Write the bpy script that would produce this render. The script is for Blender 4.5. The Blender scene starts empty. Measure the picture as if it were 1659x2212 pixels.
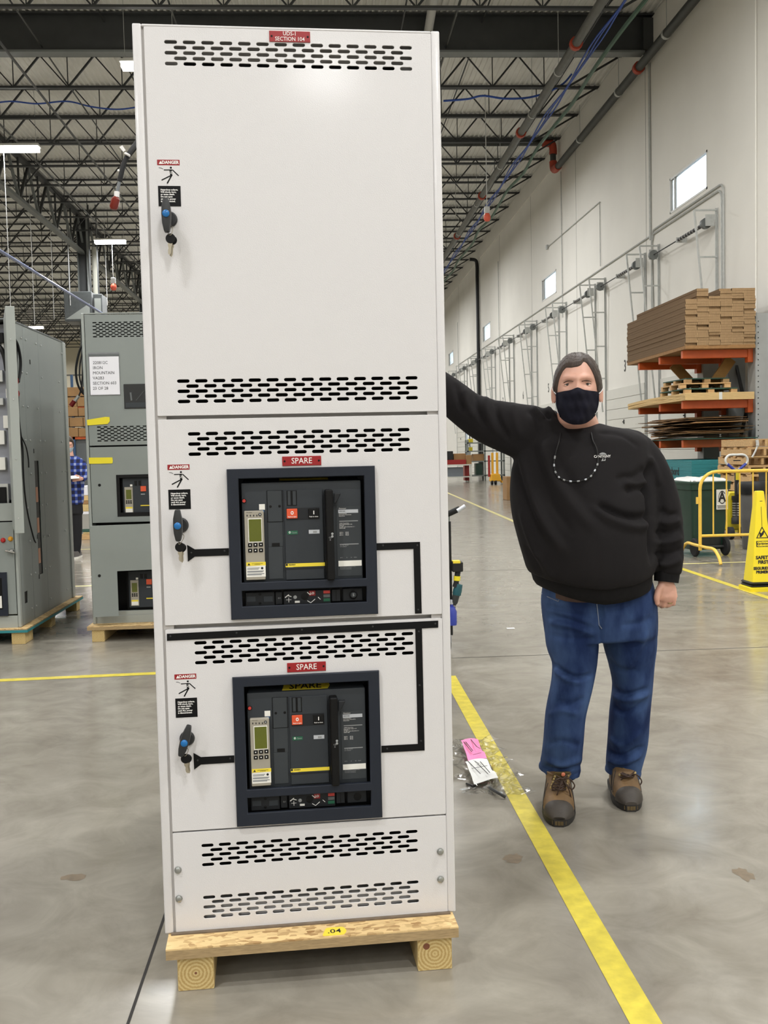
import bpy, bmesh, math, random
import numpy as np
from mathutils import Vector, Matrix
random.seed(7); np.random.seed(7)
SC = bpy.context.scene
COL = SC.collection
D = bpy.data
PI = math.pi

# ------------------------------------------------------------------ camera
F, YAW, PITCH, ROLL, CH = 2174.4, .0593, .0596, -.0227, 1.365
def _axes():
    cy, sy, cp, sp = math.cos(YAW), math.sin(YAW), math.cos(PITCH), math.sin(PITCH)
    fwd = Vector((sy*cp, cy*cp, -sp)); right = Vector((cy, -sy, 0)); up = right.cross(fwd)
    c, s = math.cos(ROLL), math.sin(ROLL)
    return c*right + s*up, -s*right + c*up, fwd
AR, AU, AF = _axes()
CAMP = Vector((0, 0, CH))
cam_d = D.cameras.new('camera'); cam = D.objects.new('camera', cam_d); COL.objects.link(cam)
cam_d.sensor_fit = 'VERTICAL'; cam_d.sensor_height = 24.0; cam_d.lens = F/2212*24.0
cam_d.clip_start = .05; cam_d.clip_end = 400
M = Matrix.Identity(4)
for i in range(3):
    M[i][0], M[i][1], M[i][2], M[i][3] = AR[i], AU[i], -AF[i], CAMP[i]
cam.matrix_world = M
SC.camera = cam

# ------------------------------------------------------------------ world, exposure
W = D.worlds.new('overcast_sky'); SC.world = W; W.use_nodes = True
bg = W.node_tree.nodes['Background']; bg.inputs[0].default_value = (.86, .93, 1, 1); bg.inputs[1].default_value = 15.0
SC.view_settings.view_transform = 'Standard'; SC.view_settings.look = 'None'
SC.view_settings.gamma = 1; SC.view_settings.use_curve_mapping = False
SC.view_settings.exposure = 0.0
SC.cycles.use_denoising = True
SC.cycles.use_adaptive_sampling = True; SC.cycles.adaptive_threshold = .08
SC.cycles.max_bounces = 5; SC.cycles.diffuse_bounces = 3; SC.cycles.glossy_bounces = 3; SC.cycles.transmission_bounces = 4; SC.cycles.transparent_max_bounces = 8
SC.cycles.sample_clamp_indirect = 6
SC.cycles.caustics_reflective = False; SC.cycles.caustics_refractive = False
LAMP_W = 430.0        # watts of one high-bay lamp

# ------------------------------------------------------------------ measuring helpers
def ray(x, y):
    return AF + AR*((x-829.5)/F) - AU*((y-1106)/F)
def fl(x, y, z=0.0):
    d = ray(x, y); return CAMP + d*((z-CH)/d.z)
def at(x, y, Y):
    d = ray(x, y); return CAMP + d*(Y/d.y)
def wl(x, y, X):
    d = ray(x, y); return CAMP + d*(X/d.x)

# ------------------------------------------------------------------ materials
def lin(c):
    return tuple((v/255/12.92 if v/255 <= .04045 else ((v/255+.055)/1.055)**2.4) for v in c)
MATS = {}
def mat(name, rgb, rough=.5, metal=0.0, var=0.0, vscale=8.0, bump=0.0, bscale=200.0, spec=.5, coat=0.0, stretch=None, emit=0.0, alpha=1.0, trans=0.0, sheen=0.0, rvar=0.0):
    if name in MATS: return MATS[name]
    m = D.materials.new(name); m.use_nodes = True; MATS[name] = m
    nt = m.node_tree; b = nt.nodes['Principled BSDF']
    c = lin(rgb); b.inputs['Base Color'].default_value = (*c, 1)
    b.inputs['Roughness'].default_value = rough; b.inputs['Metallic'].default_value = metal
    b.inputs['Specular IOR Level'].default_value = spec
    b.inputs['Coat Weight'].default_value = coat; b.inputs['Coat Roughness'].default_value = .12
    b.inputs['Alpha'].default_value = alpha; b.inputs['Transmission Weight'].default_value = trans
    if sheen: b.inputs['Sheen Weight'].default_value = sheen
    if emit:
        b.inputs['Emission Color'].default_value = (*c, 1); b.inputs['Emission Strength'].default_value = emit
    tc = nt.nodes.new('ShaderNodeTexCoord'); vec = tc.outputs['Object']
    if stretch:
        mp = nt.nodes.new('ShaderNodeMapping'); mp.inputs['Scale'].default_value = stretch
        nt.links.new(vec, mp.inputs['Vector']); vec = mp.outputs['Vector']
    if var or rvar:
        n = nt.nodes.new('ShaderNodeTexNoise'); n.inputs['Scale'].default_value = vscale; n.inputs['Detail'].default_value = 3
        nt.links.new(vec, n.inputs['Vector'])
        if var:
            mx = nt.nodes.new('ShaderNodeMix'); mx.data_type = 'RGBA'
            mx.inputs['A'].default_value = (*[max(0, v*(1-var)) for v in c], 1); mx.inputs['B'].default_value = (*[min(1, v*(1+var)) for v in c], 1)
            rp = nt.nodes.new('ShaderNodeMapRange'); rp.inputs['From Min'].default_value = .3; rp.inputs['From Max'].default_value = .7
            nt.links.new(n.outputs['Fac'], rp.inputs['Value']); nt.links.new(rp.outputs['Result'], mx.inputs['Factor'])
            nt.links.new(mx.outputs['Result'], b.inputs['Base Color'])
        if rvar:
            rr = nt.nodes.new('ShaderNodeMapRange'); rr.inputs['From Min'].default_value = .3; rr.inputs['From Max'].default_value = .7
            rr.inputs['To Min'].default_value = rough-rvar; rr.inputs['To Max'].default_value = rough+rvar
            nt.links.new(n.outputs['Fac'], rr.inputs['Value']); nt.links.new(rr.outputs['Result'], b.inputs['Roughness'])
    if bump:
        n2 = nt.nodes.new('ShaderNodeTexNoise'); n2.inputs['Scale'].default_value = bscale; n2.inputs['Detail'].default_value = 1
        nt.links.new(vec, n2.inputs['Vector'])
        bp = nt.nodes.new('ShaderNodeBump'); bp.inputs['Strength'].default_value = bump; bp.inputs['Distance'].default_value = .002
        nt.links.new(n2.outputs['Fac'], bp.inputs['Height']); nt.links.new(bp.outputs['Normal'], b.inputs['Normal'])
    return m

# ------------------------------------------------------------------ mesh helpers
def _frame(d, up=None):
    d = Vector(d).normalized()
    u = Vector(up) if up else (Vector((0, 0, 1)) if abs(d.z) < .95 else Vector((0, 1, 0)))
    s = d.cross(u).normalized(); u = s.cross(d).normalized()
    return s, u, d
class MB:
    def __init__(self): self.v = []; self.f = []
    def add(self, vs, fs):
        o = len(self.v); self.v += [tuple(p) for p in vs]; self.f += [tuple(i+o for i in f) for f in fs]; return self
    def bb(self, x0, x1, y0, y1, z0, z1):
        return self.add([(x0,y0,z0),(x1,y0,z0),(x1,y1,z0),(x0,y1,z0),(x0,y0,z1),(x1,y0,z1),(x1,y1,z1),(x0,y1,z1)],
            [(0,3,2,1),(4,5,6,7),(0,1,5,4),(1,2,6,5),(2,3,7,6),(3,0,4,7)])
    def box(self, c, s): return self.bb(c[0]-s[0]/2, c[0]+s[0]/2, c[1]-s[1]/2, c[1]+s[1]/2, c[2]-s[2]/2, c[2]+s[2]/2)
    def bar(self, a, b, w, h=None, up=None):
        h = h or w; a = Vector(a); b = Vector(b); s, u, d = _frame(b-a, up)
        vs = [p + s*(i*w/2) + u*(j*h/2) for p in (a, b) for i, j in ((-1,-1),(1,-1),(1,1),(-1,1))]
        return self.add(vs, [(0,1,2,3),(7,6,5,4),(0,4,5,1),(1,5,6,2),(2,6,7,3),(3,7,4,0)])
    def tube(self, pts, r, n=8, cap=True):
        pts = [Vector(p) for p in pts]; rs = r if isinstance(r, (list, tuple)) else [r]*len(pts)
        vs = []; s = None
        for i, p in enumerate(pts):
            d = (pts[min(i+1, len(pts)-1)] - pts[max(i-1, 0)])
            if s is None: s, u, d = _frame(d)
            else:
                d = d.normalized(); u = s.cross(d).normalized() if s.cross(d).length > 1e-6 else u; s = d.cross(u).normalized(); 
            for k in range(n):
                a = 2*PI*k/n; vs.append(p + (s*math.cos(a) + u*math.sin(a))*rs[i])
        fs = [(i*n+k, i*n+(k+1) % n, (i+1)*n+(k+1) % n, (i+1)*n+k) for i in range(len(pts)-1) for k in range(n)]
        if cap: fs += [tuple(range(n-1, -1, -1)), tuple(range((len(pts)-1)*n, len(pts)*n))]
        return self.add(vs, fs)
    def lathe(self, prof, n=24, M=None, cap=True):
        M = M or Matrix.Identity(4); vs = [M @ Vector((r*math.cos(2*PI*k/n), r*math.sin(2*PI*k/n), z)) for r, z in prof for k in range(n)]
        fs = [(i*n+k, i*n+(k+1) % n, (i+1)*n+(k+1) % n, (i+1)*n+k) for i in range(len(prof)-1) for k in range(n)]
        if cap: fs += [tuple(range(n-1, -1, -1)), tuple(range((len(prof)-1)*n, len(prof)*n))]
        return self.add(vs, fs)
    def prism(self, poly, d0, d1, ax='y'):
        # poly in the plane across ax: 'y' -> (x,z), 'x' -> (y,z), 'z' -> (x,y)
        fn = {'y': lambda p, d: (p[0], d, p[1]), 'x': lambda p, d: (d, p[0], p[1]), 'z': lambda p, d: (p[0], p[1], d)}[ax]
        n = len(poly); vs = [fn(p, d0) for p in poly] + [fn(p, d1) for p in poly]
        return self.add(vs, [tuple(range(n)), tuple(range(2*n-1, n-1, -1))] + [(i, n+i, n+(i+1) % n, (i+1) % n) for i in range(n)])
    def loft(self, rings, cap=True):
        n = len(rings[0]); vs = [p for r in rings for p in r]
        fs = [(i*n+k, i*n+(k+1) % n, (i+1)*n+(k+1) % n, (i+1)*n+k) for i in range(len(rings)-1) for k in range(n)]
        if cap: fs += [tuple(range(n-1, -1, -1)), tuple(range((len(rings)-1)*n, len(rings)*n))]
        return self.add(vs, fs)
    def mesh(self, name, bevel=0.0, seg=1, smooth=None):
        me = D.meshes.new(name); me.from_pydata(self.v, [], self.f)
        bm = bmesh.new(); bm.from_mesh(me)
        bmesh.ops.recalc_face_normals(bm, faces=bm.faces)
        if bevel:
            es = [e for e in bm.edges if len(e.link_faces) == 2 and e.calc_face_angle(0) > .5]
            bmesh.ops.bevel(bm, geom=es, offset=bevel, segments=seg, affect='EDGES', profile=.6, clamp_overlap=True)
        bm.to_mesh(me); bm.free()
        if smooth is not None or (bevel and seg > 1):
            me.shade_smooth(); me.set_sharp_from_angle(angle=smooth if smooth else .7)
        return me
    def build(self, name, m, parent=None, bevel=0.0, seg=1, smooth=None, **kw):
        return obj(name, self.mesh(name, bevel, seg, smooth), m, parent, **kw)
def obj(name, me, m=None, parent=None, label=None, cat=None, group=None, kind=None, loc=None, rot=None):
    o = D.objects.new(name, me); COL.objects.link(o)
    if m is not None:
        me.materials.clear()
        for mm in (m if isinstance(m, (list, tuple)) else [m]): me.materials.append(MATS[mm] if isinstance(mm, str) else mm)
    if parent is not None: o.parent = parent
    if loc is not None: o.location = loc
    if rot is not None: o.rotation_euler = rot
    return tag(o, label, cat, group, kind)
def tag(o, label=None, cat=None, group=None, kind=None):
    for k, v in (('label', label), ('category', cat), ('group', group), ('kind', kind)):
        if v: o[k] = v
    return o
def thing(name, label, cat, loc=(0, 0, 0), rotz=0.0, group=None, kind=None):
    o = D.objects.new(name, None); COL.objects.link(o); o.empty_display_size = .1
    o.location = loc; o.rotation_euler = (0, 0, rotz)
    return tag(o, label, cat, group, kind)
def place(name, me, parent, loc, rot=(0, 0, 0), m=None, scale=None, kind=None):
    o = D.objects.new(name, me); COL.objects.link(o); o.parent = parent; o.location = loc; o.rotation_euler = rot
    if m is not None and not me.materials: me.materials.append(MATS[m] if isinstance(m, str) else m)
    if scale: o.scale = scale
    if kind: o['kind'] = kind
    return o
def dup(root, loc=None, rotz=None, label=None):
    def cp(o, par):
        c = o.copy(); COL.objects.link(c); c.parent = par
        for ch in list(o.children): cp(ch, c)
        return c
    c = cp(root, root.parent)
    if loc is not None: c.location = loc
    if rotz is not None: c.rotation_euler = (0, 0, rotz)
    if label: c['label'] = label
    return c
_TX = {}
def text(name, s, size, m, parent, loc, rot=(PI/2, 0, 0), align='CENTER', bold=0.0, sx=1.0, space=1.0, ls=1.0, valign='CENTER', ext=0.0):
    cu = D.curves.new(name, 'FONT'); cu.body = s; cu.size = size; cu.align_x = align; cu.align_y = valign
    cu.offset = bold; cu.space_character = space; cu.space_line = ls; cu.resolution_u = 2; cu.extrude = ext
    o = D.objects.new(name, cu); COL.objects.link(o); cu.materials.append(MATS[m]); o.parent = parent
    o.location = loc; o.rotation_euler = rot; o.scale = (sx, 1, 1)
    return o
def plate(name, outline, holes, thick, bev=0.0):
    """flat sheet with real cut-outs, made in XY, thickness along Z (centred); returns a mesh"""
    cu = D.curves.new(name, 'CURVE'); cu.dimensions = '2D'; cu.fill_mode = 'BOTH'; cu.extrude = max(thick/2-bev, 1e-4); cu.bevel_depth = bev; cu.bevel_resolution = 1
    if bev: cu.offset = -bev
    for poly in [outline] + holes:
        sp = cu.splines.new('POLY'); sp.points.add(len(poly)-1); sp.use_cyclic_u = True
        for p, q in zip(sp.points, poly): p.co = (q[0], q[1], 0, 1)
    o = D.objects.new(name, cu); COL.objects.link(o)
    dg = bpy.context.evaluated_depsgraph_get(); dg.update()
    me = D.meshes.new_from_object(o.evaluated_get(dg)); me.name = name
    D.objects.remove(o); D.curves.remove(cu)
    return me
def up_xz(me):
    """turn a plate made in XY to stand in XZ facing -Y"""
    me.transform(Matrix.Rotation(PI/2, 4, 'X')); return me
def rect(x0, x1, y0, y1): return [(x0, y0), (x1, y0), (x1, y1), (x0, y1)]
def stadium(cx, cy, l, h, n=5):
    r = h/2; pts = []
    for k in range(n+1):
        a = -PI/2 + PI*k/n; pts.append((cx+l/2-r+r*math.cos(a), cy+r*math.sin(a)))
    for k in range(n+1):
        a = PI/2 + PI*k/n; pts.append((cx-l/2+r+r*math.cos(a), cy+r*math.sin(a)))
    return pts
def circle(cx, cy, r, n=16): return [(cx+r*math.cos(2*PI*k/n), cy+r*math.sin(2*PI*k/n)) for k in range(n)]
def RX(p, a=PI/2): return Matrix.Translation(p) @ Matrix.Rotation(a, 4, 'X')
def disc_m(x, z, y0=0.0):          # lathe axis pointing to -Y at (x, y0, z)
    return Matrix.Translation((x, y0, z)) @ Matrix.Rotation(PI/2, 4, 'X')
def rp(poly, r, n=3):
    """round the corners of a polygon"""
    out = []; N = len(poly)
    for i in range(N):
        a, b, c = Vector(poly[i-1]), Vector(poly[i]), Vector(poly[(i+1) % N])
        u = (a-b).normalized(); v = (c-b).normalized(); rr = min(r, (a-b).length/2.01, (c-b).length/2.01)
        p, q = b+u*rr, b+v*rr
        for k in range(n+1):
            t = k/n; out.append(tuple((1-t)**2*p + 2*t*(1-t)*b + t*t*q))
    return out
def bez(pts, n=8):
    """smooth Catmull-Rom line through points"""
    P = [Vector(p) for p in pts]; out = []
    for i in range(len(P)-1):
        a, b, c, d = P[max(i-1, 0)], P[i], P[i+1], P[min(i+2, len(P)-1)]
        for k in range(n):
            t = k/n; out.append(.5*((2*b)+(c-a)*t+(2*a-5*b+4*c-d)*t*t+(3*b-a-3*c+d)*t**3))
    out.append(P[-1]); return out
# ================================================================== materials of the hall
mat('wall_paint', (238, 235, 226), .75, var=.03, vscale=.6, bump=.15, bscale=30)
mat('back_paint', (222, 214, 190), .8, var=.03, vscale=.5)
mat('dark_steel', (52, 54, 54), .55, var=.12, vscale=3)
mat('grey_steel', (112, 116, 114), .45, var=.06, vscale=4)
mat('galv', (188, 190, 186), .45, .15, var=.08, vscale=14)
mat('deck_white', (236, 235, 228), .6, var=.06, vscale=1.2)
mat('pipe_grey', (92, 92, 86), .5, var=.12, vscale=5)
mat('pipe_dark', (58, 60, 56), .5, var=.12, vscale=5)
mat('red_coupling', (176, 66, 40), .5, var=.1)
mat('blue_cable', (38, 78, 168), .45)
mat('green_cable', (58, 92, 70), .5)
mat('white_wire', (200, 200, 196), .5)
mat('yellow_tape', (196, 180, 62), .5, var=.16, vscale=22, bump=.1, bscale=60)
mat('yellow_old', (206, 196, 132), .55, var=.12, vscale=10)
mat('joint_dark', (44, 42, 40), .9)
mat('joint_mid', (104, 100, 94), .9)
mat('black', (14, 14, 15), .5)
mat('ink', (20, 20, 22), .6)
mat('door_white', (222, 220, 210), .5, var=.02, vscale=1)
mat('groove', (112, 110, 104), .7)
mat('rubber', (24, 24, 25), .75, var=.1)
mat('glass', (220, 235, 245), .03, trans=1.0)
mat('lamp_lens', (255, 252, 244), .4, emit=14)
mat('frame_white', (214, 214, 208), .45)
# polished concrete
m = D.materials.new('concrete'); MATS['concrete'] = m; m.use_nodes = True; nt = m.node_tree; b = nt.nodes['Principled BSDF']
tc = nt.nodes.new('ShaderNodeTexCoord')
def _noise(sc, det, dist=0.0, rough=.55, mp=None):
    n = nt.nodes.new('ShaderNodeTexNoise'); n.inputs['Scale'].default_value = sc; n.inputs['Detail'].default_value = det
    n.inputs['Distortion'].default_value = dist; n.inputs['Roughness'].default_value = rough
    if mp:
        q = nt.nodes.new('ShaderNodeMapping'); q.inputs['Scale'].default_value = mp; nt.links.new(tc.outputs['Object'], q.inputs['Vector']); nt.links.new(q.outputs['Vector'], n.inputs['Vector'])
    else: nt.links.new(tc.outputs['Object'], n.inputs['Vector'])
    return n
n1 = _noise(.45, 3, .6); n2 = _noise(4.2, 5, 1.2, .65); n3 = _noise(1.3, 4, 1.8, .6, (1, 1.25, 1))
cr = nt.nodes.new('ShaderNodeValToRGB'); e = cr.color_ramp
e.elements[0].position = .34; e.elements[0].color = (*lin((120, 114, 103)), 1)
e.elements[1].position = .66; e.elements[1].color = (*lin((154, 149, 137)), 1)
def _mad(a, k, c=None):
    q = nt.nodes.new('ShaderNodeMath'); q.operation = 'MULTIPLY_ADD'; q.inputs[1].default_value = k; q.inputs[2].default_value = 0; nt.links.new(a, q.inputs[0])
    if c is not None: nt.links.new(c, q.inputs[2])
    return q.outputs[0]
mixv = _mad(n2.outputs['Fac'], .45, _mad(n3.outputs['Fac'], .30, _mad(n1.outputs['Fac'], .25)))
nt.links.new(mixv, cr.inputs['Fac']); nt.links.new(cr.outputs['Color'], b.inputs['Base Color'])
rr = nt.nodes.new('ShaderNodeMapRange'); rr.inputs['From Min'].default_value = .3; rr.inputs['From Max'].default_value = .7; rr.inputs['To Min'].default_value = .13; rr.inputs['To Max'].default_value = .26
nt.links.new(n3.outputs['Fac'], rr.inputs['Value']); nt.links.new(rr.outputs['Result'], b.inputs['Roughness'])
b.inputs['Specular IOR Level'].default_value = .6

# ================================================================== the hall
WX, YB, YF, XL, ZD = 8.5, 93.5, -26.0, -45.0, 12.1
MB().bb(XL, WX+.3, YF, YB, -.2, 0).build('floor', 'concrete', label='polished grey concrete warehouse floor', kind='structure')
# right wall with real window openings, made in (y,z)
WIN = [(y, y+2.35) for y in (7.6, 21.8, 36.0, 50.25, 64.5, 78.7)] + [(-6.6, -4.25), (-20.8, -18.45)]
WZ0, WZ1 = 6.92, 7.75
OD = (57.6, 59.0)        # a dock door standing open, daylight behind it
me = plate('wall_right', rect(YF, YB, 0, 13.0), [rect(a, c, WZ0, WZ1) for a, c in WIN] + [rect(OD[0], OD[1], .9, 3.0)], .3)
me.transform(Matrix(((0, 0, 1, WX+.15), (1, 0, 0, 0), (0, 1, 0, 0), (0, 0, 0, 1))))
wr = obj('wall_right', me, 'wall_paint', label='tall cream painted precast concrete side wall', kind='structure')
for y in (-7.3, 11.6, 18.75, 25.95, 33.1, 40.2, 47.3, 54.4, 61.5, 68.6, 75.7):      # panel joints
    place('panel_joint', MB().bb(WX-.004, WX+.004, -.006, .006, 0, 12).mesh('panel_joint'), wr, (0, y, 0), m='groove')
# raised cap band where the wall panel thickens under the roof
MB().bb(WX-.05, WX, 14, YB, 11.35, 12.0).build('ledge', 'wall_paint', wr)
MB().bb(XL, WX+.3, YB, YB+.3, 0, 13).build('wall_back', 'back_paint', label='pale cream end wall far behind', kind='structure')
MB().bb(XL, WX+.3, YF-.3, YF, 0, 13).build('wall_front', 'wall_paint', label='cream end wall behind the viewer', kind='structure')
MB().bb(XL-.3, XL, YF, YB, 0, 13).build('wall_left', 'wall_paint', label='cream side wall far to the left', kind='structure')
# ribbed metal roof deck, ribs along the hall
vs = []; fs = []; x = XL; p = .1524
while x < WX: 
    vs += [(x, ZD), (x+.045, ZD), (x+.062, ZD+.04), (x+.135, ZD+.04)]; x += p
vs.append((WX, ZD)); n = len(vs)
MB().add([(a, YF, z) for a, z in vs] + [(a, YB, z) for a, z in vs], [(i, i+1, n+i+1, n+i) for i in range(n-1)]).build('ceiling', 'deck_white', label='ribbed pale metal roof deck', kind='structure')
# windows
for i, (a, c) in enumerate(WIN):
    w = thing('window_%d' % (i+1), None, None, (WX, (a+c)/2, (WZ0+WZ1)/2), kind='structure')
    hw, hh, t = (c-a)/2, (WZ1-WZ0)/2, .045
    fm = MB().bb(-.01, .1, -hw, hw, -hh, -hh+t).bb(-.01, .1, -hw, hw, hh-t, hh).bb(-.01, .1, -hw, -hw+t, -hh, hh).bb(-.01, .1, hw-t, hw, -hh, hh).bb(0, .09, hw-.3, hw-.27, -hh, hh)
    fm.build('window_frame', 'frame_white', w)
    MB().bb(.05, .056, -hw+t, hw-t, -hh+t, hh-t).build('pane', 'glass', w)
# ---- steel girder across the hall
g = thing('roof_girder', 'deep dark steel roof girder crossing under the ceiling', None, (0, 25.35, 0), kind='structure')
MB().bb(XL, WX, -.012, .012, 11.18, 12.04).build('girder_web', 'dark_steel', g)
MB().bb(XL, WX, -.15, .15, 12.04, 12.075).build('top_flange', 'dark_steel', g)
MB().bb(XL, WX-.25, -.16, .16, 11.13, 11.18).build('bottom_flange', 'grey_steel', g)
MB().bb(WX-.3, WX+.05, -.2, .2, 11.2, 11.95).build('bearing_plate', 'dark_steel', g)
# ---- bar joists
JS, JD = 2.43, .92
ztop, zbot = ZD-.035, ZD-JD
dm = {}
def web_mesh(key, a, b, w):
    if key not in dm:
        dm[key] = MB().bar(a, b, w, w*.8).mesh(key); dm[key].materials.append(MATS['dark_steel'])
    return dm[key]
PW = 1.42
for k in range(-3, 28):
    if k == 0: continue
    Y = 25.35 + JS*k
    if Y > YB-.5: break
    j = thing('roof_joist', 'dark steel bar joist under the roof deck', None, (0, Y, 0), kind='structure')
    xl = -21 if k < 7 else -34
    MB().bb(xl if k < 7 else XL, WX-.02, -.07, .07, ztop-.05, ztop).build('top_chord', 'dark_steel', j)
    xe = WX-1.5
    MB().bb(xl if k < 7 else XL, xe, -.06, .06, zbot, zbot+.055).build('bottom_chord', 'dark_steel', j)
    x0 = WX-1.5-PW*.5 + (k % 3)*.31-.31
    MB().bar((WX-.1, 0, ztop-.04), (xe-.05, 0, zbot+.03), .05).build('end_web', 'dark_steel', j)
    if k < 7:
        x = x0
        while x > xl+PW:
            place('web_bar', web_mesh('web_bar_a', (0, 0, 0), (PW/2, 0, JD-.09), .055), j, (x, 0, zbot+.03))
            place('web_bar', web_mesh('web_bar_b', (0, 0, 0), (-PW/2, 0, JD-.09), .04), j, (x, 0, zbot+.03))
            place('web_bar', web_mesh('web_bar_c', (0, 0, 0), (0, 0, JD-.09), .025), j, (x, 0, zbot+.03))
            x -= PW
    else:
        mb = MB(); x = x0
        while x > -34:
            mb.bar((x, 0, zbot+.03), (x+PW/2, 0, ztop-.04), .05); mb.bar((x, 0, zbot+.03), (x-PW/2, 0, ztop-.04), .04); mb.bar((x, 0, zbot+.03), (x, 0, ztop-.04), .025)
            x -= PW
        mb.build('web', 'dark_steel', j, kind='stuff')
# bridging rods and sprinkler branch lines along the hall under the deck
for X, z, r, m in ((-6.5, 11.3, .022, 'pipe_dark'), (-3.1, 11.28, .022, 'pipe_dark'), (-7.15, 10.95, .035, 'pipe_dark'), (-5.0, 11.9, .02, 'pipe_dark'), (2.1, 11.25, .02, 'dark_steel'), (4.2, 11.9, .02, 'dark_steel'), (6.6, 11.22, .02, 'dark_steel'), (3.3, 11.3, .03, 'pipe_dark'), (-9.0, 11.0, .03, 'pipe_dark')):
    MB().tube([(X, 16, z), (X, YB, z)], r, 6).build('bridging_rod' if r < .025 else 'branch_pipe', m, label='thin dark rod running along under the joists' if r < .025 else 'thin dark sprinkler branch pipe under the joists', kind='structure')
# ---- joist girder trusses along the hall with columns
for gi, X in enumerate((-10.3, -25.0)):
    t = thing('girder_truss', 'deep steel truss running along the hall on columns', None, (X, 0, 0), kind='structure')
    MB().bb(-.1, .1, 24, YB, 11.85, 11.98).build('top_chord', 'dark_steel', t)
    MB().bb(-.11, .11, 24, YB, 10.33, 10.45).build('bottom_chord', 'grey_steel', t)
    y = 25.35; pw = JS; i = 0
    wa = MB().bar((0, 0, 0), (0, pw/2, 1.45), .09).mesh('web_bar'); wa.materials.append(MATS['dark_steel'])
    wb = MB().bar((0, 0, 0), (0, -pw/2, 1.45), .09).mesh('web_bar'); wb.materials.append(MATS['grey_steel'])
    wc = MB().bar((0, 0, 0), (0, 0, 1.45), .06).mesh('web_bar'); wc.materials.append(MATS['dark_steel'])
    while y < YB-3:
        for wm in (wa, wb, wc): place('web_bar', wm, t, (0, y+pw/2, 10.4))
        y += pw
    for y in (45.6, 60.6, 75.6):
        c = thing('steel_column', 'grey steel column carrying the roof truss', None, (X, y, 0), kind='structure')
        MB().bb(-.22, .22, -.02, .02, 0, 11.9).build('column_web', 'dark_steel', c)
        MB().bb(-.22, -.19, -.2, .2, 0, 11.9).bb(.19, .22, -.2, .2, 0, 11.9).build('flange', 'grey_steel', c, kind='stuff')
        MB().bb(-.4, .4, -.4, .4, 0, .03).build('base_plate', 'grey_steel', c)
# pale downpipe beside the near column
MB().tube([(-9.75, 45.4, .1), (-9.75, 45.4, 10.6)], .13, 10).build('downpipe', mat('pale_pipe', (178, 178, 166), .4, .2), smooth=.6, label='pale vertical downpipe beside the steel column', kind='structure')

# ---- pipes and cables under the roof
P0, P1 = fl(1285, -40, 10.55), fl(968, 558, 10.55)
t = thing('sprinkler_main', 'thick grey sprinkler main pipe running along under the roof', 'pipe', (6.0, 0, 10.55))
L = lambda y: (0, y, 0)
MB().tube([L(14), L(92)], .105, 14).build('pipe', 'pipe_grey', t, smooth=.6)
for y in (23.2, 29.6, 36.8, 43.6, 50):
    MB().tube([L(y-.06), L(y+.06)], .15, 12).build('coupling', 'red_coupling', t, smooth=.6)
for y in (20, 24.9, 28, 33, 38, 43):
    MB().tube([L(y-.03), L(y+.03)], .118, 12).tube([(0, y, .1), (0, y, 1.5)], .008, 4).build('hanger', 'galv', t)
t = thing('wall_main', 'dark sprinkler pipe running along high on the cream wall', 'pipe', (8.24, 0, 10.93))
MB().tube([L(14), L(34.6)], .11, 14).build('pipe', 'pipe_dark', t, smooth=.6)
for y in (19.8, 23.6, 27.4, 31.5):
    MB().tube([L(y-.05), L(y+.05)], .122, 12).tube([(0, y, .1), (0, y, 1.05)], .01, 4).build('hanger', 'galv', t)
MB().tube([L(25.6), L(25.75)], .15, 12).build('coupling', 'red_coupling', t, smooth=.6)
MB().tube(bez([(0, 34.4, 0), (0, 34.9, .02), (0, 35.1, .15), (0, 35.15, .35)], 5), .135, 12).build('elbow', 'red_coupling', t, smooth=.6)
MB().tube([(0, 35.15, .35), (0, 35.15, .62)], .105, 12).build('riser_stub', 'pipe_dark', t, smooth=.6)
MB().tube(bez([(0, 35.15, .6), (0, 35.15, .8), (-.05, 35.2, .98), (-.35, 35.25, 1.02)], 5), .135, 12).build('elbow', 'red_coupling', t, smooth=.6)
MB().tube([(-.3, 35.25, 1.02), (-8, 35.25, 1.02)], .1, 10).build('branch', 'pipe_dark', t, smooth=.6)
# black riser further along the wall
MB().tube(bez([(8.0, 53.4, 11.4), (8.3, 53.4, 11.35), (8.38, 53.4, 11.1), (8.38, 53.4, 10.5)], 5) + [(8.38, 53.4, .1)], .09, 8).build('riser_pipe', 'black', smooth=.6, label='black riser pipe dropping down the cream wall', cat='pipe')
# blue and green cable bundles hung along under the roof
def cable(pts, r, m, nm, lab, n=6, k=8):
    return MB().tube(bez(pts, k), r, n).build(nm, m, smooth=.8, label=lab, cat='cable')
for i in range(3):
    pts = []
    for y in np.arange(18, 70, 1.6):
        s = 1-abs(((y/4.86) % 1)*2-1)
        pts.append((6.42+.07*i+.05*math.sin(y*1.3+i), y, 10.62-.12*s+.03*i))
    cable(pts, .022, 'blue_cable', 'blue_cable', ('blue air line slung along beside the sprinkler main', 'second blue air line slung beside the sprinkler main', 'third blue air line slung beside the sprinkler main')[i], 5, 4)
cable([(6.78+.06*math.sin(y), y, 10.5-.08*abs(math.sin(y*.6))) for y in np.arange(18, 80, 2.2)], .05, 'green_cable', 'green_conduit', 'dull green hose slung along beside the blue cables', 6, 4)
pa = [at(958, 218, 27.8), at(1010, 214, 27.8), at(1043, 207, 27.8), at(1090, 213, 27.8), at(1140, 211, 27.8), at(1180, 200, 27.8), at(1215, 182, 27.8), at(1235, 160, 27.8)]
cable(pa, .028, 'blue_cable', 'blue_cable', 'blue air line crossing the roof towards the sprinkler main')
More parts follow.
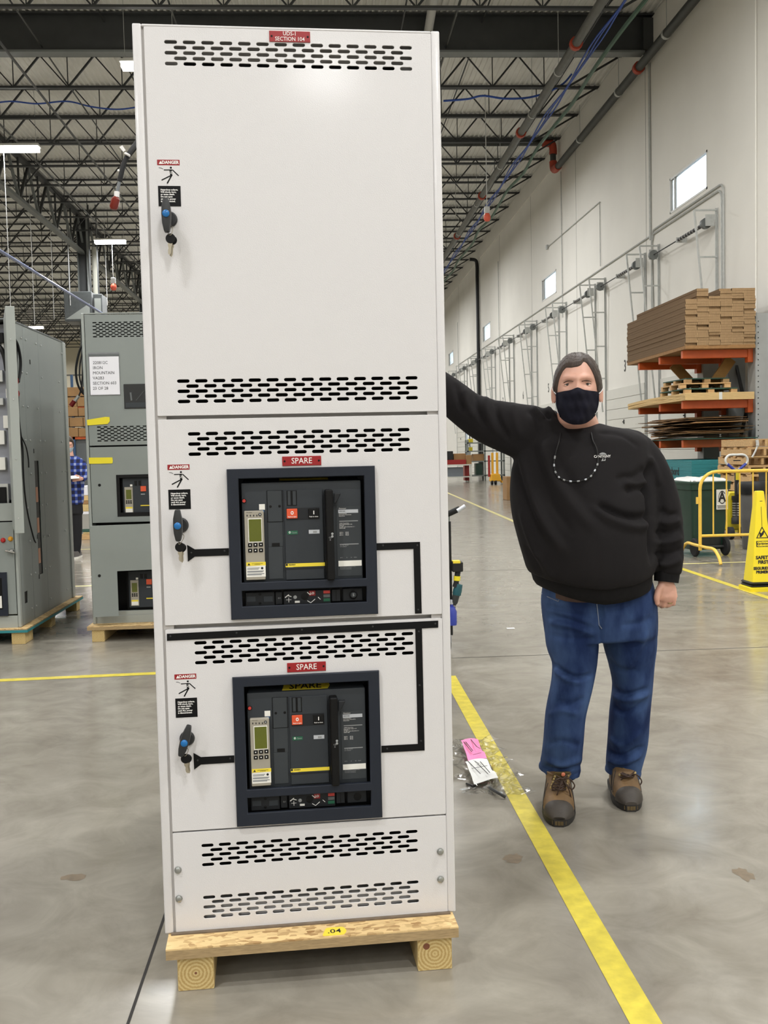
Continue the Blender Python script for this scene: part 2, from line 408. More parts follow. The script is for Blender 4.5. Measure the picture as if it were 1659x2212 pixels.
cable([at(-40, 228, 29.5), at(20, 219, 29.5), at(80, 224, 29.5), at(145, 219, 29.5), at(200, 231, 29.5), at(260, 236, 29.5), at(330, 225, 29.5)], .022, 'blue_cable', 'blue_cable', 'blue air line sagging under the joists beyond the white cabinet')
# pale vent pipe close under the roof
a, b_ = at(941, -30, 24), at(925, 70, 25.2)
MB().tube([a, b_], .11, 12).build('vent_pipe', 'white_wire', smooth=.6, label='pale pipe slanting down near the top of the white cabinet', cat='pipe')
# pendant outlets on long cords
def pendant(px, py0, py1, Y, lab, s=1.0):
    p1 = at(px+2, py1, Y); z0 = at(px, py0, Y).z
    t = thing('pendant_outlet', lab, 'outlet', (p1.x, Y, p1.z), group='pendant outlets on long cords')
    MB().tube([(0, 0, .1), (0, 0, z0-p1.z)], .012, 5).build('cord', 'white_wire', t)
    MB().box((0, 0, .06*s), (.11*s, .08*s, .14*s)).build('box', 'white_wire', t, bevel=.01)
    MB().lathe([(.0, -.18*s), (.05*s, -.17*s), (.075*s, -.12*s), (.07*s, -.05*s), (.045*s, -.01*s)], 10).build('plug', mat('plug_orange', (226, 96, 70), .45), t, smooth=.7)
pendant(1050, 203, 460, 27.8, 'white and orange pendant outlet hanging near the cream wall', 1.3)
pendant(243, 522, 612, 43.1, 'orange pendant outlet hanging below a ceiling lamp beside the white cabinet', 1.7)
for px, Y, py, nm in ((24, 30.25, 690, 'cord hanging from the lamp at the picture edge'), (75, 38, 700, 'thin cord hanging over the grey cabinet with the red light'), (117, 41, 690, 'thin cord hanging clear between the two grey cabinets'), (152, 43.5, 660, 'thin cord hanging just beside the duct'), (232, 45.2, 660, 'pale cord hanging beyond the steel column'), (985, 40, 470, 'pale cord hanging close beside the white cabinet')):
    p = at(px, py, Y); MB().tube([(p.x, Y, p.z), (p.x, Y, ZD if px != 24 else 10.4)], .012, 5).build('hanging_cord', 'white_wire', label=nm, cat='cord')
# long blue-grey hose rail slanting across at the left
MB().tube([at(-60, 505, 26), at(232, 684, 44)], .045, 6).build('cable_rail', mat('rail_blue', (120, 130, 160), .4, .3), label='pale blue cable rail slanting down behind the grey cabinet', cat='rail')

# ---- high-bay lamps
def lamp(x, y, lab, full=True):
    t = thing('high_bay_lamp', lab, 'lamp', (x, y, 10.4), group='linear high-bay lamps under the roof')
    MB().bb(-.66, .66, -.16, .16, .0, .07).build('housing', 'frame_white', t, bevel=.01)
    for s in (-1, 1): MB().bb(-.62, .62, s*.08-.065, s*.08+.065, -.12, 0).build('lens', 'lamp_lens', t)
    for s in (-.55, .55): MB().tube([(s, 0, .07), (s, 0, ZD-10.4)], .006, 4).build('suspension_wire', 'galv', t)
    l = D.lights.new('lamp_light', 'AREA'); l.shape = 'RECTANGLE'; l.size = 1.3; l.size_y = .32; l.energy = LAMP_W; l.color = (.985, .99, 1)
    lo = D.objects.new('lamp_light', l); COL.objects.link(lo); lo.parent = t; lo.location = (0, 0, -.13)
LAMPS = [(-8.6, y) for y in (-22.5, -9.5, 3.6, 16.8, 30.25, 43.1, 56.3)] + [(-3.75, y) for y in (-15, -2, 11, 24.0, 37.2, 50.2, 63)] + [(2.8, y) for y in (-19, -6, 7, 33, 46, 59, 72, 85)] + \
        [(-19.4, y) for y in (-9, 4, 17, 30, 43, 57.3, 70.4)] + [(5.0, y) for y in (-12, 1, 14)] + [(-31, y) for y in (10, 35, 60, 80)] + [(-14, 85), (-25, 88), (-8.6, 69.3), (-8.6, 82.4), (-14, 60)]  # unseen lamps added: right row for man and wall, last ones for far end
_lab = {(-8.6, 30.25): 'lit linear lamp at the left picture edge above the open grey cabinet', (-8.6, 43.1): 'lit linear lamp beside the steel column above the paper notice', (-3.75, 24.0): 'lit lamp half hidden behind the top of the white cabinet', (-19.4, 70.4): 'far small lit lamp just above the open grey cabinet'}
for x, y in LAMPS:
    lamp(x, y, _lab.get((x, y), 'unseen linear lamp under the roof'))
# ================================================================== dock doors on the right wall
mat('spring_black', (26, 22, 24), .5)
def ring_pts(c, r, n=14, a0=0, a1=2*PI): return [(c[0], c[1]+r*math.cos(a0+(a1-a0)*k/n), c[2]+r*math.sin(a0+(a1-a0)*k/n)) for k in range(n+1)]
PX = WX-.006
sec_me = MB().bb(-.03, 0, 0, 3.5, 0, .285).mesh('door_section', .004); sec_me.materials.append(MATS['door_white'])
post_me = MB().bb(-.045, 0, 0, .012, 0, 6.37).bb(-.012, 0, -.045, 0, 0, 6.37).mesh('post'); post_me.materials.append(MATS['galv'])
rail_me = MB().bar((-.12, 0, 2.4), (-.5, 0, 6.34), .036, .036).mesh('lift_rail'); rail_me.materials.append(MATS['galv'])
rung = {}
def rung_me(z):
    k = round(z, 2)
    if k not in rung:
        off = .12+(z-2.4)/3.94*.38
        rung[k] = MB().bb(-off, 0, -.015, .015, z-.018, z+.018).mesh('rung'); rung[k].materials.append(MATS['galv'])
    return rung[k]
drum_me = MB().tube([(-.2, -.05, 6.08), (-.2, .05, 6.08)], .115, 16).mesh('cable_drum', smooth=.6); drum_me.materials.append(MATS['grey_steel'])
brk_me = MB().bb(-.26, -.06, -.006, .006, 6.0, 6.24).mesh('bearing_bracket'); brk_me.materials.append(MATS['galv'])
hook_me = MB().tube([(-.5, 0, 6.36)] + [(-.5-.08*math.sin(a), .0, 6.28+.08*math.cos(a)) for a in np.linspace(0, PI, 8)] + [(-.25, 0, 6.16)], .012, 6).mesh('bumper_spring'); hook_me.materials.append(MATS['dark_steel'])
DY = 4.78
for n in range(2, 11):
    y0 = 26.02+DY*(n-3)
    if n == 9: pass
    d = thing('door_%d' % (n-1), None, None, (PX, y0, 0), kind='structure')
    d['label'] = 'white sectional dock door numbered %d with high lift tracks' % n
    for i in range(10):
        if not (OD[0]-.2 < y0+1.7 < OD[1]+.2 and i < 9): place('door_section', sec_me, d, (-.0, .1, 3.03-.295*(i+1)+.01))
    for y in (0, 3.7):
        place('post', post_me, d, (0, y, 0))
        place('lift_rail', rail_me, d, (0, y, 0)); place('bumper_spring', hook_me, d, (0, y, 0))
        for z in (6.33, 5.35, 4.35, 3.4): place('rung', rung_me(z), d, (0, y, 0))
        place('cable_drum', drum_me, d, (0, y+(.14 if y == 0 else -.14), 0)); place('bearing_bracket', brk_me, d, (0, y, 0))
    MB().tube([(-.2, 0, 6.08), (-.2, 3.7, 6.08)], .014, 6).build('shaft', 'dark_steel', d)
    MB().tube([(-.2, .35, 6.08), (-.2, 1.75, 6.08)], .042, 10).build('torsion_spring', 'spring_black', d, smooth=.6)
    for k in range(8): place('spring_band', MB().tube([(-.2, 0, 6.08), (-.2, .02, 6.08)], .044, 10).mesh('spring_band') if k == 0 and n == 2 else D.meshes['spring_band'], d, (0, .5+.16*k, 0), m='frame_white')
    MB().bb(-.25, 0, 1.8, 1.82, 6.02, 6.14).build('center_bracket', 'galv', d)
    MB().bb(-.05, -.03, 1.85, 1.9, 2.0, 2.12).bb(-.08, -.03, 1.86, 1.89, 2.04, 2.07).build('lock_handle', 'dark_steel', d)
    text('lettering', str(n), .46, 'ink', d, (-.004, 1.85, 3.6), (PI/2, 0, -PI/2), bold=.004, sx=.8)
# conduits on the wall
def conduit(pts, r, lab, m='galv'):
    return MB().tube(pts, r, 6).build('conduit', m, smooth=.8, label=lab, kind='structure')
XW = WX-.03
for i, (dz, dy) in enumerate(((0, 0), (.1, -.1))):
    conduit([(XW, 20.95+dy, 0), (XW, 20.95+dy, 6.5+dz)] + [(XW, 20.95+dy+.2*(1-math.cos(a)), 6.5+dz+.2*math.sin(a)) for a in np.linspace(.2, PI/2, 5)] + [(XW, 25.3, 6.7+dz), (XW, 25.45, 6.5+dz), (XW, 25.45+dy, 4)], .022, 'galvanised conduit bending along above the dock doors')
conduit([(XW, 25.6, 6.7), (XW, 62, 6.62)], .02, 'galvanised conduit above the further dock doors')
for y, z0, z1, lab in ((25.55, 6.6, 11, 'twin grey conduit rising to the roof'), (19.28, 3.9, 11.9, 'thin white conduit near the picture edge'), (35.0, 5.9, 10.9, 'thin conduit dropping from the sprinkler elbow'), (47.6, 3, 10.2, 'thin conduit beside the far window'), (62, 3, 9.2, 'thin conduit near the end of the wall')):
    conduit([(XW, y, z0), (XW, y, z1)], .03 if y == 25.55 else .016, lab, 'wall_paint' if y == 19.28 else 'galv')
a, b_, c_ = wl(1182.6, 534, XW), wl(1295.5, 436, XW), wl(1297, 575, XW)
conduit([a, b_, (XW, b_.y, c_.z)], .014, 'thin conduit running up at a slant beside the window')
MB().bb(XW-.05, XW, a.y-.08, a.y+.08, a.z-.08, a.z+.08).build('junction_box', 'galv', label='small grey junction box on the cream wall', kind='structure')

# ================================================================== floor markings and joints
def strip(pts, w, m, lab, nm='floor_tape', z=.0015):
    mb = MB(); vs = []
    P = [Vector((*p, 0)) for p in pts]
    for i, p in enumerate(P):
        d = (P[min(i+1, len(P)-1)]-P[max(i-1, 0)]).normalized(); s = Vector((-d.y, d.x, 0))*w/2
        vs += [(p+s)[:2]+(z,), (p-s)[:2]+(z,)]
    o = mb.add(vs, [(2*i, 2*i+1, 2*i+3, 2*i+2) for i in range(len(P)-1)]).build(nm, m, label=lab, kind='structure')
    return o
strip([(.728, y) for y in np.arange(1.2, 6.0, .4)] + [(.73, 6.0)], .076, 'yellow_tape', 'worn yellow floor tape passing in front of the man')
strip([(-8, 6.2), (-2.04, 6.324), (-1.0, 6.375), (.69, 6.42)], .076, 'yellow_tape', 'yellow floor tape across the aisle in front of the grey cabinets')
strip([(3.895, 7), (3.9, 9), (3.93, 10.9), (3.95, 12)], .076, 'yellow_tape', 'yellow floor tape running past the safety cone')
strip([(3.5, 11.31), (9, 11.29)], .07, 'yellow_old', 'faded yellow floor tape in front of the green bin')
strip([(3.3, 14), (3.55, 18.3), (3.97, 31.8), (4.3, 42)], .09, 'yellow_old', 'faded floor line running back towards the work benches')
strip([(-6, 10.92), (-1.2, 10.92)], .07, 'yellow_old', 'faded yellow floor tape between the grey cabinets')
strip([(-9, 15.37), (-1, 15.37)], .07, 'yellow_old', 'faded floor line near the person in plaid')
strip([(.6, 6.52), (8.4, 6.52)], .008, 'joint_dark', 'thin saw-cut joint across the floor behind the man', 'floor_joint', .0008)
strip([(-6, 11.22), (8.4, 11.23)], .012, 'joint_mid', 'thin saw-cut joint across the floor', 'floor_joint', .0008)
strip([(-.504, .8), (-.506, 2.5), (-.51, 5), (-.51, 30)], .008, 'joint_dark', 'dark open joint in the floor beside the pallet', 'floor_joint', .0008)
strip([(5.2, .8), (5.2, 60)], .012, 'joint_mid', 'saw-cut joint running along the hall', 'floor_joint', .0008)
def stain(px, py, rx, ry, sd):
    random.seed(sd); c = fl(px, py); n = 18
    poly = [(c.x+rx*math.cos(2*PI*k/n)*random.uniform(.6, 1.1), c.y+ry*math.sin(2*PI*k/n)*random.uniform(.6, 1.1)) for k in range(n)]
    MB().add([(x, y, .0006) for x, y in poly], [tuple(range(n))]).build('floor_stain', mat('stain', (112, 98, 78), .6, var=.2, vscale=30), label='small brown stain on the concrete', kind='structure')
stain(1109, 1855, .038, .05, 1); stain(1607, 1889, .03, .06, 2); stain(160, 1895, .05, .03, 3)

# ================================================================== cantilever rack and its loads
mat('rack_orange', (204, 92, 36), .45, var=.08, vscale=6)
mat('rack_grey', (158, 160, 158), .5, var=.05, vscale=4)
mat('cardboard', (150, 112, 70), .85, var=.16, vscale=14)
m = mat('cardboard_edge', (160, 120, 76), .9, var=.0)
nt = m.node_tree; b = nt.nodes['Principled BSDF']; tcn = nt.nodes.new('ShaderNodeTexCoord')
wv = nt.nodes.new('ShaderNodeTexWave'); wv.bands_direction = 'X'; wv.inputs['Scale'].default_value = 13; wv.inputs['Distortion'].default_value = 1.2
mp = nt.nodes.new('ShaderNodeMapping'); mp.inputs['Scale'].default_value = (1, .8, .15)
nt.links.new(tcn.outputs['Object'], mp.inputs['Vector']); nt.links.new(mp.outputs['Vector'], wv.inputs['Vector'])
crr = nt.nodes.new('ShaderNodeValToRGB'); crr.color_ramp.elements[0].color = (*lin((112, 88, 60)), 1); crr.color_ramp.elements[0].position = .1
crr.color_ramp.elements[1].color = (*lin((172, 142, 104)), 1); crr.color_ramp.elements[1].position = .5
nt.links.new(wv.outputs['Fac'], crr.inputs['Fac']); nt.links.new(crr.outputs['Color'], b.inputs['Base Color'])
mat('plywood', (214, 182, 126), .7, var=.08, vscale=9, stretch=(1, 1, 18))
mat('pallet_wood', (196, 160, 112), .8, var=.18, vscale=7, stretch=(1, 6, 6))
mat('lumber', (206, 180, 124), .75, var=.12, vscale=9, stretch=(2, 2, 2))
mat('teal_paint', (44, 128, 132), .6, var=.08, vscale=5, stretch=(1, 1, 26), bump=.4, bscale=20)
mat('green_board', (50, 84, 72), .7, var=.15)
mat('dark_card', (120, 92, 60), .9, var=.25, vscale=5)
RY = (18.35, 19.6, 20.9); AX0, AX1 = 6.66, 7.98
rk = thing('cantilever_rack', 'grey and orange cantilever rack standing against the cream wall', 'rack', (7.98, RY[0], 0))
LV = [at(1481, 757, 18.35).z, at(1481, 866, 18.35).z, at(1481, 950, 18.35).z]
AH = .15
for i, y in enumerate(RY):
    yy = y-RY[0]
    hol = [circle(hx, z, .012, 8) for hx in (.05, .27) for z in np.arange(.3, 3.7, .1)] if i == 0 else []
    me = up_xz(plate('column', rect(0, .34, 0, 3.75), hol, .03)); place('column', me, rk, (0, yy-.16, 0), m='rack_grey')
    MB().bb(.003, .015, yy-.15, yy+.15, 0, 3.74).bb(.325, .337, yy-.15, yy+.15, 0, 3.74).bb(0, .34, yy+.15, yy+.165, 0, 3.75).build('column_channel', 'rack_grey', rk, kind='stuff')
    MB().bb(-1.3, .34, yy-.08, yy+.08, 0, .12).build('base_arm', 'rack_grey', rk)
    for z in LV:
        MB().bb(AX0-7.98, -.09, yy-.05, yy+.05, z-AH, z).build('arm', 'rack_orange', rk, bevel=.008)
        MB().bb(-.1, 0, yy-.07, yy+.07, z-AH-.09, z+.02).build('arm_bracket', 'rack_orange', rk, bevel=.006)
for za, zb in ((1.1, 2.9), (2.9, 1.1)):
    MB().bar((.17, .15, za), (.17, RY[1]-RY[0]-.15, zb), .05).build('cross_brace', 'dark_steel', rk)
# inclined arm braces
MB().bar((-.2, .45, LV[0]-AH+.02), (-.56, .45, LV[1]+.3), .2, .04, up=(0, 1, 0)).build('arm_brace', mat('brown_board', (150, 112, 58), .8, var=.1), rk)
MB().bar((-.95, 1.5, LV[0]-AH+.02), (-.6, 1.5, LV[1]+.42), .2, .04, up=(0, 1, 0)).build('arm_brace', MATS['brown_board'], rk)
# -- bundles of corrugated sheets on the top arms
cs = thing('cardboard_stack', 'tall stack of corrugated cardboard bundles on the top rack arms', 'cardboard', (6.62, 18.05, LV[0]+.03))
MB().bb(0, 1.3, 0, 3.5, -.03, .03).build('skid', 'cardboard', cs)
nrow, ncol, bw, bh = 22, 6, 1.3/6, 1.02/22
bme = MB().bb(.0006, bw-.0006, 0, 3.5, .0006, bh-.0006).mesh('bundle', .0015); bme.materials.append(MATS['cardboard_edge'])
random.seed(3)
for r in range(nrow):
    ox = random.uniform(-.007, .007); 
    for c in range(ncol):
        if r >= nrow-1 and c in (2,): continue
        if r >= nrow-4 and c == 0: continue
        if r >= nrow-3 and c == 2: continue
        place('bundle', bme, cs, (c*bw+ox+random.uniform(-.004, .004), random.uniform(-.01, .01)+(.04 if (r*3+c) % 11 == 0 else 0), .03+r*bh))
# -- plywood pack on the middle arms
pk = thing('plywood_pack', 'pale banded pack of plywood sheets on the middle rack arms', 'plywood', (6.62, 18.05, LV[1]))
for i in range(7):
    mb = MB(); rings = []
    for t in np.linspace(0, 1, 9):
        y = t*3.2; sag = -.03*max(0, t-.55)**1.5*4*(1+i*.05)
        x0 = -.02*random.random()-(.12*max(0, t-.4))
        rings.append([(x0, y, i*.019+sag), (1.28, y, i*.019+sag), (1.28, y, i*.019+.017+sag), (x0, y, i*.019+.017+sag)])
    mb.loft(rings).build('sheet', 'plywood', pk)
MB().bb(.62, .68, -.004, 0, 0, .135).build('strap', 'frame_white', pk)
def skid(name, loc, rz, w, l, lab, board='pallet_wood', grp=None):
    t = thing(name, lab, 'pallet', loc, rz, group=grp)
    MB().bb(-w/2, w/2, -l/2, l/2, .075, .095).build('deck', board, t)
    for x in (-w/2+.06, 0, w/2-.06):
        for y in (-l/2+.06, 0, l/2-.06): MB().box((x, y, .0375), (.12, .1, .075)).build('block', 'pallet_wood', t)
    return t
G = 'small skids piled on the rack'
zt = LV[1]+.135
skid('skid', (7.2, 19.0, zt), .03, 1.0, 1.3, 'lowest of three small skids piled on the plywood pack', 'green_board', G)
skid('skid', (7.13, 18.95, zt+.098), -.04, .95, 1.2, 'middle of three small skids piled on the plywood pack', 'pallet_wood', G)
skid('skid', (7.18, 19.05, zt+.196), .05, .85, 1.1, 'topmost of three small skids, green boarded, below the cardboard stack', 'green_board', G)
# -- flattened cardboard on the lower arms
fc = thing('flattened_cardboard', 'untidy pile of flattened brown cardboard on the lowest rack arms', 'cardboard', (7.25, 19.2, LV[2]))
random.seed(11)
MB().bb(-.62, .7, -1.2, 1.9, 0, .02).build('base_board', 'green_board', fc)
for i in range(22):
    w, l = random.uniform(.95, 1.3), random.uniform(1.5, 2.6); mb = MB(); z = .022+i*.019; rz = random.uniform(-.12, .12)
    cx, cy = random.uniform(-.08, .06)-.02, random.uniform(-.15, .3); rings = []
    for t in np.linspace(-.5, .5, 5):
        dz = .03*(abs(t)*2)**2*random.uniform(-.2, .6)
        pts = []
        for s, h in ((-.5, 0), (.5, 0), (.5, .008), (-.5, .008)):
            x, y = s*w, t*l; dd = -.03*(1 if s < 0 else 0)*random.random()
            pts.append((cx+x*math.cos(rz)-y*math.sin(rz), cy+x*math.sin(rz)+y*math.cos(rz), z+h+dz+dd))
        rings.append(pts)
    mb.loft(rings).build('sheet', 'dark_card' if i % 3 else 'cardboard', fc)
# -- teal edged board pack on the floor
tp = thing('board_pack', 'tall pack of boards with teal painted edges standing on the floor under the rack', 'boards', (6.52, 17.5, 0))
for i in range(34): MB().bb(random.uniform(0, .006), 1.22, random.uniform(0, .006), 2.44, .32+i*.0225, .32+i*.0225+.021).build('board', 'teal_paint', tp)
for y in (.1, 1.1, 2.2): MB().bb(0, 1.22, y, y+.1, .1, .32).build('bearer', 'lumber', tp)
MB().bb(0, 1.22, 0, 2.44, 0, .1).build('skid', 'dark_steel', tp)
for s, z, sz in (('Norbord', .88, .2), ('7/16 x 48 x 96', .68, .12), ('OSB 24/16', .52, .12)):
    text('lettering', s, sz, 'ink', tp, (-.004, 1.0, z), (PI/2, 0, -PI/2), bold=.004)
# -- pallet stack at the picture edge
pboard = MB().bb(-.5, .5, -.05, .05, 0, .018).mesh('deck_board'); pboard.materials.append(MATS['pallet_wood'])
pstr = MB().bb(-.02, .02, -.6, .6, 0, .09).mesh('stringer'); pstr.materials.append(MATS['pallet_wood'])
names = ['topmost wooden pallet of the tall pallet stack', 'second wooden pallet from the top of the pallet stack', 'third wooden pallet from the top of the pallet stack', 'fourth wooden pallet from the top of the pallet stack', 'fifth wooden pallet from the top of the pallet stack', 'sixth wooden pallet from the top of the pallet stack', 'seventh wooden pallet from the top of the pallet stack', 'eighth wooden pallet from the top of the pallet stack', 'second lowest wooden pallet of the pallet stack', 'lowest wooden pallet of the pallet stack']
random.seed(5)
for i in range(10):
    t = thing('wooden_pallet', names[9-i], 'pallet', (7.2+random.uniform(-.03, .03), 16.1+random.uniform(-.03, .03), i*.1437), random.uniform(-.03, .03), group='wooden pallets stacked by the rack')
    for y in (-.55, -.27, 0, .27, .55): place('deck_board', pboard, t, (0, y, .1255))
    for y in (-.55, 0, .55): place('deck_board', pboard, t, (0, y, 0))
    for x in (-.48, -.24, 0, .24, .48): place('stringer', pstr, t, (x, 0, .027), scale=(1, 1, 1.08))
MB().tube(bez([(6.8, 15.44, 1.42), (6.81, 15.44, 1.35), (6.79, 15.44, 1.28), (6.75, 15.44, 1.2), (6.72, 15.44, 1.15)], 4), [.026]*6+[.014]*11, 6).build('rag', 'white_wire', label='white rag hanging from the pallet stack', cat='rag')

# ---- pallet jack in front of the pallets
mat('jack_yellow', (210, 190, 40), .45, var=.06); mat('jack_blue', (52, 66, 160), .4); mat('chrome', (200, 200, 200), .2, 1.0)
pj = thing('pallet_jack', 'yellow pallet jack with a white and blue loop handle', 'pallet jack', (5.91, 14.1, 0))
MB().tube(bez([(-.03, 0, 1.0), (-.14, 0, 1.08), (-.16, 0, 1.15), (-.11, 0, 1.205), (0, 0, 1.21), (.11, 0, 1.205), (.16, 0, 1.15), (.14, 0, 1.08), (.03, 0, 1.0)], 4), .017, 8).build('handle_loop', 'frame_white', pj, smooth=.8)
for s in (-1, 1): MB().tube([(s*.03, -.002, .99), (s*.135, -.002, 1.08)], .021, 8).build('handle_grip', 'jack_blue', pj, smooth=.8)
MB().bb(-.05, .05, -.025, .0, 1.12, 1.135).build('lever', 'black', pj)
MB().bb(-.025, .025, -.03, .02, .62, 1.0).build('handle_shaft', 'black', pj, bevel=.005)
MB().bb(-.026, .026, -.034, -.03, .85, .97).build('yellow_label', 'jack_yellow', pj)
MB().lathe([(.075, .22), (.075, .3), (.06, .32), (.06, .55), (.07, .57), (.07, .62)], 14).build('pump', 'black', pj, smooth=.7)
for k in range(6): MB().lathe([(.066, .34+.034*k), (.066, .355+.034*k)], 14).build('pump_ring', 'chrome', pj)
MB().prism([(-.17, .12), (.17, .12), (.15, .55), (.07, .68), (-.07, .68), (-.15, .55)], .08, .2).build('body', 'jack_yellow', pj, bevel=.02)
for s in (-.1, .1): MB().tube([(s-.03, -.02, .09), (s+.03, -.02, .09)], .09, 16).build('wheel', 'rubber', pj, smooth=.6)
for s in (-.18, .18): MB().bb(s-.08, s+.08, .2, 1.3, .07, .12).build('fork', 'jack_yellow', pj)

# ---- green wheeled bin
mat('bin_green', (16, 50, 37), .45, var=.06, bump=.1, bscale=80); mat('bag_white', (214, 214, 210), .4, var=.05); mat('can_grey', (96, 95, 93), .5, var=.05)
wb = thing('wheeled_bin', 'dark green wheeled bin with a white bag under its rim', 'bin', (4.68, 12.3, 0), .12); wb.scale = (.8, .85, .95)
def rrect(w, d, r, n=4): return rp([(-w/2, -d/2), (w/2, -d/2), (w/2, d/2), (-w/2, d/2)], r, n)
rings = [[(x, y, z) for x, y in rrect(w, d, .05)] for z, w, d in ((.08, .5, .5), (.1, .52, .55), (.85, .62, .68), (.86, .66, .72), (.93, .67, .73), (.935, .63, .69), (.88, .58, .64))]
MB().loft(rings).build('body', 'bin_green', wb, smooth=.6)
MB().loft([[(x, y, z) for x, y in rrect(w, d, .05)] for z, w, d in ((.93, .68, .74), (.955, .69, .75), (.965, .66, .72))]).build('rim', 'bin_green', wb, smooth=.6)
random.seed(4); rings = []
for z, s in ((.94, .98), (.975, 1.0), (1.0, .85), (1.015, .5), (1.005, .15)):
    rings.append([(x*s*random.uniform(.97, 1.03), y*s*random.uniform(.97, 1.03), z+random.uniform(-.012, .012)) for x, y in rrect(.62, .68, .08, 5)])
MB().loft(rings).build('white_bag', 'bag_white', wb, smooth=1)
for s in (-1, 1):
    MB().lathe([(.02, -.03), (.105, -.03), (.12, -.015), (.12, .015), (.105, .03), (.02, .03)], 20, Matrix.Translation((s*.25, -.31, .12)) @ Matrix.Rotation(PI/2, 4, 'Y')).build('wheel', 'rubber', wb, smooth=.6)
MB().tube([(-.25, -.31, .12), (.25, -.31, .12)], .018, 8).build('axle', 'dark_steel', wb)
MB().bb(-.17, .2, -.29, -.24, .1, .32).build('axle_housing', mat('bin_black', (16, 22, 20), .5), wb, bevel=.01)
MB().bb(.08, .27, -.356, -.352, .60, .86).build('sign', 'frame_white', wb, bevel=.001)
text('lettering', 'A', .17, 'ink', wb, (.175, -.3575, .755), bold=.006)
o = MB().add([(.175+.06*math.cos(a)*q, -.357, .755+.085*math.sin(a)*q) for q in (1, .84) for a in np.linspace(.6, 5.6, 20)], [(i, i+1, 21+i, 20+i) for i in range(19)]).build('emblem', 'ink', wb)
for z, w in ((.645, .17), (.63, .15), (.615, .16)): MB().bb(.175-w/2, .175+w/2, -.3575, -.3565, z, z+.007).build('lettering', 'ink', wb)
# ---- grey round can with a black liner
gc = thing('waste_can', 'grey round waste can with a black liner behind the yellow barrier', 'bin', (5.56, 12.7, 0)); gc.scale = (.72, .72, .97)
MB().lathe([(.2, 0), (.21, .02), (.26, .8), (.28, .82), (.28, .85), (.25, .85)], 28).build('body', 'can_grey', gc, smooth=.6)
MB().lathe([(.285, .74), (.29, .8), (.295, .86), (.27, .9), (.2, .88)], 20).build('liner', 'black', gc, smooth=.9)
bc = thing('black_bin', 'black square bin with a yellow triangle behind the safety cone', 'bin', (6.05, 12.9, 0))
MB().loft([[(x, y, z) for x, y in rrect(w, w, .04)] for z, w in ((0, .4), (.95, .5), (1.0, .52))]).build('body', 'black', bc, smooth=.6)
MB().prism([(-.08, .76), (.1, .76), (.01, .93)], -.262, -.258).build('yellow_triangle', 'jack_yellow', bc)

# ---- yellow crowd barrier
mat('barrier_yellow', (232, 190, 74), .45, var=.04, vscale=20)
cb = thing('crowd_barrier', 'yellow tube crowd barrier standing across the aisle by the green bin', 'barrier', (4.42, 11.6, 0))
H_, Lb = 1.045, 2.2
pts = [(0, 0, .12), (0, 0, .78)] + [(.2-.2*math.cos(a), 0, .845+.2*math.sin(a)) for a in np.linspace(0, PI/2, 7)] + [(Lb-.2, 0, H_)] + [(Lb-.2+.2*math.sin(a), 0, .845+.2*math.cos(a)) for a in np.linspace(0.1, PI/2, 7)] + [(Lb, 0, .12)]
MB().tube(pts, .02, 10).build('frame_tube', 'barrier_yellow', cb, smooth=.8)
MB().tube([(0, 0, .29), (Lb, 0, .29)], .017, 8).build('lower_rail', 'barrier_yellow', cb, smooth=.8)
bme = MB().tube([(0, 0, .29), (0, 0, H_)], .0095, 8).mesh('bar', smooth=.8); bme.materials.append(MATS['barrier_yellow'])
for i in range(1, 14): place('bar', bme, cb, (.16*i, 0, 0))
for x in (0, Lb):
    MB().tube(bez([(x, -.62, .02), (x, -.56, .1), (x, -.42, .17), (x, -.2, .17), (x, 0, .17), (x, .2, .17), (x, .42, .17), (x, .56, .1), (x, .62, .02)], 4), .019, 8).build('foot', 'barrier_yellow', cb, smooth=.8)
for z in (.72,): MB().bb(-.045, -.02, -.012, .012, z-.05, z+.03).build('hook', 'barrier_yellow', cb)
# ---- yellow safety cone
mat('cone_yellow', (244, 220, 40), .4)
cn = thing('safety_cone', 'bright yellow four-sided safety cone with black lettering', 'sign', (4.035, 9.12, 0), .0)
def sq(h, z, r=.02): return [(x, y, z) for x, y in rrect(2*h, 2*h, r, 3)]
MB().loft([sq(.14, 0), sq(.142, .035), sq(.125, .04)]).build('base', 'cone_yellow', cn, smooth=.5)
for z in (.05, .075): MB().loft([sq(.115, z-.012), sq(.126, z-.004), sq(.126, z+.004), sq(.115, z+.012)]).build('weight_ring', 'black', cn, smooth=.8)
MB().loft([sq(.112, .04), sq(.035, .92, .012), sq(.028, .925, .01)]).build('body', 'cone_yellow', cn, smooth=.5)
tl = math.atan2(.077, .88)
def cone_text(s, z, size, m='ink', x=0, b=.002): 
    y = -(.112-(z-.04)*.077/.88)-.002
    return text('lettering', s, size, m, cn, (x, y, z), (PI/2-tl, 0, 0), bold=b)
def cone_box(x0, x1, z0, z1, m, nm, e=.0012):
    yy = lambda z: -(.112-(z-.04)*.077/.88)-e
    return MB().add([(x0, yy(z0), z0), (x1, yy(z0), z0), (x1, yy(z1), z1), (x0, yy(z1), z1)], [(0, 1, 2, 3)]).build(nm, m, cn)
cone_text('SAFETY\nFIRST', .29, .042); cone_text('SEGURIDAD\nPRIMERO', .195, .035)
cone_box(-.06, .06, .41, .465, 'ink', 'caution_panel'); cone_text('CAUTION', .45, .022, 'cone_yellow'); cone_text('CUIDADO', .424, .022, 'cone_yellow')
yy = lambda z: -(.112-(z-.04)*.077/.88)-.0015
tri = [(-.06, .49), (.06, .49), (0, .6)]; tri2 = [(-.047, .497), (.047, .497), (0, .583)]
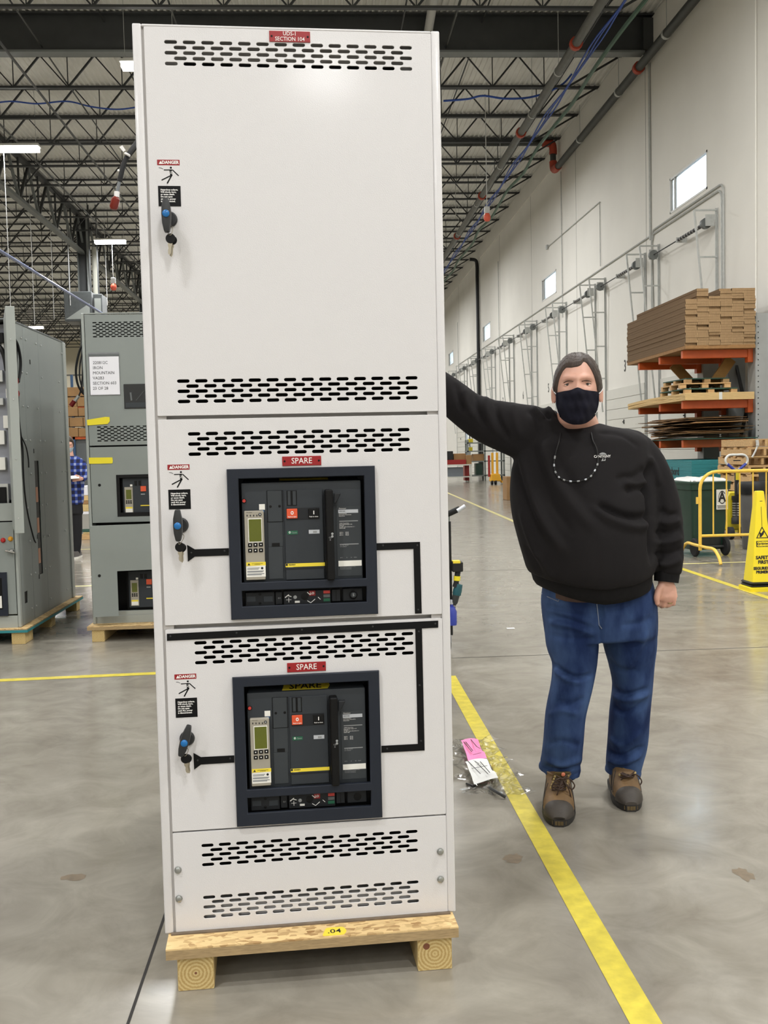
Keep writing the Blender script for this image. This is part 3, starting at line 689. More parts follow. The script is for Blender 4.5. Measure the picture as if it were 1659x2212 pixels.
MB().add([(x, yy(z), z) for x, z in tri+tri2], [(0, 1, 4, 3), (1, 2, 5, 4), (2, 0, 3, 5)]).build('warning_triangle', 'ink', cn)
MB().add([(x, yy(z), z) for x, z in ((-.025, .5), (-.012, .5), (.012, .525), (.02, .55), (.008, .558), (-.008, .535), (-.02, .545), (-.026, .537))], [tuple(range(8))]).build('slip_figure', 'ink', cn)
cone_box(-.002, .002, .6, .78, 'ink', 'pole_mark'); cone_box(-.012, .012, .83, .835, 'ink', 'slot_mark')
# ================================================================== the white switchgear cabinet
mat('cab_white', (216, 214, 214), .32, var=.0, bump=.2, bscale=420, coat=.22)
mat('cab_inner', (70, 68, 66), .6)
mat('cab_flange', (196, 192, 188), .5)  # greyed off the door white to put recess shade into the seams
mat('bezel', (31, 36, 46), .55, spec=.3, var=.04, vscale=40)
mat('brk_face', (49, 53, 57), .55, spec=.3); mat('brk_dark', (30, 32, 35), .55, spec=.3); mat('brk_panel', (55, 59, 62), .55, spec=.3); mat('brk_black', (8, 8, 9), .45, spec=.25)
mat('trip_beige', (158, 152, 138), .5); mat('lcd', (92, 98, 28), .15); mat('white_label', (236, 234, 226), .5)
mat('red_plate', (150, 20, 26), .4); mat('danger_red', (146, 16, 24), .45); mat('label_black', (9, 9, 11), .5, spec=.2); mat('print_white', (238, 236, 232), .5)
mat('push_red', (216, 84, 48), .4); mat('ind_green', (24, 92, 64), .4); mat('ind_red', (196, 60, 52), .4); mat('silver', (196, 200, 206), .35, .3); mat('label_yellow', (238, 214, 60), .5)
mat('handle_black', (34, 35, 36), .45); mat('button_blue', (24, 106, 172), .25); mat('key_steel', (176, 168, 150), .3, .8); mat('bolt_zinc', (170, 172, 170), .3, .9)
mat('print_grey', (150, 152, 152), .5); mat('pill_grey', (90, 92, 92), .5)
CX, CY, CZ, CA, CW, CHT, CDP = -.0589, 2.6192, .1177, .0582, .7741, 2.324, 1.38
cab = thing('switchgear_cabinet', 'tall white electrical switchgear cabinet standing on a wooden pallet', 'cabinet', (CX, CY, CZ), CA)
_cm = (Matrix.Translation((CX, CY, CZ)) @ Matrix.Rotation(CA, 4, 'Z')).inverted()
_co = _cm @ CAMP
def uv(px, py, y=0.0):
    d = _cm.to_3x3() @ ray(px, py); t = (y-_co.y)/d.y; p = _co + d*t; return p.x, p.z
def joinm(name, meshes, m):
    mb = MB()
    for me in meshes: mb.add([v.co for v in me.vertices], [tuple(p.vertices) for p in me.polygons])
    me = D.meshes.new(name); me.from_pydata(mb.v, [], mb.f); me.materials.append(MATS[m]); return me
HW = CW/2
for s in (-1, 1):
    MB().bb(min(s*HW, s*(HW-.0225)), max(s*HW, s*(HW-.0225)), 0, .05, 0, CHT).build('corner_post', 'cab_white', cab, bevel=.0045, seg=3)
    MB().bb(min(s*(HW-.0225), s*(HW-.05)), max(s*(HW-.0225), s*(HW-.05)), .008, .05, 0, CHT-.004).build('post_flange', 'cab_flange', cab)
    MB().bb(min(s*(HW-.002), s*(HW-.006)), max(s*(HW-.002), s*(HW-.006)), .05, CDP, .01, CHT-.01).build('side_panel', 'cab_white', cab)
MB().bb(-HW+.0225, HW-.0225, .0, .05, CHT-.0075, CHT-.001).build('top_rail', 'cab_white', cab, bevel=.002)
MB().bb(-HW+.006, HW-.006, .05, CDP, CHT-.012, CHT-.008).build('top_panel', 'cab_white', cab)
MB().bb(-HW+.006, HW-.006, CDP-.006, CDP, .01, CHT-.01).build('back_panel', 'cab_white', cab)
MB().bb(-HW+.006, HW-.006, .05, CDP, 0, .01).build('base_pan', 'cab_inner', cab)
MB().bb(-HW+.01, HW-.01, .22, .225, .02, CHT-.1).build('shade_sheet', 'brk_black', cab)  # black sheet added so the slots read as dark interior shade
# inner rails glimpsed through the slots
MB().bb(-HW+.05, HW-.05, .07, .075, CHT-.062, CHT-.012).build('inner_rail', 'cab_flange', cab)
MB().bb(-HW+.05, -HW+.105, .07, .075, CHT-.14, CHT-.062).bb(HW-.105, HW-.05, .07, .075, CHT-.14, CHT-.062).build('inner_gusset', 'cab_flange', cab, kind='stuff')
MB().bb(-HW+.05, HW-.05, .06, .17, .0, .05).build('inner_base_channel', 'cab_flange', cab)

def slots(cx0, cx1, z0, z1, n):
    """five staggered rows of slots: centre of first and last slot in the long rows, top and bottom row heights"""
    out = []
    for r in range(5):
        z = z0+(z1-z0)*r/4; st = (cx1-cx0)/(n-1)
        for k in range(n if r % 2 == 0 else n-1): out.append(stadium(cx0+st*(k+(.5 if r % 2 else 0)), z, .0315, .0086, 4))
    return out
def grp(tl, bl, tr, br, n):
    a, b, c, d = uv(*tl), uv(*bl), uv(*tr), uv(*br)
    return slots((a[0]+b[0])/2, (c[0]+d[0])/2, (a[1]+c[1])/2, (b[1]+d[1])/2, n)
def quad(pts):
    q = [uv(*p) for p in pts]      # TL TR BR BL
    return (q[0][0]+q[3][0])/2, (q[1][0]+q[2][0])/2, (q[2][1]+q[3][1])/2, (q[0][1]+q[1][1])/2   # x0 x1 z0 z1
DX0, DX1 = -HW+.0285, HW-.0225
def door_leaf(name, z0, z1, holes, lab=None):
    me = plate(name, rp(rect(DX0, DX1, z0, z1), .003), holes, .0035, .0008)
    me = up_xz(me); me.transform(Matrix.Translation((0, .00175, 0)))
    fl_ = MB().bb(DX0, DX0+.003, .002, .026, z0, z1).bb(DX1-.003, DX1, .002, .026, z0, z1).bb(DX0, DX1, .002, .026, z0, z0+.003).bb(DX0, DX1, .002, .026, z1-.003, z1).mesh('f')
    o = obj(name, joinm(name, [me, fl_], 'cab_white'), None, cab)
    if lab: o['label'] = lab
    return o
G1 = grp((368.5, 89.2), (369.7, 135.7), (876.5, 104.3), (877.4, 150.2), 14)
G2 = grp((395.7, 821.6), (397.5, 865.8), (889.2, 818), (889.9, 860.8), 14)
G3 = grp((418.9, 936.2), (420.8, 980.2), (872, 929.4), (872.8, 971.9), 13)
G4 = grp((433.2, 1390.3), (434.3, 1433.3), (880.1, 1367.7), (881.1, 1409.2), 13)
G5 = grp((448.3, 1826.8), (449.4, 1867.8), (889.6, 1796.6), (890.2, 1837.3), 13)
G6 = grp((451.9, 1938.8), (453.1, 1980.5), (891.7, 1905.9), (892.4, 1946.3), 13)
d1 = quad([(308, 56), (933, 73), (943.6, 890.3), (341.9, 896.5)])
d2 = quad([(341.9, 904.2), (942.6, 898), (950.3, 1326), (357.4, 1352)])
d3 = quad([(356.4, 1361.7), (950.3, 1334.3), (959.3, 1758.7), (371, 1797)])
d4 = quad([(372, 1800), (959.5, 1762), (963.5, 1968.9), (380, 2015.3)])
B1 = quad([(490.1, 1013.5), (809, 1006.2), (815.7, 1324), (499.7, 1338.5)])
def z2(zx, zy): return 480+zx/4.484, 1410+zy/4.484
B2 = quad([z2(98, 243), z2(1513, 160), z2(1550, 1580), z2(145, 1675)])
def inset(b, k): return rect(b[0]+k, b[1]-k, b[2]+k, b[3]-k)
doors = [door_leaf('door', d1[2], d1[3], G1+G2, 'blank white upper door with two rows of vents'),
         door_leaf('door', d2[2], d2[3], G3+[inset(B1, .012)], 'white middle door framing a breaker'),
         door_leaf('door', d3[2], d3[3], G4+[inset(B2, .012)], 'white lower door framing a breaker with handwritten tape')]
base = door_leaf('vent_cover', d4[2], d4[3], G5+G6, 'bolted white vent cover')
for z in ((d1[2]+d2[3])/2, (d2[2]+d3[3])/2, (d3[2]+d4[3])/2):
    MB().bb(-HW+.03, HW-.03, .027, .045, z-.02, z+.02).build('cross_rail', 'cab_flange', cab)
bolt = MB().lathe([(.0095, 0), (.0095, .0015), (.0078, .002), (.0078, .0065), (.006, .0075), (.001, .0078)], 12).mesh('bolt', smooth=.5); bolt.materials.append(MATS['bolt_zinc'])
for p in ((384.5, 1879), (386.5, 1941), (951, 1839), (951.5, 1899)):
    x, z = uv(*p); place('bolt', bolt, base, (x, -.0, z), (PI/2, 0, 0))
# nameplates
def nameplate(door, q, lines, sz):
    x0, x1, z0, z1 = quad(q); cx, cz = (x0+x1)/2, (z0+z1)/2
    MB().bb(x0, x1, -.0025, 0, z0, z1).build('nameplate', 'red_plate', door, bevel=.0006)
    text('lettering', lines, sz, 'print_white', door, (cx, -.0029, cz), sx=.92, ls=.95, bold=.0001)
    for s in (x0+.006, x1-.006): MB().lathe([(.0028, 0), (.0022, .0008)], 10, disc_m(s, cz, -.0025)).build('screw', 'brk_black', door)
nameplate(doors[0], [(581.2, 66.5), (669.7, 69.5), (670, 92.7), (581.9, 90)], 'UDS-1\nSECTION 104', .0138)
nameplate(doors[1], [(609.4, 986.3), (693.7, 984.5), (693.7, 1005.3), (609.8, 1006.4)], 'SPARE', .0215)
nameplate(doors[2], [(619.8, 1432.3), (703.7, 1428.3), (703.9, 1448.4), (620.5, 1452.4)], 'SPARE', .0215)
# danger labels
def seg(a, b, w):
    a, b = Vector(a), Vector(b); d = (b-a).normalized(); n = Vector((-d.y, d.x))*w/2; e = d*w/2*.6
    return [a-e*.3+n*.8, b+n*.8, b+e+n*.3, b+e-n*.3, b-n*.8, a-e*.3-n*.8]
def danger(door, p_red, p_black):
    x0, z1 = uv(*p_red); xb, zb = uv(*p_black); w = .0555; h = z1-zb
    MB().bb(x0-.001, x0+w+.001, -.0004, 0, zb-.002, z1+.001).build('warning_label', 'cab_white', door)
    MB().bb(x0, x0+w, -.0008, 0, z1-.0135, z1).build('danger_band', 'danger_red', door)
    text('lettering', 'DANGER', .0108, 'print_white', door, (x0+.0325, -.0012, z1-.0068), bold=.0004, sx=.96)
    tx = x0+.0085; MB().add([(tx-.0045, -.0011, z1-.0105), (tx+.0045, -.0011, z1-.0105), (tx, -.0011, z1-.0025)], [(0, 1, 2)]).build('alert_mark', 'print_white', door)
    mb = MB(); ox, oz, s = x0, z1-.0135, .0555/380
    P = lambda a, b: (ox+(a-152)*s, oz-(b-292)*s*.98)
    for a, b, wd in (((262, 374), (400, 372), 15), ((408, 372), (505, 470), 17), ((375, 380), (385, 470), 48), ((385, 465), (222, 548), 19), ((392, 462), (312, 603), 22), ((178, 336), (215, 340), 7), ((212, 338), (246, 357), 7)):
        pl = seg(P(*a), P(*b), wd*s*(1.0 if wd > 40 else 1.3)); mb.add([(q[0], -.0009, q[1]) for q in pl], [tuple(range(6))])
    c = P(381, 334); mb.add([(c[0]+18*s*math.cos(k), -.0009, c[1]+18*s*math.sin(k)) for k in np.linspace(0, 2*PI, 14)[:-1]], [tuple(range(13))])
    mb.build('shock_figure_print', 'label_black', door)
    mb = MB()
    for a, b in (((372, 395), (402, 412)), ((402, 408), (368, 428)), ((366, 424), (408, 446))):
        pl = seg(P(*a), P(*b), 7*s); mb.add([(q[0], -.0012, q[1]) for q in pl], [tuple(range(6))])
    mb.build('spark_print', 'print_white', door)
    MB().bb(x0, x0+w, -.0008, 0, zb-.0505, zb).build('text_panel', 'label_black', door)
    text('lettering', 'Hazardous voltage.\nWill shock, burn,\nor cause death.\nDo not open\nuntil ALL power\nis disconnected.', .0056, 'print_white', door, (x0+.006, -.0012, zb-.024), align='LEFT', bold=.00022, ls=1.02)
danger(doors[0], (339.2, 345), (340.9, 401.5))
danger(doors[1], (361.5, 1004), (364.1, 1058))
danger(doors[2], (376.7, 1457), (378.7, 1509))
# mimic bus strips
def strip_poly(door, pts, nm='mimic_strip'):
    MB().prism([uv(*p) for p in pts], -.0022, 0).build(nm, 'label_black', door)
def dots(door, pts):
    for p in pts:
        x, z = uv(*p); MB().lathe([(.0028, 0), (.0024, .0008), (.0008, .0013)], 8, disc_m(x, z, -.0022)).build('rivet', 'handle_black', door)
strip_poly(doors[1], [(404.4, 1176.9), (421.1, 1186.6), (494.2, 1184), (494.6, 1199.6), (421.1, 1202.2), (406.1, 1213.1)])
strip_poly(doors[1], [(813, 1173.5), (907, 1170.5), (910.8, 1324.7), (896.3, 1325.3), (893, 1185.5), (813, 1188.5)])
strip_poly(doors[2], [(360.6, 1369), (946.3, 1340.5), (946.3, 1355.4), (911.2, 1357.2), (917, 1620.5), (824, 1625.5), (824, 1611), (902.5, 1606.8), (896.9, 1358), (360.8, 1384)])
strip_poly(doors[2], [(418.1, 1626.4), (434.2, 1635.3), (506, 1631.5), (506, 1646.7), (434.2, 1651), (419.7, 1661.9)])
dots(doors[1], [(413, 1194), (485, 1190), (827, 1178), (901, 1178), (903, 1317)])
dots(doors[2], [(368, 1374), (511, 1367), (652, 1360), (805, 1353), (940, 1347), (904.5, 1364), (906, 1480), (909, 1600), (836, 1617), (427, 1642), (497, 1638)])
# bezels
def bezel(door, b, lo):
    x0, x1, z0, z1 = b; h = z1-z0; w = x1-x0
    main = rect(x0+w*.077, x1-w*.077, z0+h*.245, z1-h*.064); low = rect(x0+w*.077, x1-w*.077, z0+h*.085, z0+h*.19)
    me = up_xz(plate('bezel', rect(x0, x1, z0, z1), [main, low], .013, .002)); me.transform(Matrix.Translation((0, -.0055, 0)))
    obj('bezel', me, 'bezel', door)
    MB().bb(x0+.014, x0+.017, .0, .1, z0+.014, z1-.014).bb(x1-.017, x1-.014, .0, .1, z0+.014, z1-.014).bb(x0+.014, x1-.014, .0, .1, z1-.017, z1-.014).bb(x0+.014, x1-.014, 0, .1, z0+.014, z0+.017).build('bezel_sleeve', 'brk_black', door, kind='stuff')
bezel(doors[1], B1, 0); bezel(doors[2], B2, 1)

# ---- handles and keys
def handle(door, p_blue, p_top, p_bot, tilt, key_bow, key_end, lab):
    x, z = uv(*p_blue); xt, zt = uv(*p_top); xb, zb = uv(*p_bot); up_, dn = math.hypot(xt-x, zt-z), math.hypot(xb-x, zb-z)
    c, s = math.cos(tilt), math.sin(tilt)
    R_ = lambda a, b: (x+a*c+b*s, z-a*s+b*c)
    out = [(-.0062, up_), (.0062, up_), (.011, up_*.45), (.0118, 0), (.0105, -dn*.5), (.0062, -dn), (-.0062, -dn), (-.0105, -dn*.5), (-.0118, 0), (-.011, up_*.45)]
    h = MB().prism([R_(a, b) for a, b in out], -.056, -.034).build('handle', 'handle_black', door, bevel=.004, seg=2)
    h['label'] = 'black swing handle with a blue lock button'
    MB().lathe([(.0085, 0), (.0085, .038)], 16, disc_m(*R_(0, 0))).build('handle_stem', 'handle_black', door, smooth=.6)
    MB().lathe([(.0195, 0), (.0195, .004), (.016, .009)], 20, disc_m(*R_(.004, -.002))).build('handle_rose', 'handle_black', door, smooth=.6)
    MB().lathe([(.0088, .0), (.0088, .003), (.007, .0045), (.002, .005)], 20, disc_m(x, z, -.056)).build('lock_button', 'button_blue', door, smooth=.6)
    kx, kz = uv(*key_bow); ex, ez = uv(*key_end)
    k = thing('key_pair', lab, 'keys', (CX, CY, CZ), CA, group='key pairs on the cabinet handles')
    hx, hz = R_(.004, -dn*.5)
    MB().tube(bez([(hx, -.03, hz), (hx+.01, -.038, (hz+kz)/2+.01), (kx+.003, -.042, kz+.011), (kx-.002, -.044, kz+.008), (hx-.003, -.036, (hz+kz)/2), (hx, -.03, hz)], 4), .0009, 6).build('key_ring', 'key_steel', k)
    ky = -.04
    MB().lathe([(.0115, -.0025), (.0122, -.0015), (.0122, .0015), (.0115, .0025)], 20, disc_m(kx, kz, ky)).build('key_bow', 'brk_black', k, smooth=.5)
    MB().lathe([(.0112, -.002), (.0118, 0), (.0112, .002)], 20, disc_m(kx+.0035, kz-.0025, ky+.008)).build('key_bow', 'brk_black', k, smooth=.5)
    dx, dz = ex-kx, ez-kz; L_ = math.hypot(dx, dz); ux, uz = dx/L_, dz/L_
    for oy, sh in ((0, 0), (.008, .003)):
        q = [(-.0055, .009), (.0055, .009), (.0055, .017), (.0038, .019), (.0042, L_-.006), (.001, L_), (-.0034, L_-.004), (-.0042, L_*.7), (-.003, L_*.6), (-.0042, L_*.5), (-.0055, .017)]
        MB().prism([(kx+sh-a*uz+bb_*ux, kz-sh+a*ux+bb_*uz) for a, bb_ in q], ky+oy-.001, ky+oy+.001).build('key_blade', 'key_steel', k)
    return h
handle(doors[0], (363, 472.5), (362.4, 438.7), (366.8, 510.5), 0, (371.6, 522.5), (369, 558), 'pair of black-headed keys hanging from the upper door handle')
handle(doors[1], (387.6, 1132.8), (386.4, 1098.7), (391.1, 1166), 0, (391.4, 1178.7), (392.9, 1210.4), 'pair of black-headed keys hanging from the middle door handle')
handle(doors[2], (401.6, 1592.1), (412.5, 1557.2), (391, 1621.2), .3, (403.5, 1628.8), (407.8, 1660.2), 'pair of black-headed keys hanging from the tilted lower handle')
# wiring whip with red plug sticking out past the left edge of the cabinet
wh = thing('wiring_whip', 'black wiring whip with white ties and a red plug poking out beside the cabinet', 'cable', (0, 0, 0))
Pw = [Vector((-.495, 3.66, at(330, 240, 3.6).z+.04)), at(330, 240, 3.6), at(300, 300, 3.55), at(281, 328, 3.5), at(268, 352, 3.48), at(261, 380, 3.47), at(258, 392, 3.47)]
MB().tube(bez(Pw, 5), .0085, 8).build('sleeve', 'rubber', wh, smooth=.8)
MB().tube([at(258, 392, 3.47), at(252, 420, 3.46)], .006, 8).build('clear_sleeve', mat('clear_sleeve', (120, 124, 126), .15, .2), wh, smooth=.8)
MB().tube([at(252.5, 414, 3.46), at(252, 426, 3.46)], .009, 8).build('white_wrap', 'print_white', wh, smooth=.8)
MB().tube([at(251.5, 425, 3.46), at(250, 430, 3.46), at(246, 448, 3.46), at(246, 453, 3.46)], [.008, .0145, .0145, .01], 10).build('red_plug', mat('plug_red', (118, 34, 22), .25), wh, smooth=.6)
for p in ((275, 334), (260, 371)): MB().lathe([(.0095, -.0035), (.011, -.002), (.011, .002), (.0095, .0035)], 12, Matrix.Translation(at(p[0], p[1], 3.48)) @ Matrix.Rotation(.5, 4, 'Y')).build('zip_tie', 'print_white', wh, smooth=.6)
a = at(266, 328, 3.49); MB().add([a+Vector((0, 0, 0)), a+Vector((-.012, 0, .016)), a+Vector((-.002, 0, .022)), a+Vector((.008, .004, .006)), a+Vector((0, .002, 0)), a+Vector((-.012, .002, .016)), a+Vector((-.002, .002, .022)), a+Vector((.008, .006, .006))], [(0, 1, 2, 3), (7, 6, 5, 4), (0, 4, 5, 1), (1, 5, 6, 2), (2, 6, 7, 3), (3, 7, 4, 0)]).build('cable_tag', 'print_white', wh)

# ---- circuit breakers
BCX, BCZ = (B1[0]+B1[1])/2, (B1[2]+B1[3])/2
def bk(zx, zy):
    x, z = uv(470+zx/4.484, 960+zy/4.484); return x-BCX, z-BCZ
def br(zx0, zy0, zx1, zy1, y0, y1, name, m, par, bev=0.0):
    a, b = bk(zx0, zy0), bk(zx1, zy1)
    return MB().bb(min(a[0], b[0]), max(a[0], b[0]), y1, y0, min(a[1], b[1]), max(a[1], b[1])).build(name, m, par, bevel=bev)
def bt(s, zx, zy, size, m, par, y, align='LEFT', bold=0.0, sx=1, ls=1.0, nm='lettering'):
    x, z = bk(zx, zy); return text(nm, s, size, m, par, (x, y, z), align=align, bold=bold, sx=sx, ls=ls)
def bd(zx, zy, rz, y0, h, name, m, par, n=16):
    x, z = bk(zx, zy); r = rz/4.484*.00119
    return MB().lathe([(r, 0), (r, h*.8), (r*.85, h)], n, disc_m(x, z, y0)).build(name, m, par, smooth=.6)
def breaker(loc, lab, lower):
    t = thing('circuit_breaker', lab, 'breaker', (0, 0, 0), CA, group='draw-out breakers of the white cabinet')
    t.location = Matrix.Translation((CX, CY, CZ)) @ (Matrix.Rotation(CA, 4, 'Z') @ Vector(loc))
    f0 = .006
    a, b = bk(226, 400 if lower else 376), bk(1412, 1330)
    f = MB().bb(a[0], b[0], f0, .09, b[1], a[1]).build('face', 'brk_face', t, bevel=.004, seg=2)
    T0, T1 = f0+.004, .058; zs = a[1]-.002; zr = zs+.010
    MB().add([(a[0]+.002, T0, zs), (b[0]-.002, T0, zs), (b[0]-.006, T1, zr), (a[0]+.006, T1, zr), (a[0]+.002, T0, zs-.01), (b[0]-.002, T0, zs-.01), (b[0]-.006, T1, zs-.01), (a[0]+.006, T1, zs-.01)], [(0, 1, 2, 3), (7, 6, 5, 4), (0, 4, 5, 1), (1, 5, 6, 2), (2, 6, 7, 3), (3, 7, 4, 0)]).build('top_slope', 'brk_face', t)
    sl_ = lambda q: (zs+(zr-zs)*q+.0008, T0+(T1-T0)*q)
    bd(255, 548, 17, f0, .004, 'reset_button', 'ind_red', t)
    bd(255, 548, 24, f0, .001, 'reset_collar', 'brk_black', t)
    # trip unit
    u = br(257, 645, 465, 1306, f0, -.008, 'trip_unit', 'trip_beige', t, .0015); y = -.008
    br(293, 716, 434, 945, y, y-.001, 'screen_frame', 'white_label', u); MATS['trip_frame'] = mat('trip_frame', (196, 190, 172), .5)
    br(301, 724, 428, 936, y, y-.0015, 'screen', 'lcd', u)
    for i, (zx, zy) in enumerate(((315, 973), (367, 970), (420, 967), (316, 1026), (368, 1024), (421, 1022))):
        br(zx-20, zy-18, zx+20, zy+18, y, y-.0018, 'key_button', 'brk_black', u, .0008)
        br(zx-6, zy-6, zx+6, zy+4, y-.0018, y-.0021, 'key_mark', 'print_white', u)
    bd(411, 677, 15, y, .0015, 'dial', 'brk_black', u); bd(411, 677, 9, y-.0015, .0006, 'dial_centre', 'print_grey', u)
    for zx in (286, 318, 350, 381): br(zx-5, 680, zx+5, 696, y, y-.0004, 'led_mark', 'brk_dark', u)
    bt('Micrologic', 280, 658, .0034, 'brk_black', u, y-.0006)
    br(278, 1140, 467, 1174, y, y-.0006, 'warning_strip', 'label_yellow', u); br(278, 1174, 467, 1276, y, y-.0006, 'instruction_label', 'white_label', u)
    bt('CAUTION/PRECAUCION\nATTENTION', 385, 1156, .0026, 'ink', u, y-.001, 'CENTER', .00005)
    a_, b_ = bk(290, 1168), bk(318, 1146); MB().add([(a_[0], y-.0009, a_[1]), (b_[0], y-.0009, a_[1]), ((a_[0]+b_[0])/2, y-.0009, b_[1])], [(0, 1, 2)]).build('alert_mark', 'ink', u)
    for zy, ln in ((1192, 120), (1204, 110), (1222, 160), (1230, 150), (1248, 165), (1258, 140)): br(288, zy, 288+ln, zy+4, y, y-.0009, 'print_line', 'print_grey', u)
    bd(432, 1195, 12, y-.0003, .0006, 'seal_mark', 'ink', u)
    br(401, 580, 459, 634, f0, f0-.0006, 'blank_sticker', 'white_label', t, .0002); br(410, 640, 450, 656, f0, f0-.0005, 'blue_tab', 'button_blue', t)
    # access panel, lower covers
    p = br(480, 452, 629, 748, f0, f0-.003, 'access_panel', 'brk_panel', t, .001)
    for zx, zy in ((512, 602), (600, 598)): bd(zx, zy, 13, f0-.003, .0006, 'screw_hole', 'brk_black', p)
    for e in ((478, 449, 632, 453), (478, 747, 632, 752), (477, 449, 481, 752), (629, 449, 633, 752)): br(*e, f0, f0-.0006, 'panel_gap', 'brk_black', t)
    br(487, 757, 637, 990, f0, f0-.002, 'cover', 'brk_panel', t, .0006); br(525, 957, 603, 988, f0-.0018, f0-.0025, 'cover_slot', 'brk_black', t)
    br(490, 996, 640, 1303, f0, f0-.002, 'cover', 'brk_panel', t, .0006)
    # centre panel
    c = br(640, 445, 1038, 1300, f0, f0-.006, 'control_panel', 'brk_face', t, .001); y = f0-.006
    br(667, 447, 770, 592, y, y-.0008, 'counter_window', 'brk_black', c); 
    for q in ((678, 452, 708, 586), (726, 452, 760, 586)): br(*q, y-.0008, y-.0014, 'window_shutter', 'brk_panel', c)
    br(664, 618, 988, 724, y, y-.0007, 'button_recess', 'brk_dark', c)
    k = br(668, 624, 774, 715, y, y-.004, 'push_button', 'push_red', c, .0008); br(878, 622, 983, 712, y, y-.004, 'push_button', 'brk_black', c, .0008)
    bt('O', 722, 664, .012, 'print_white', c, y-.0046, 'CENTER', .0006, .8); bt('Push to open', 722, 700, .0042, 'print_white', c, y-.0046, 'CENTER', .0001)
    bt('I', 931, 660, .012, 'print_white', c, y-.0046, 'CENTER', .0006); bt('Push to close', 931, 698, .0042, 'print_white', c, y-.0046, 'CENTER', .0001)
    br(676, 838, 776, 870, y, y-.0008, 'open_flag', 'ind_green', c); bt('O', 699, 853, .0075, 'print_white', c, y-.0012, 'CENTER', .0003, .8); bt('Open', 716, 854, .0062, 'print_grey', c, y-.0012, 'LEFT')
    br(883, 828, 988, 862, y, y-.0008, 'charge_flag', 'silver', c); br(925, 838, 962, 856, y-.0008, y-.0012, 'charge_mark', 'print_grey', c)
    br(658, 1156, 1040, 1176, y, y-.0006, 'yellow_band', 'label_yellow', c); bt('SQUARE D', 690, 1167, .0036, 'ink', c, y-.001, 'LEFT', .0002); br(660, 1157, 680, 1176, y-.0006, y-.0009, 'emblem', 'ink', c)
    br(682, 1186, 736, 1190, y, y-.0004, 'print_line', 'print_grey', c); br(640, 1200, 1038, 1203, y, y-.0003, 'groove_line', 'brk_dark', c)
    # charging handle
    h = br(1032, 437, 1132, 1302, f0, -.03, 'charging_handle', 'brk_black', t, .003)
    pts = [bk(1120, 470), bk(1188, 468), bk(1165, 520), bk(1132, 570), bk(1120, 570)]; MB().prism(pts, -.028, -.012).build('handle_beak', 'brk_dark', t, bevel=.002)
    for zx, zy in ((1104, 857), (1104, 882)): bd(zx, zy, 12, -.03, .0006, 'mark_dot', 'print_grey', h)
    bt('CE\nX', 1084, 905, .006, 'print_grey', h, -.0306, 'CENTER')
    # data plate
    p = br(1150, 600, 1400, 1270, f0, f0-.001, 'data_plate', 'brk_panel', t); y = f0-.0012
    br(1170, 634, 1363, 662, y, y-.0004, 'silver_strip', 'silver', p); bt('Masterpact', 1175, 622, .0042, 'print_white', p, y-.0004); bt('NW12N', 1178, 650, .0044, 'ink', p, y-.0008, 'LEFT', .0001)
    bt('Circuit Breaker\nInterruptor Automatico\nDisjoncteur', 1175, 684, .0034, 'print_white', p, y-.0004, ls=.95)
    br(1180, 742, 1362, 744, y, y-.0003, 'rule_line', 'print_grey', p)
    bt('1200A Frame/Cap.\nInterrupting rating: Ir kA\n50/60 Hz\nUL 489 / CSA C22.2 No 5.1 /\nNEMA AB1', 1180, 790, .0034, 'print_white', p, y-.0004, ls=.95)
    bt('240 V~     65 kA\n480 V~     65 kA\n600 V~     50 kA', 1182, 868, .0036, 'print_white', p, y-.0004)
    br(1185, 966, 1368, 968, y, y-.0003, 'rule_line', 'print_grey', p); bt('Cat. No. W12N\nS/N 5000027', 1186, 987, .0034, 'print_grey', p, y-.0004)
    bt('40°C         H         B1    50/60', 1188, 1100, .0036, 'print_grey', p, y-.0004)
    br(1172, 1130, 1398, 1176, y, y-.0005, 'white_strip', 'white_label', p)
    bt('Instantaneous Protection Only\nProteccion Instantanea\nProtection Instantanee', 1190, 1200, .0032, 'print_grey', p, y-.0004, ls=.95)
    # lower racking strip
    l0 = .012
    br(228, 1405, 1455, 1590, .03, .028, 'racking_back', 'brk_black', t)
    br(265, 1440, 555, 1572, .028, l0, 'blank_cover', 'brk_dark', t, .002)
    for zy in (1458, 1543): bd(410, zy, 14, l0, .0008, 'cover_screw', 'brk_black', t)
    for zx in (325, 490): br(zx-45, 1480, zx+45, 1530, l0, l0-.0008, 'knockout', 'brk_face', t, .0004)
    br(560, 1435, 628, 1555, .028, l0, 'switch_block', 'brk_dark', t, .001); bt('0/1', 600, 1495, .006, 'print_grey', t, l0-.001, 'CENTER')
    br(640, 1430, 1100, 1550, .028, l0+.001, 'racking_panel', 'brk_dark', t, .001)
    mb = MB()
    for pa, pb, wd in (((655, 1490), (690, 1462), 12), ((680, 1470), (715, 1480), 10), ((690, 1490), (692, 1535), 6), ((665, 1512), (715, 1510), 5), ((870, 1438), (900, 1462), 10), ((872, 1520), (905, 1540), 8), ((905, 1540), (945, 1505), 8), ((975, 1485), (998, 1506), 7)):
        pl = seg(bk(*pa), bk(*pb), wd/4.484*.00119); mb.add([(q[0], l0-.0004, q[1]) for q in pl], [tuple(range(6))])
    mb.build('instruction_print', 'print_white', t)
    bd(752, 1486, 18, l0+.001, .002, 'grey_plug', 'print_grey', t); bd(845, 1478, 36, l0+.001, .0012, 'crank_hole', 'brk_black', t)
    br(750, 1522, 798, 1540, l0+.001, l0, 'white_tag', 'white_label', t); br(888, 1424, 950, 1470, l0+.001, l0, 'red_mark', 'danger_red', t); bt('LO', 918, 1448, .0082, 'print_white', t, l0-.0005, 'CENTER', .0003)
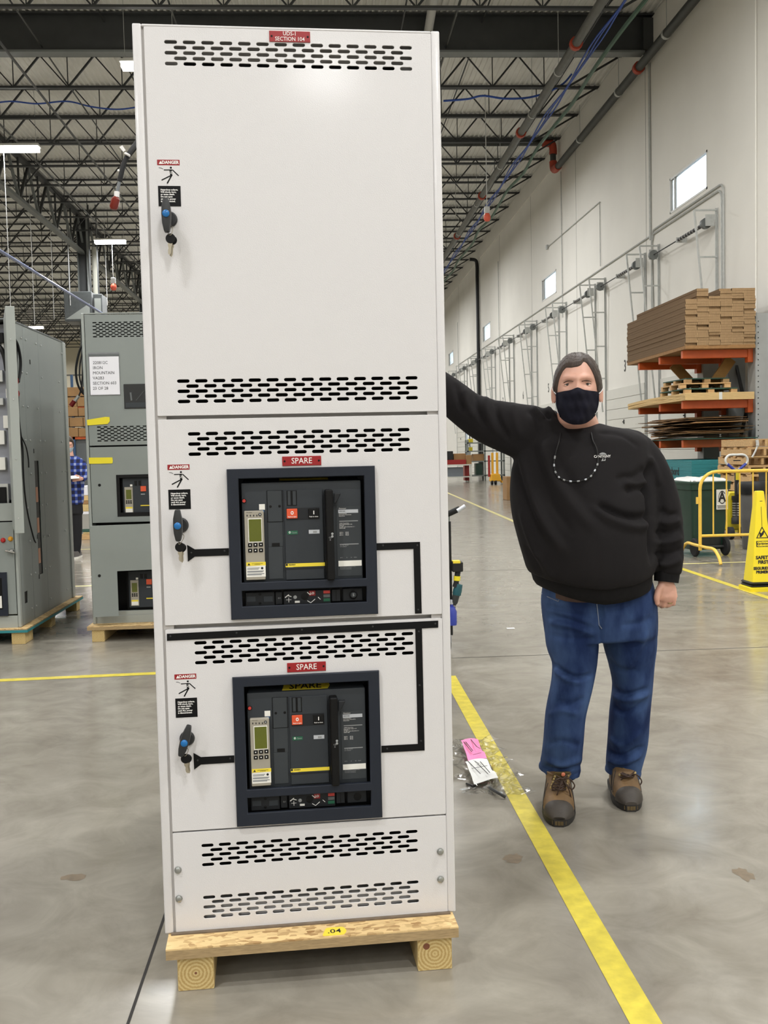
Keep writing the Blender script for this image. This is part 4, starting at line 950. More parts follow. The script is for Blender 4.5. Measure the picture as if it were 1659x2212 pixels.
    for zy, mm in ((1435, 'ind_red'), (1473, 'pill_grey'), (1512, 'ind_green')): br(1028, zy-13, 1092, zy+13, l0+.001, l0, 'position_flag', mm, t)
    br(1108, 1412, 1194, 1526, .028, l0+.002, 'lock_slider', 'brk_dark', t, .001); br(1150, 1420, 1156, 1520, l0+.002, l0+.001, 'slider_slot', 'brk_black', t)
    br(1214, 1402, 1412, 1520, .028, l0, 'key_block', 'brk_dark', t, .002)
    bd(1318, 1461, 39, l0, .001 if lower else .006, 'key_lock', 'brk_black', t, 24)
    if not lower:
        bd(1318, 1461, 26, l0-.006, .001, 'lock_face', 'brk_panel', t, 20); bt('S', 1318, 1461, .01, 'print_grey', t, l0-.0076, 'CENTER', .0003)
        za, zb_ = bk(600, 350)[0], bk(1080, 350)[0]; (z_a, y_a), (z_b, y_b) = sl_(.45), sl_(.95)
        MB().add([(za, y_a, z_a), (zb_, y_a, z_a), (zb_, y_b, z_b), (za, y_b, z_b)], [(0, 1, 2, 3)]).build('tape', 'label_yellow', t)
    else:
        za, zb_ = bk(585, 350)[0], bk(1050, 350)[0]; (z_a, y_a), (z_b, y_b), (z_m, y_m) = sl_(.06), sl_(.98), sl_(.56)
        MB().add([(za-.004, y_a, z_a), (zb_-.008, y_a, z_a), (zb_, y_m, z_m), (zb_-.003, y_b, z_b), (za+.003, y_b, z_b), (za, y_m, z_m)], [(0, 1, 2, 3, 4, 5)]).build('tape', 'label_yellow', t)
        o = text('lettering', 'SPARE', .03, 'ink', t, ((za+zb_)/2-.004, y_m, z_m+.0006), (math.atan2(.010, .048), 0, 0), bold=.0003, sx=1.15)
        o.scale = (1.05, 1.7, 1); o.data.shear = .1
    return t
breaker((BCX, 0, BCZ), 'upper black draw-out breaker in the middle cabinet door', False)
breaker(((B2[0]+B2[1])/2, 0, (B2[2]+B2[3])/2), 'lower black draw-out breaker with yellow tape lettered SPARE', True)

# ================================================================== pallet under the white cabinet
mat('osb', (206, 172, 116), .75, var=.0); nt = MATS['osb'].node_tree; b = nt.nodes['Principled BSDF']
tcn = nt.nodes.new('ShaderNodeTexCoord'); vo = nt.nodes.new('ShaderNodeTexVoronoi'); vo.inputs['Scale'].default_value = 46; vo.inputs['Randomness'].default_value = 1
mp = nt.nodes.new('ShaderNodeMapping'); mp.inputs['Scale'].default_value = (1, 2.2, 1); mp.inputs['Rotation'].default_value = (0, 0, .5)
nz = nt.nodes.new('ShaderNodeTexNoise'); nz.inputs['Scale'].default_value = 12; nz.inputs['Detail'].default_value = 6
nt.links.new(tcn.outputs['Object'], mp.inputs['Vector']); nt.links.new(tcn.outputs['Object'], nz.inputs['Vector'])
ad = nt.nodes.new('ShaderNodeVectorMath'); ad.operation = 'MULTIPLY_ADD'; ad.inputs[1].default_value = (.06, .06, .06)
nt.links.new(nz.outputs['Color'], ad.inputs[0]); nt.links.new(mp.outputs['Vector'], ad.inputs[2]); nt.links.new(ad.outputs['Vector'], vo.inputs['Vector'])
cr = nt.nodes.new('ShaderNodeValToRGB'); cr.color_ramp.elements[0].color = (*lin((146, 106, 58)), 1); cr.color_ramp.elements[1].color = (*lin((222, 192, 138)), 1); cr.color_ramp.elements[1].position = .6
nt.links.new(vo.outputs['Color'], cr.inputs['Fac']); nt.links.new(cr.outputs['Color'], b.inputs['Base Color'])
mat('osb_edge', (164, 140, 102), .85, var=.2, vscale=40, stretch=(1, 1, 12))
m = mat('end_grain', (196, 168, 112), .8); nt = m.node_tree; b = nt.nodes['Principled BSDF']
tcn = nt.nodes.new('ShaderNodeTexCoord'); wv = nt.nodes.new('ShaderNodeTexWave'); wv.wave_type = 'RINGS'; wv.rings_direction = 'Y'; wv.inputs['Scale'].default_value = 34; wv.inputs['Distortion'].default_value = 2; wv.inputs['Detail Scale'].default_value = 8
cr = nt.nodes.new('ShaderNodeValToRGB'); cr.color_ramp.elements[0].color = (*lin((176, 146, 88)), 1); cr.color_ramp.elements[1].color = (*lin((206, 184, 130)), 1)
nt.links.new(tcn.outputs['Object'], wv.inputs['Vector']); nt.links.new(wv.outputs['Fac'], cr.inputs['Fac']); nt.links.new(cr.outputs['Color'], b.inputs['Base Color'])
mat('gasket', (112, 98, 82), .9, var=.15, vscale=40)
mat('knot', (120, 74, 50), .8)
def shipping_pallet(name, lab, loc, rz, w, y0, y1, runners, deck='osb', edge='osb_edge', zd=.029):
    t = thing(name, lab, 'pallet', loc, rz); h = .089
    dk = MB().bb(-w/2, w/2, y0, y1, h, h+zd-.004).build('deck_core', edge, t)
    MB().bb(-w/2, w/2, y0, y1, h+zd-.004, h+zd).build('deck_face', deck, t)
    for x in runners:
        o = MB().bb(-.046, .046, 0, y1-y0-.02, -.0445, .0445).build('runner', 'lumber', t, bevel=.003); o.location = (x, y0+.012, .0445)
        e = MB().bb(-.045, .045, -.0012, 0, -.0435, .0435).build('end_grain', 'end_grain', t); e.location = (x, y0+.012, .0445)
    return t
pl = shipping_pallet('shipping_pallet', 'low wooden pallet with flaky board deck under the white cabinet', (CX, CY, 0), CA, .755, -.085, CDP+.05, (-.305, .315), zd=.0285)
x, z = -.305, .0445
MB().lathe([(.0035, 0), (.003, .0006)], 8, disc_m(-.305, .045, -.0745)).build('pith', 'knot', pl)
MB().lathe([(.009, 0), (.008, .0006)], 12, disc_m(.293, .066, -.0745)).build('knot', 'knot', pl)
MB().bb(-.37, .37, -.012, 0, .1175, .1215).build('gasket', 'gasket', pl)
a, b_ = fl(678, 2010, .118), fl(730, 2006, .118)
tg = MB().prism(rp([(0, -.022), (.058, -.022), (.066, 0), (.058, .022), (.012, .022)], .008), 0, .0006, 'z').build('tape_tag', 'label_yellow', pl)
tg.location = (.02, -.057, .1176); 
text('lettering', '.04', .03, 'ink', tg, (.033, -.0005, .0009), (0, 0, 0), bold=.0003)
# ================================================================== grey cabinets at the left
mat('cab_grey', (134, 140, 136), .45, var=.02, vscale=3, bump=.1, bscale=300)
mat('cab_grey_light', (156, 161, 156), .45); mat('cab_grey_dark', (96, 100, 100), .5)
mat('tape_yellow', (236, 218, 40), .45); mat('paper', (232, 231, 236), .7); mat('sleeve', (150, 152, 154), .2, alpha=.55)
mat('copper', (176, 112, 72), .35, .8); mat('zinc', (206, 208, 206), .3, .7); mat('pilot_red', (176, 28, 26), .25); mat('pilot_amber', (214, 150, 24), .25)
mat('cable_black', (18, 18, 19), .5); mat('cap_red', (120, 18, 16), .4); mat('subpanel', (150, 152, 160), .45)
GY = 7.65; GX0 = -1.763; GW = .914; GZ = .118
g2 = thing('grey_cabinet', 'grey switchgear cabinet with a paper notice taped to its door', 'cabinet', (GX0, GY, GZ))
def gq(px, py, y=0.0): p = at(px, py, GY+y); return p.x-GX0, p.z-GZ
for x0, x1 in ((0, .022), (GW-.022, GW)): MB().bb(x0, x1, 0, .05, 0, 2.324).build('corner_post', 'cab_grey_light', g2, bevel=.004)
for x in (.002, GW-.006): MB().bb(x, x+.004, .05, 1.5, .01, 2.31).build('side_panel', 'cab_grey', g2)
MB().bb(.006, GW-.006, .05, 1.5, 2.3, 2.31).build('top_panel', 'cab_grey', g2); MB().bb(.006, GW-.006, 1.49, 1.5, .01, 2.3).build('back_panel', 'cab_grey', g2)
MB().bb(.02, GW-.02, .2, .205, .01, 2.3).build('shade_sheet', 'brk_black', g2); MB().bb(.022, GW-.022, -.002, .03, 2.316, 2.324).build('top_rail', 'cab_grey_light', g2)  # black sheet behind the vents, painted in place of inner shade
MB().bb(.022, GW-.022, .02, .05, .0, .09).build('base_channel', 'cab_grey_light', g2)
def slots9(x0, x1, z0, z1, rows, n):
    out = []
    for r in range(rows):
        z = z0+(z1-z0)*r/(rows-1); st = (x1-x0)/(n-1)
        for k in range(n if r % 2 == 0 else n-1): out.append(stadium(x0+st*(k+(.5 if r % 2 else 0)), z, .032, .0085, 3))
    return out
zA = gq(190, 964)[1]; zB = gq(190, 1131)[1]
sx0 = gq(204, 700)[0]
h1 = slots9(sx0, GW-.09, gq(205, 697)[1], gq(205, 727.5)[1], 9, 17); h2 = slots9(gq(214, 930)[0], GW-.09, gq(214, 922.5)[1], gq(214, 952.5)[1], 9, 16)
def gleaf(name, z0, z1, holes, par=g2):
    me = up_xz(plate(name, rect(.027, GW-.024, z0, z1), holes, .004)); me.transform(Matrix.Translation((0, .002, 0)))
    f_ = MB().bb(.027, .03, .004, .025, z0, z1).bb(.027, GW-.024, .004, .025, z0, z0+.003).bb(.027, GW-.024, .004, .025, z1-.003, z1).mesh('f')
    return obj(name, joinm(name, [me, f_], 'cab_grey'), None, par)
u1 = gleaf('door', zA+.004, 2.31, h1+h2); 
c0 = gq(252, 1027); c1 = gq(252, 1115)
u2 = gleaf('door', zB+.004, zA-.008, [rect(c0[0], c0[0]+.4, c1[1], c0[1])])
# lower door stands ajar, hinged on the far side
ul = thing('door', None, None); ul.parent = g2; ul.location = (GW-.024, 0, 0); ul.rotation_euler = (0, 0, .17)
c2, c3 = gq(258, 1230), gq(258, 1320); LW = GW-.051
zl0, zl1 = .075, zB-.01
me = up_xz(plate('door_leaf', rect(-LW, 0, zl0, zl1), [rect(c2[0]-GW+.02, c2[0]-GW+.42, c3[1]-.015, c2[1])], .004)); obj('door_leaf', me, 'cab_grey', ul)
MB().bb(-LW, -LW+.003, .002, .03, zl0, zl1).bb(-LW, 0, .002, .03, zl1-.003, zl1).build('door_return', 'cab_grey_light', ul)
MB().lathe([(.011, 0), (.011, .002)], 12, disc_m(gq(220, 1239)[0]-GW+.024, gq(220, 1239)[1], -.002)).build('lock_hole', 'brk_black', ul)
x, z = gq(215, 1048); MB().lathe([(.011, 0), (.011, .002)], 12, disc_m(x, z)).build('lock_hole', 'brk_black', u2)
# breakers behind the cut-outs (simple copies of the same kind)
def grey_breaker(loc, lab):
    t = thing('grey_cabinet_breaker', lab, 'breaker', loc, group='breakers of the grey cabinet'); w, h = .36, .32
    MB().bb(0, .4, .05, .052, -h-.03, .03).build('cavity', 'brk_black', t)
    MB().bb(.02, w, .012, .05, -h+.02, -.02).build('face', 'brk_face', t, bevel=.004)
    u = MB().bb(.035, .095, .006, .012, -h+.035, -.09).build('trip_unit', 'trip_beige', t)
    MB().bb(.046, .085, .004, .006, -.18, -.11).build('screen', 'lcd', u); MB().bb(.04, .09, .004, .006, -h+.04, -h+.08).build('label', 'white_label', u); MB().bb(.04, .09, .0035, .004, -h+.068, -h+.08).build('warning_strip', 'label_yellow', u)
    for i in range(6): MB().bb(.043+.016*(i % 3), .054+.016*(i % 3), .004, .006, -.2-.014*(i//3), -.19-.014*(i//3)).build('key_button', 'brk_black', u)
    MB().bb(.078, .095, .004, .006, -.085, -.07).build('blank_sticker', 'white_label', t)
    for x, m in ((.155, 'push_red'), (.225, 'brk_dark')): MB().bb(x, x+.04, .004, .012, -.125, -.085).build('push_button', m, t, bevel=.001); 
    for x in (.155, .225): MB().bb(x, x+.03, .010, .012, -.15, -.142).build('flag', 'print_grey', t)
    MB().bb(.15, .3, .008, .012, -h+.085, -h+.092).build('yellow_band', 'label_yellow', t)
    for x in (.11, .14): MB().bb(x, x+.02, .008, .012, -.08, -.045).build('window_shutter', 'brk_black', t)
    return t
grey_breaker((GX0+c0[0]+.015, GY+.012, GZ+c0[1]), 'breaker in the middle door of the grey cabinet')
grey_breaker((GX0+c2[0]+.035, GY+.03, GZ+c2[1]), 'breaker behind the ajar lowest door of the grey cabinet')
o = up_xz(plate('black_surround', rect(c0[0]-.004, c0[0]+.404, c1[1]-.004, c0[1]+.004), [rect(c0[0]+.02, c0[0]+.39, c1[1]+.025, c0[1]-.02)], .006)); obj('black_surround', o, 'brk_black', u2)
# notice in a plastic sleeve, meter window, yellow tapes
n0, n1 = gq(191, 762), gq(261, 852.5); p0, p1 = gq(193, 771), gq(259.5, 852)
MB().bb(n0[0], n1[0], -.004, -.002, n1[1]-.003, n0[1]).build('notice_sleeve', 'sleeve', u1)
MB().bb(p0[0], p1[0], -.0055, -.004, p1[1], p0[1]).build('paper_notice', 'paper', u1)
MB().bb(n0[0], n1[0], -.0058, -.004, n0[1]-.026, n0[1]-.012).build('sleeve_seal', 'cab_grey_dark', u1)
for i, s in enumerate(('220812C', 'IRON', 'MOUNTAIN', 'VA2B3', 'SECTION 603', '23 OF 28')):
    x, z = gq(201, 784+11.1*i); text('lettering', s, .031, 'ink', u1, (x, -.0062, z), align='LEFT', sx=.95)
m0, m1 = gq(267, 830), gq(320, 882)
MB().bb(m0[0], m0[0]+.21, -.006, 0, m1[1], m0[1]).build('meter_window', mat('meter_glass', (34, 36, 38), .12), u1, bevel=.002)
MB().bb(m0[0]+.012, m0[0]+.2, -.0075, -.006, m1[1]+.01, m1[1]+.045).build('meter_base', 'brk_panel', u1)
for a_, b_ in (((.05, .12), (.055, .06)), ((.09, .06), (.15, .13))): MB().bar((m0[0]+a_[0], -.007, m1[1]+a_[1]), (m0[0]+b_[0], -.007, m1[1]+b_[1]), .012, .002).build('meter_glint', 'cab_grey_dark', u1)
for q in ([(188, 907), (228, 900.5), (237, 901), (237.5, 910), (233, 916), (189, 919)], [(192, 988.5), (243, 988), (244, 996), (243, 1001), (193, 1002)]):
    MB().prism([gq(*p) for p in q], -.006, -.0045).build('tape_flag', 'tape_yellow', u1 if q[0][1] < 950 else u2)
# cable loop hanging beside it with red caps
cl = thing('cable_loop', 'loop of black cables with red caps hanging at the side of the grey cabinet', 'cable', (0, 0, 0))
for i, pts in enumerate(([(196, 735), (180, 742), (170, 765), (164, 800), (168, 830), (178, 848), (185, 853)], [(180, 755), (173, 785), (172, 815), (178, 840), (183, 850)], [(181, 760), (179, 800), (175, 840), (170, 856)])):
    MB().tube(bez([at(x, y, GY+.3) for x, y in pts], 5), .009 if i == 0 else .006, 6).build('cable', 'cable_black', cl, smooth=.8)
MB().tube([at(170, 855, GY+.3), at(162, 866, GY+.3)], .013, 8).build('plug_body', 'zinc', cl, smooth=.8); MB().tube([at(161, 866, GY+.3), at(153, 877, GY+.3)], .018, 8).build('red_cap', 'cap_red', cl, smooth=.8)
gp = shipping_pallet('shipping_pallet', 'low wooden pallet under the grey cabinet with the notice', (GX0+GW/2, GY, 0), 0, GW+.04, -.11, 1.55, (-.40, .40), zd=.0285)

# ---- open grey cabinet at the picture edge
HX, HY = -2.283, 7.61
g1 = thing('open_grey_cabinet', 'grey switchgear cabinet cut by the picture edge, its upper door open', 'cabinet', (HX, HY, GZ))
H1, DP1 = 2.28, 1.62
def sd(px, py): p = wl(px, py, HX); return p.y-HY, p.z-GZ      # on the side wall: (y, z)
def ft(px, py, y=0.0): p = at(px, py, HY+y); return p.x-HX, p.z-GZ
MB().bb(-.022, 0, 0, .05, 0, H1).build('corner_post', 'cab_grey_light', g1, bevel=.004)
ys = [.05, sd(67, 1200)[0] if False else .36, .77, DP1-.09]
slot = [sd(75, 1069), sd(87, 1068), sd(96, 1267), sd(84, 1272)]
sl = (min(s[0] for s in slot), max(s[0] for s in slot), min(s[1] for s in slot), max(s[1] for s in slot))
for i in range(3):
    hol = []
    if i == 1: hol = [rect(ys[1]+.17, ys[1]+.29, .33, 1.24)]
    if i == 0: hol = [rp(rect(.09, .2, 2.02, 2.13), .03), rect(.12, .2, .16, .25)]
    me = plate('side_panel', rect(ys[i]+.002, ys[i+1]-.002, .004, H1), hol, .004)
    me.transform(Matrix(((0, 0, 1, -.002), (1, 0, 0, 0), (0, 1, 0, 0), (0, 0, 0, 1)))); obj('side_panel', me, 'cab_grey', g1)
MB().bb(-.02, .012, DP1-.09, DP1, .004, H1).build('rear_post', 'cab_grey_light', g1, bevel=.004)
MB().bb(-1.4, .004, .0, DP1, H1, H1+.012).build('top_panel', 'cab_grey_dark', g1)
MB().bb(-1.4, -.006, .3, .31, .01, H1).build('shade_sheet', 'brk_black', g1); MB().bb(-.012, -.006, .05, DP1-.09, .01, H1-.01).build('shade_liner', 'brk_black', g1)  # black sheets behind the openings give painted interior shade
for i in range(3):
    z0 = .42+.245*i; MB().bb(-.011, -.004, ys[1]+.19, ys[1]+.25, z0, z0+.12).build('copper_bar', 'copper', g1)
bs = MB().lathe([(.0085, 0), (.0085, .003), (.006, .006), (.002, .007)], 8, Matrix.Rotation(PI/2, 4, 'Y')).mesh('bolt', smooth=.6); bs.materials.append(MATS['zinc'])
for y in (.3, .42, .7, .84, 1.38, 1.5):
    for k, z in enumerate(np.linspace(.1, 2.18, 9)):
        if y > 1.45 and k % 4: continue
        if (k+int(y*10)) % 7 == 0: continue
        place('bolt', bs, g1, (.001, y+.012*((k*7) % 3-1), z))
for z in (.3, .62, 1.3, 2.0): MB().bb(0, .003, .52, .535, z, z+.035).build('slot_mark', 'brk_black', g1)
MB().bb(-1.38, -.026, -.003, .02, .1, .79).build('lower_door', 'cab_grey', g1, bevel=.003); MB().bb(-1.38, -.022, 0, .03, 0, .09).build('kick_plate', 'cab_grey_light', g1)
MB().bb(-1.38, -.022, -.002, .04, .8, .93).build('divider_ledge', 'cab_grey_light', g1)
for (px, py), m in (((7, 1167), 'pilot_red'), ((23, 1164), 'pilot_amber')):
    x, z = ft(px, py); MB().lathe([(.019, 0), (.019, .006), (.015, .012), (.012, .02), (.004, .022)], 16, disc_m(x, z)).build('pilot_light', m, g1, smooth=.6)
x, z = ft(27, 1190); MB().lathe([(.02, 0), (.02, .015), (.012, .03)], 14, disc_m(x, z)).build('latch_rose', 'chrome', g1, smooth=.6); MB().bar((x+.03, -.03, z-.01), (x-.045, -.035, z+.008), .02, .014).build('latch_handle', 'chrome', g1, bevel=.004)
a, b_ = ft(15, 1236), ft(15, 1330)
me = up_xz(plate('bezel', rect(a[0]-.37, a[0], b_[1], a[1]), [rect(a[0]-.33, a[0]-.035, b_[1]+.05, a[1]-.04)], .016)); obj('bezel', me, 'bezel', g1, loc=(0, -.008, 0))
MB().bb(a[0]-.33, a[0]-.035, -.004, -.003, b_[1]+.05, a[1]-.04).build('breaker_face', 'brk_black', g1); MB().bb(a[0]-.07, a[0]-.045, -.008, -.004, b_[1]+.06, b_[1]+.15).build('breaker_label', 'white_label', g1)
# interior of the upper compartment
MB().bb(-1.36, -.03, .12, .125, .95, H1-.02).build('subpanel', 'subpanel', g1)
for px0, px1, py0, py1, m in ((0, 12, 930, 960, 'white_label'), (0, 14, 988, 1015, 'white_label'), (0, 22, 1045, 1110, 'zinc'), (0, 18, 1052, 1105, 'brk_black'), (5, 11, 740, 758, 'white_label'), (0, 11, 720, 742, 'brk_black'), (0, 9, 860, 875, 'zinc'), (8, 20, 898, 925, 'white_label'), (0, 8, 800, 825, 'zinc'), (14, 22, 840, 860, 'white_label')):
    q0, q1 = ft(px0, py0, .1), ft(px1, py1, .1); nm = {'white_label': 'terminal_label', 'zinc': 'terminal_block', 'brk_black': 'control_module'}[m]
    MB().bb(q0[0]-.3*(px0 == 0), q1[0], .06 if m == 'brk_black' else .08, .12, q1[1], q0[1]).build(nm, m, g1, bevel=.002)
MB().tube(bez([(ft(-5, 745, .05)[0], .05, ft(-5, 745)[1]), (ft(3, 752, .05)[0], .04, ft(3, 752)[1]), (ft(10, 770, .05)[0], .05, ft(10, 770)[1]), (ft(14, 800, .05)[0], .06, ft(14, 800)[1])], 5), .018, 8).build('hose', 'cable_black', g1, smooth=.8)
# upper door swung open, seen almost edge-on
od = thing('open_door', None, None); od.parent = g1; od.location = (0, 0, 0); od.rotation_euler = (0, 0, -1.255)
zd0, zd1 = .752, 2.275
MB().bb(.02, .72, -.03, .03, zd0, zd1).build('door_leaf', 'cab_grey_light', od, bevel=.003)
for i in range(4): MB().bb(.72, .724, -.006, .0, zd0+.1+.4*i, zd0+.107+.4*i).build('stud', 'zinc', od)
MB().bb(-.002, .0, .03, .06, .86, 2.2).build('hinge', 'zinc', g1)
# loose black cables draped down the side
dc = thing('draped_cable', 'black cables with red caps draped down the side of the open grey cabinet', 'cable', (0, 0, 0))
SX = HX+.02
def sp_(px, py): p = wl(px, py, SX); return p
MB().tube(bez([sp_(*p) for p in ((30, 730), (38, 745), (44, 775), (44, 800), (40, 825))], 5), .011, 6).build('cable', 'cable_black', dc, smooth=.8)
MB().tube(bez([sp_(*p) for p in ((31, 735), (36, 760), (35, 790), (36, 815))], 5), .008, 6).build('cable', 'cable_black', dc, smooth=.8)
MB().tube(bez([sp_(*p) for p in ((40, 850), (40, 890), (44, 930), (49, 970), (50, 1010), (53, 1060), (60, 1110), (72, 1160), (77, 1172))], 5), .006, 6).build('cable', 'cable_black', dc, smooth=.8)
MB().tube(bez([sp_(*p) for p in ((45, 940), (46, 990), (47, 1040), (40, 1060), (42, 1080))], 5), .004, 6).build('cable', 'cable_black', dc, smooth=.8)
MB().tube(bez([sp_(*p) for p in ((47, 945), (56, 965), (61, 990), (62, 1010))], 5), .005, 6).build('cable', 'cable_black', dc, smooth=.8)
for q in ((36, 823), (38, 850)): MB().lathe([(.012, -.02), (.016, 0), (.012, .02)], 8, Matrix.Translation(sp_(*q))).build('red_cap', 'cap_red', dc, smooth=.8)
gp1 = shipping_pallet('shipping_pallet', 'low pallet with teal painted deck edge under the open grey cabinet', (HX-.62, HY, 0), 0, 1.36, -.06, 1.68, (-.1,), zd=.0285)
MB().bb(-.682, .682, -.062, 1.682, .0885, .1075).build('teal_edge', 'teal_paint', gp1)
for y, l in ((-.045, .2), (.68, .12), (1.52, .12)):
    MB().bb(.56, .66, y, y+l, 0, .088).build('block', 'lumber', gp1, bevel=.003)
    e = MB().bb(-.049, .049, -.0012, 0, -.043, .043).build('end_grain', 'end_grain', gp1); e.location = (.61, y, .044)

# ================================================================== things far behind
mat('box_brown', (158, 122, 80), .85, var=.1, vscale=3); mat('rack_blue', (52, 82, 116), .5); mat('wrap', (190, 188, 180), .3, alpha=.5)
def far_rack():
    Y = 36.0; p = at(137, 1000, Y); x0 = at(125, 900, Y).x
    t = thing('pallet_rack', 'blue pallet rack full of brown cartons far behind the person in plaid', 'rack', (x0, Y, 0))
    for x in (0, .52, 2.4): MB().bb(x-.04, x+.04, 0, .08, 0, 4.3 if x == .52 else 4.0).build('upright', 'rack_blue', t)
    for z in (2.05, 3.1): MB().bb(0, 2.4, 0, .06, z, z+.09).build('beam', 'rack_orange', t)
    MB().bb(-.2, 2.6, .1, .9, 0, 2.1).build('closed_side', 'cab_grey_dark', t)
    random.seed(8); labs = []
    for (z0, n), rw in zip(((2.14, 4), (2.5, 4), (2.86, 3), (3.2, 4), (3.55, 3)), ('lowest', 'second lowest', 'middle', 'second highest', 'highest')):
        x = -.1
        for k in range(n):
            w = random.uniform(.36, .6); h = random.uniform(.28, .34)
            MB().bb(x0+x, x0+x+w-.02, Y-.05, Y+.6, z0, z0+h).build('carton', 'box_brown', label='%s brown carton from the left in the %s row on the far blue rack' % (('first', 'second', 'third', 'fourth')[k], rw), cat='carton', group='cartons on the far rack', bevel=.006); x += w
    return t
far_rack()
wb_ = thing('wrapped_reel', 'plastic wrapped coil on the far rack above the person in plaid', 'coil', (at(160, 925, 35.9).x, 36.3, 2.53))
MB().lathe([(.18, -.12), (.42, -.12), (.42, .12), (.18, .12)], 20, Matrix.Rotation(PI/2, 4, 'X'), cap=False).build('coil', 'wrap', wb_, smooth=.6)
# pallets of paper and board beyond the plaid person
def board_pallet(px, Y, layers, lab):
    b0 = at(px, 1100, Y); t = thing('loaded_pallet', lab, 'pallet', (b0.x, Y, 0)); z = 0
    for h, m, nm, ox in layers:
        MB().bb(-.02+ox, 1.1+ox, 0, .9, z, z+h-.004).build(nm, m, t, bevel=.004); z += h
board_pallet(176, 17.2, [(.1, 'pallet_wood', 'pallet_base', 0), (.03, 'lumber', 'board', .03), (.05, 'green_board', 'board', 0), (.25, 'wrap', 'wrapped_pack', .02), (.05, 'paper', 'sheet_pack', 0), (.12, 'lumber', 'board', -.02), (.06, 'box_brown', 'sheet_pack', .02), (.09, 'plywood', 'board', 0), (.16, 'paper', 'paper_pack', .01)], 'pallet of boards and white paper packs beyond the person in plaid')
# back wall girts
for z in (8.9, 6.2): MB().bb(-44, -8, YB-.04, YB, z, z+.12).build('wall_girt', 'groove', label='thin dark line along the far end wall', kind='structure')
# duct units around the steel column
mat('duct', (92, 96, 96), .4, .4, var=.1)
du = thing('air_duct', 'grey sheet metal duct unit hung on the steel column', 'duct', at(140, 695, 43.5))
w_ = at(200, 695, 43.5).x-at(140, 695, 43.5).x; h_ = at(140, 630, 43.5).z-at(140, 695, 43.5).z
MB().bb(0, w_, 0, 1.2, 0, h_).build('casing', 'duct', du, bevel=.02); MB().bb(.1, .16, .5, .56, h_, ZD-du.location.z).bb(w_-.16, w_-.1, .5, .56, h_, ZD-du.location.z).build('hanger_strut', 'dark_steel', du, kind='stuff'); MB().prism([(.05, .1), (w_-.1, .1), (w_-.1, h_*.6)], -.02, 0).build('louvre_panel', 'cab_grey_light', du)
d2_ = thing('air_duct', 'smaller grey duct box beside the steel column above the grey cabinet', 'duct', at(203, 690, 43.5))
w2 = at(222, 690, 43.5).x-at(203, 690, 43.5).x; MB().bb(0, w2, 0, 1.0, 0, h_*.85).build('casing', 'duct', d2_, bevel=.02); MB().bb(.1, .16, .5, .56, h_*.85, ZD-d2_.location.z).build('hanger_strut', 'dark_steel', d2_); MB().bb(.05, w2-.05, -.02, 0, .1, h_*.7).build('louvre_panel', 'cab_grey_light', d2_)

# ---- work benches far down the aisle
mat('bench_white', (206, 206, 196), .5); mat('bench_grey', (120, 126, 122), .5); mat('tool_red', (150, 30, 28), .4); mat('bin_grey', (112, 118, 124), .5)
def W_(px, py, Y): p = at(px, py, Y); return p
B0, B1_ = W_(955, 1004, 42), W_(1020, 1004, 42)
bn = thing('work_bench', 'white framed work bench with a red drawer far down the aisle', 'bench', (B0.x, 42, 0)); bw_ = B1_.x-B0.x; bz = B0.z
MB().bb(0, bw_, 0, .8, bz-.05, bz).build('top', 'bench_white', bn); MB().bb(.05, bw_-.05, .05, .75, .22, .26).build('shelf', 'bench_white', bn)
for x in (.02, bw_-.08):
    for y in (.02, .72): MB().bb(x, x+.06, y, y+.06, 0, bz-.05).build('leg', 'bench_white', bn)
def fbox(px0, px1, py0, py1, Y, nm, m, lab, cat, d=.5, bev=.01):
    a, b = W_(px0, py0, Y), W_(px1, py1, Y)
    return MB().bb(a.x, b.x, Y, Y+d, max(b.z, 0), a.z).build(nm, m, label=lab, cat=cat, bevel=bev)
fbox(956, 1007, 994, 1003.8, 42.05, 'tool_tray', 'tool_red', 'flat red tool tray on the far white bench', 'tray')
fbox(956, 979, 975, 993.5, 42.2, 'black_bag', 'black', 'black bag standing on the red tool tray', 'bag')
fbox(980, 1006, 980, 993.5, 42.3, 'carton', 'box_brown', 'wide brown carton behind the black bag on the far bench', 'carton')
fbox(1007, 1019, 983, 1003.5, 42.1, 'carton', 'box_brown', 'upright brown carton at the end of the far bench', 'carton')
fbox(968, 1001, 1010, 1030, 42.15, 'storage_tub', 'bin_grey', 'grey storage tub on the lower shelf of the far bench', 'tub')
fbox(1004, 1014, 1005, 1038, 42.6, 'red_cabinet', 'tool_red', 'red tool cabinet under the far white bench', 'cabinet')
S0, S1 = W_(1009, 955, 44), W_(1090, 955, 44)
sh = thing('steel_shelving', 'grey steel shelving beside the far work bench', 'shelving', (S0.x, 44, 0)); sw_ = S1.x-S0.x
for z in (W_(1009, 956, 44).z, W_(1009, 974, 44).z, W_(1009, 996, 44).z, .25): MB().bb(0, sw_, 0, .7, z-.05, z).build('shelf', 'bench_grey', sh)
for x in (0, sw_*.45, sw_-.07):
    for y in (0, .63): MB().bb(x, x+.07, y, y+.07, 0, S0.z+.1).build('upright', 'bench_grey', sh)
fbox(1022, 1047, 981, 995.5, 44.1, 'carton', 'box_brown', 'brown carton on the middle shelf of the grey shelving', 'carton')
fbox(1014, 1021, 966, 973.8, 44.1, 'yellow_case', 'jack_yellow', 'small yellow case on the grey shelving', 'case'); fbox(1013, 1022, 948, 955.8, 44.1, 'yellow_case', 'jack_yellow', 'small yellow case on the top shelf of the grey shelving', 'case')
fbox(1028, 1042, 1001, 1028, 44.1, 'dark_tub', 'bin_green', 'dark green tub on the lowest shelf of the grey shelving', 'tub')
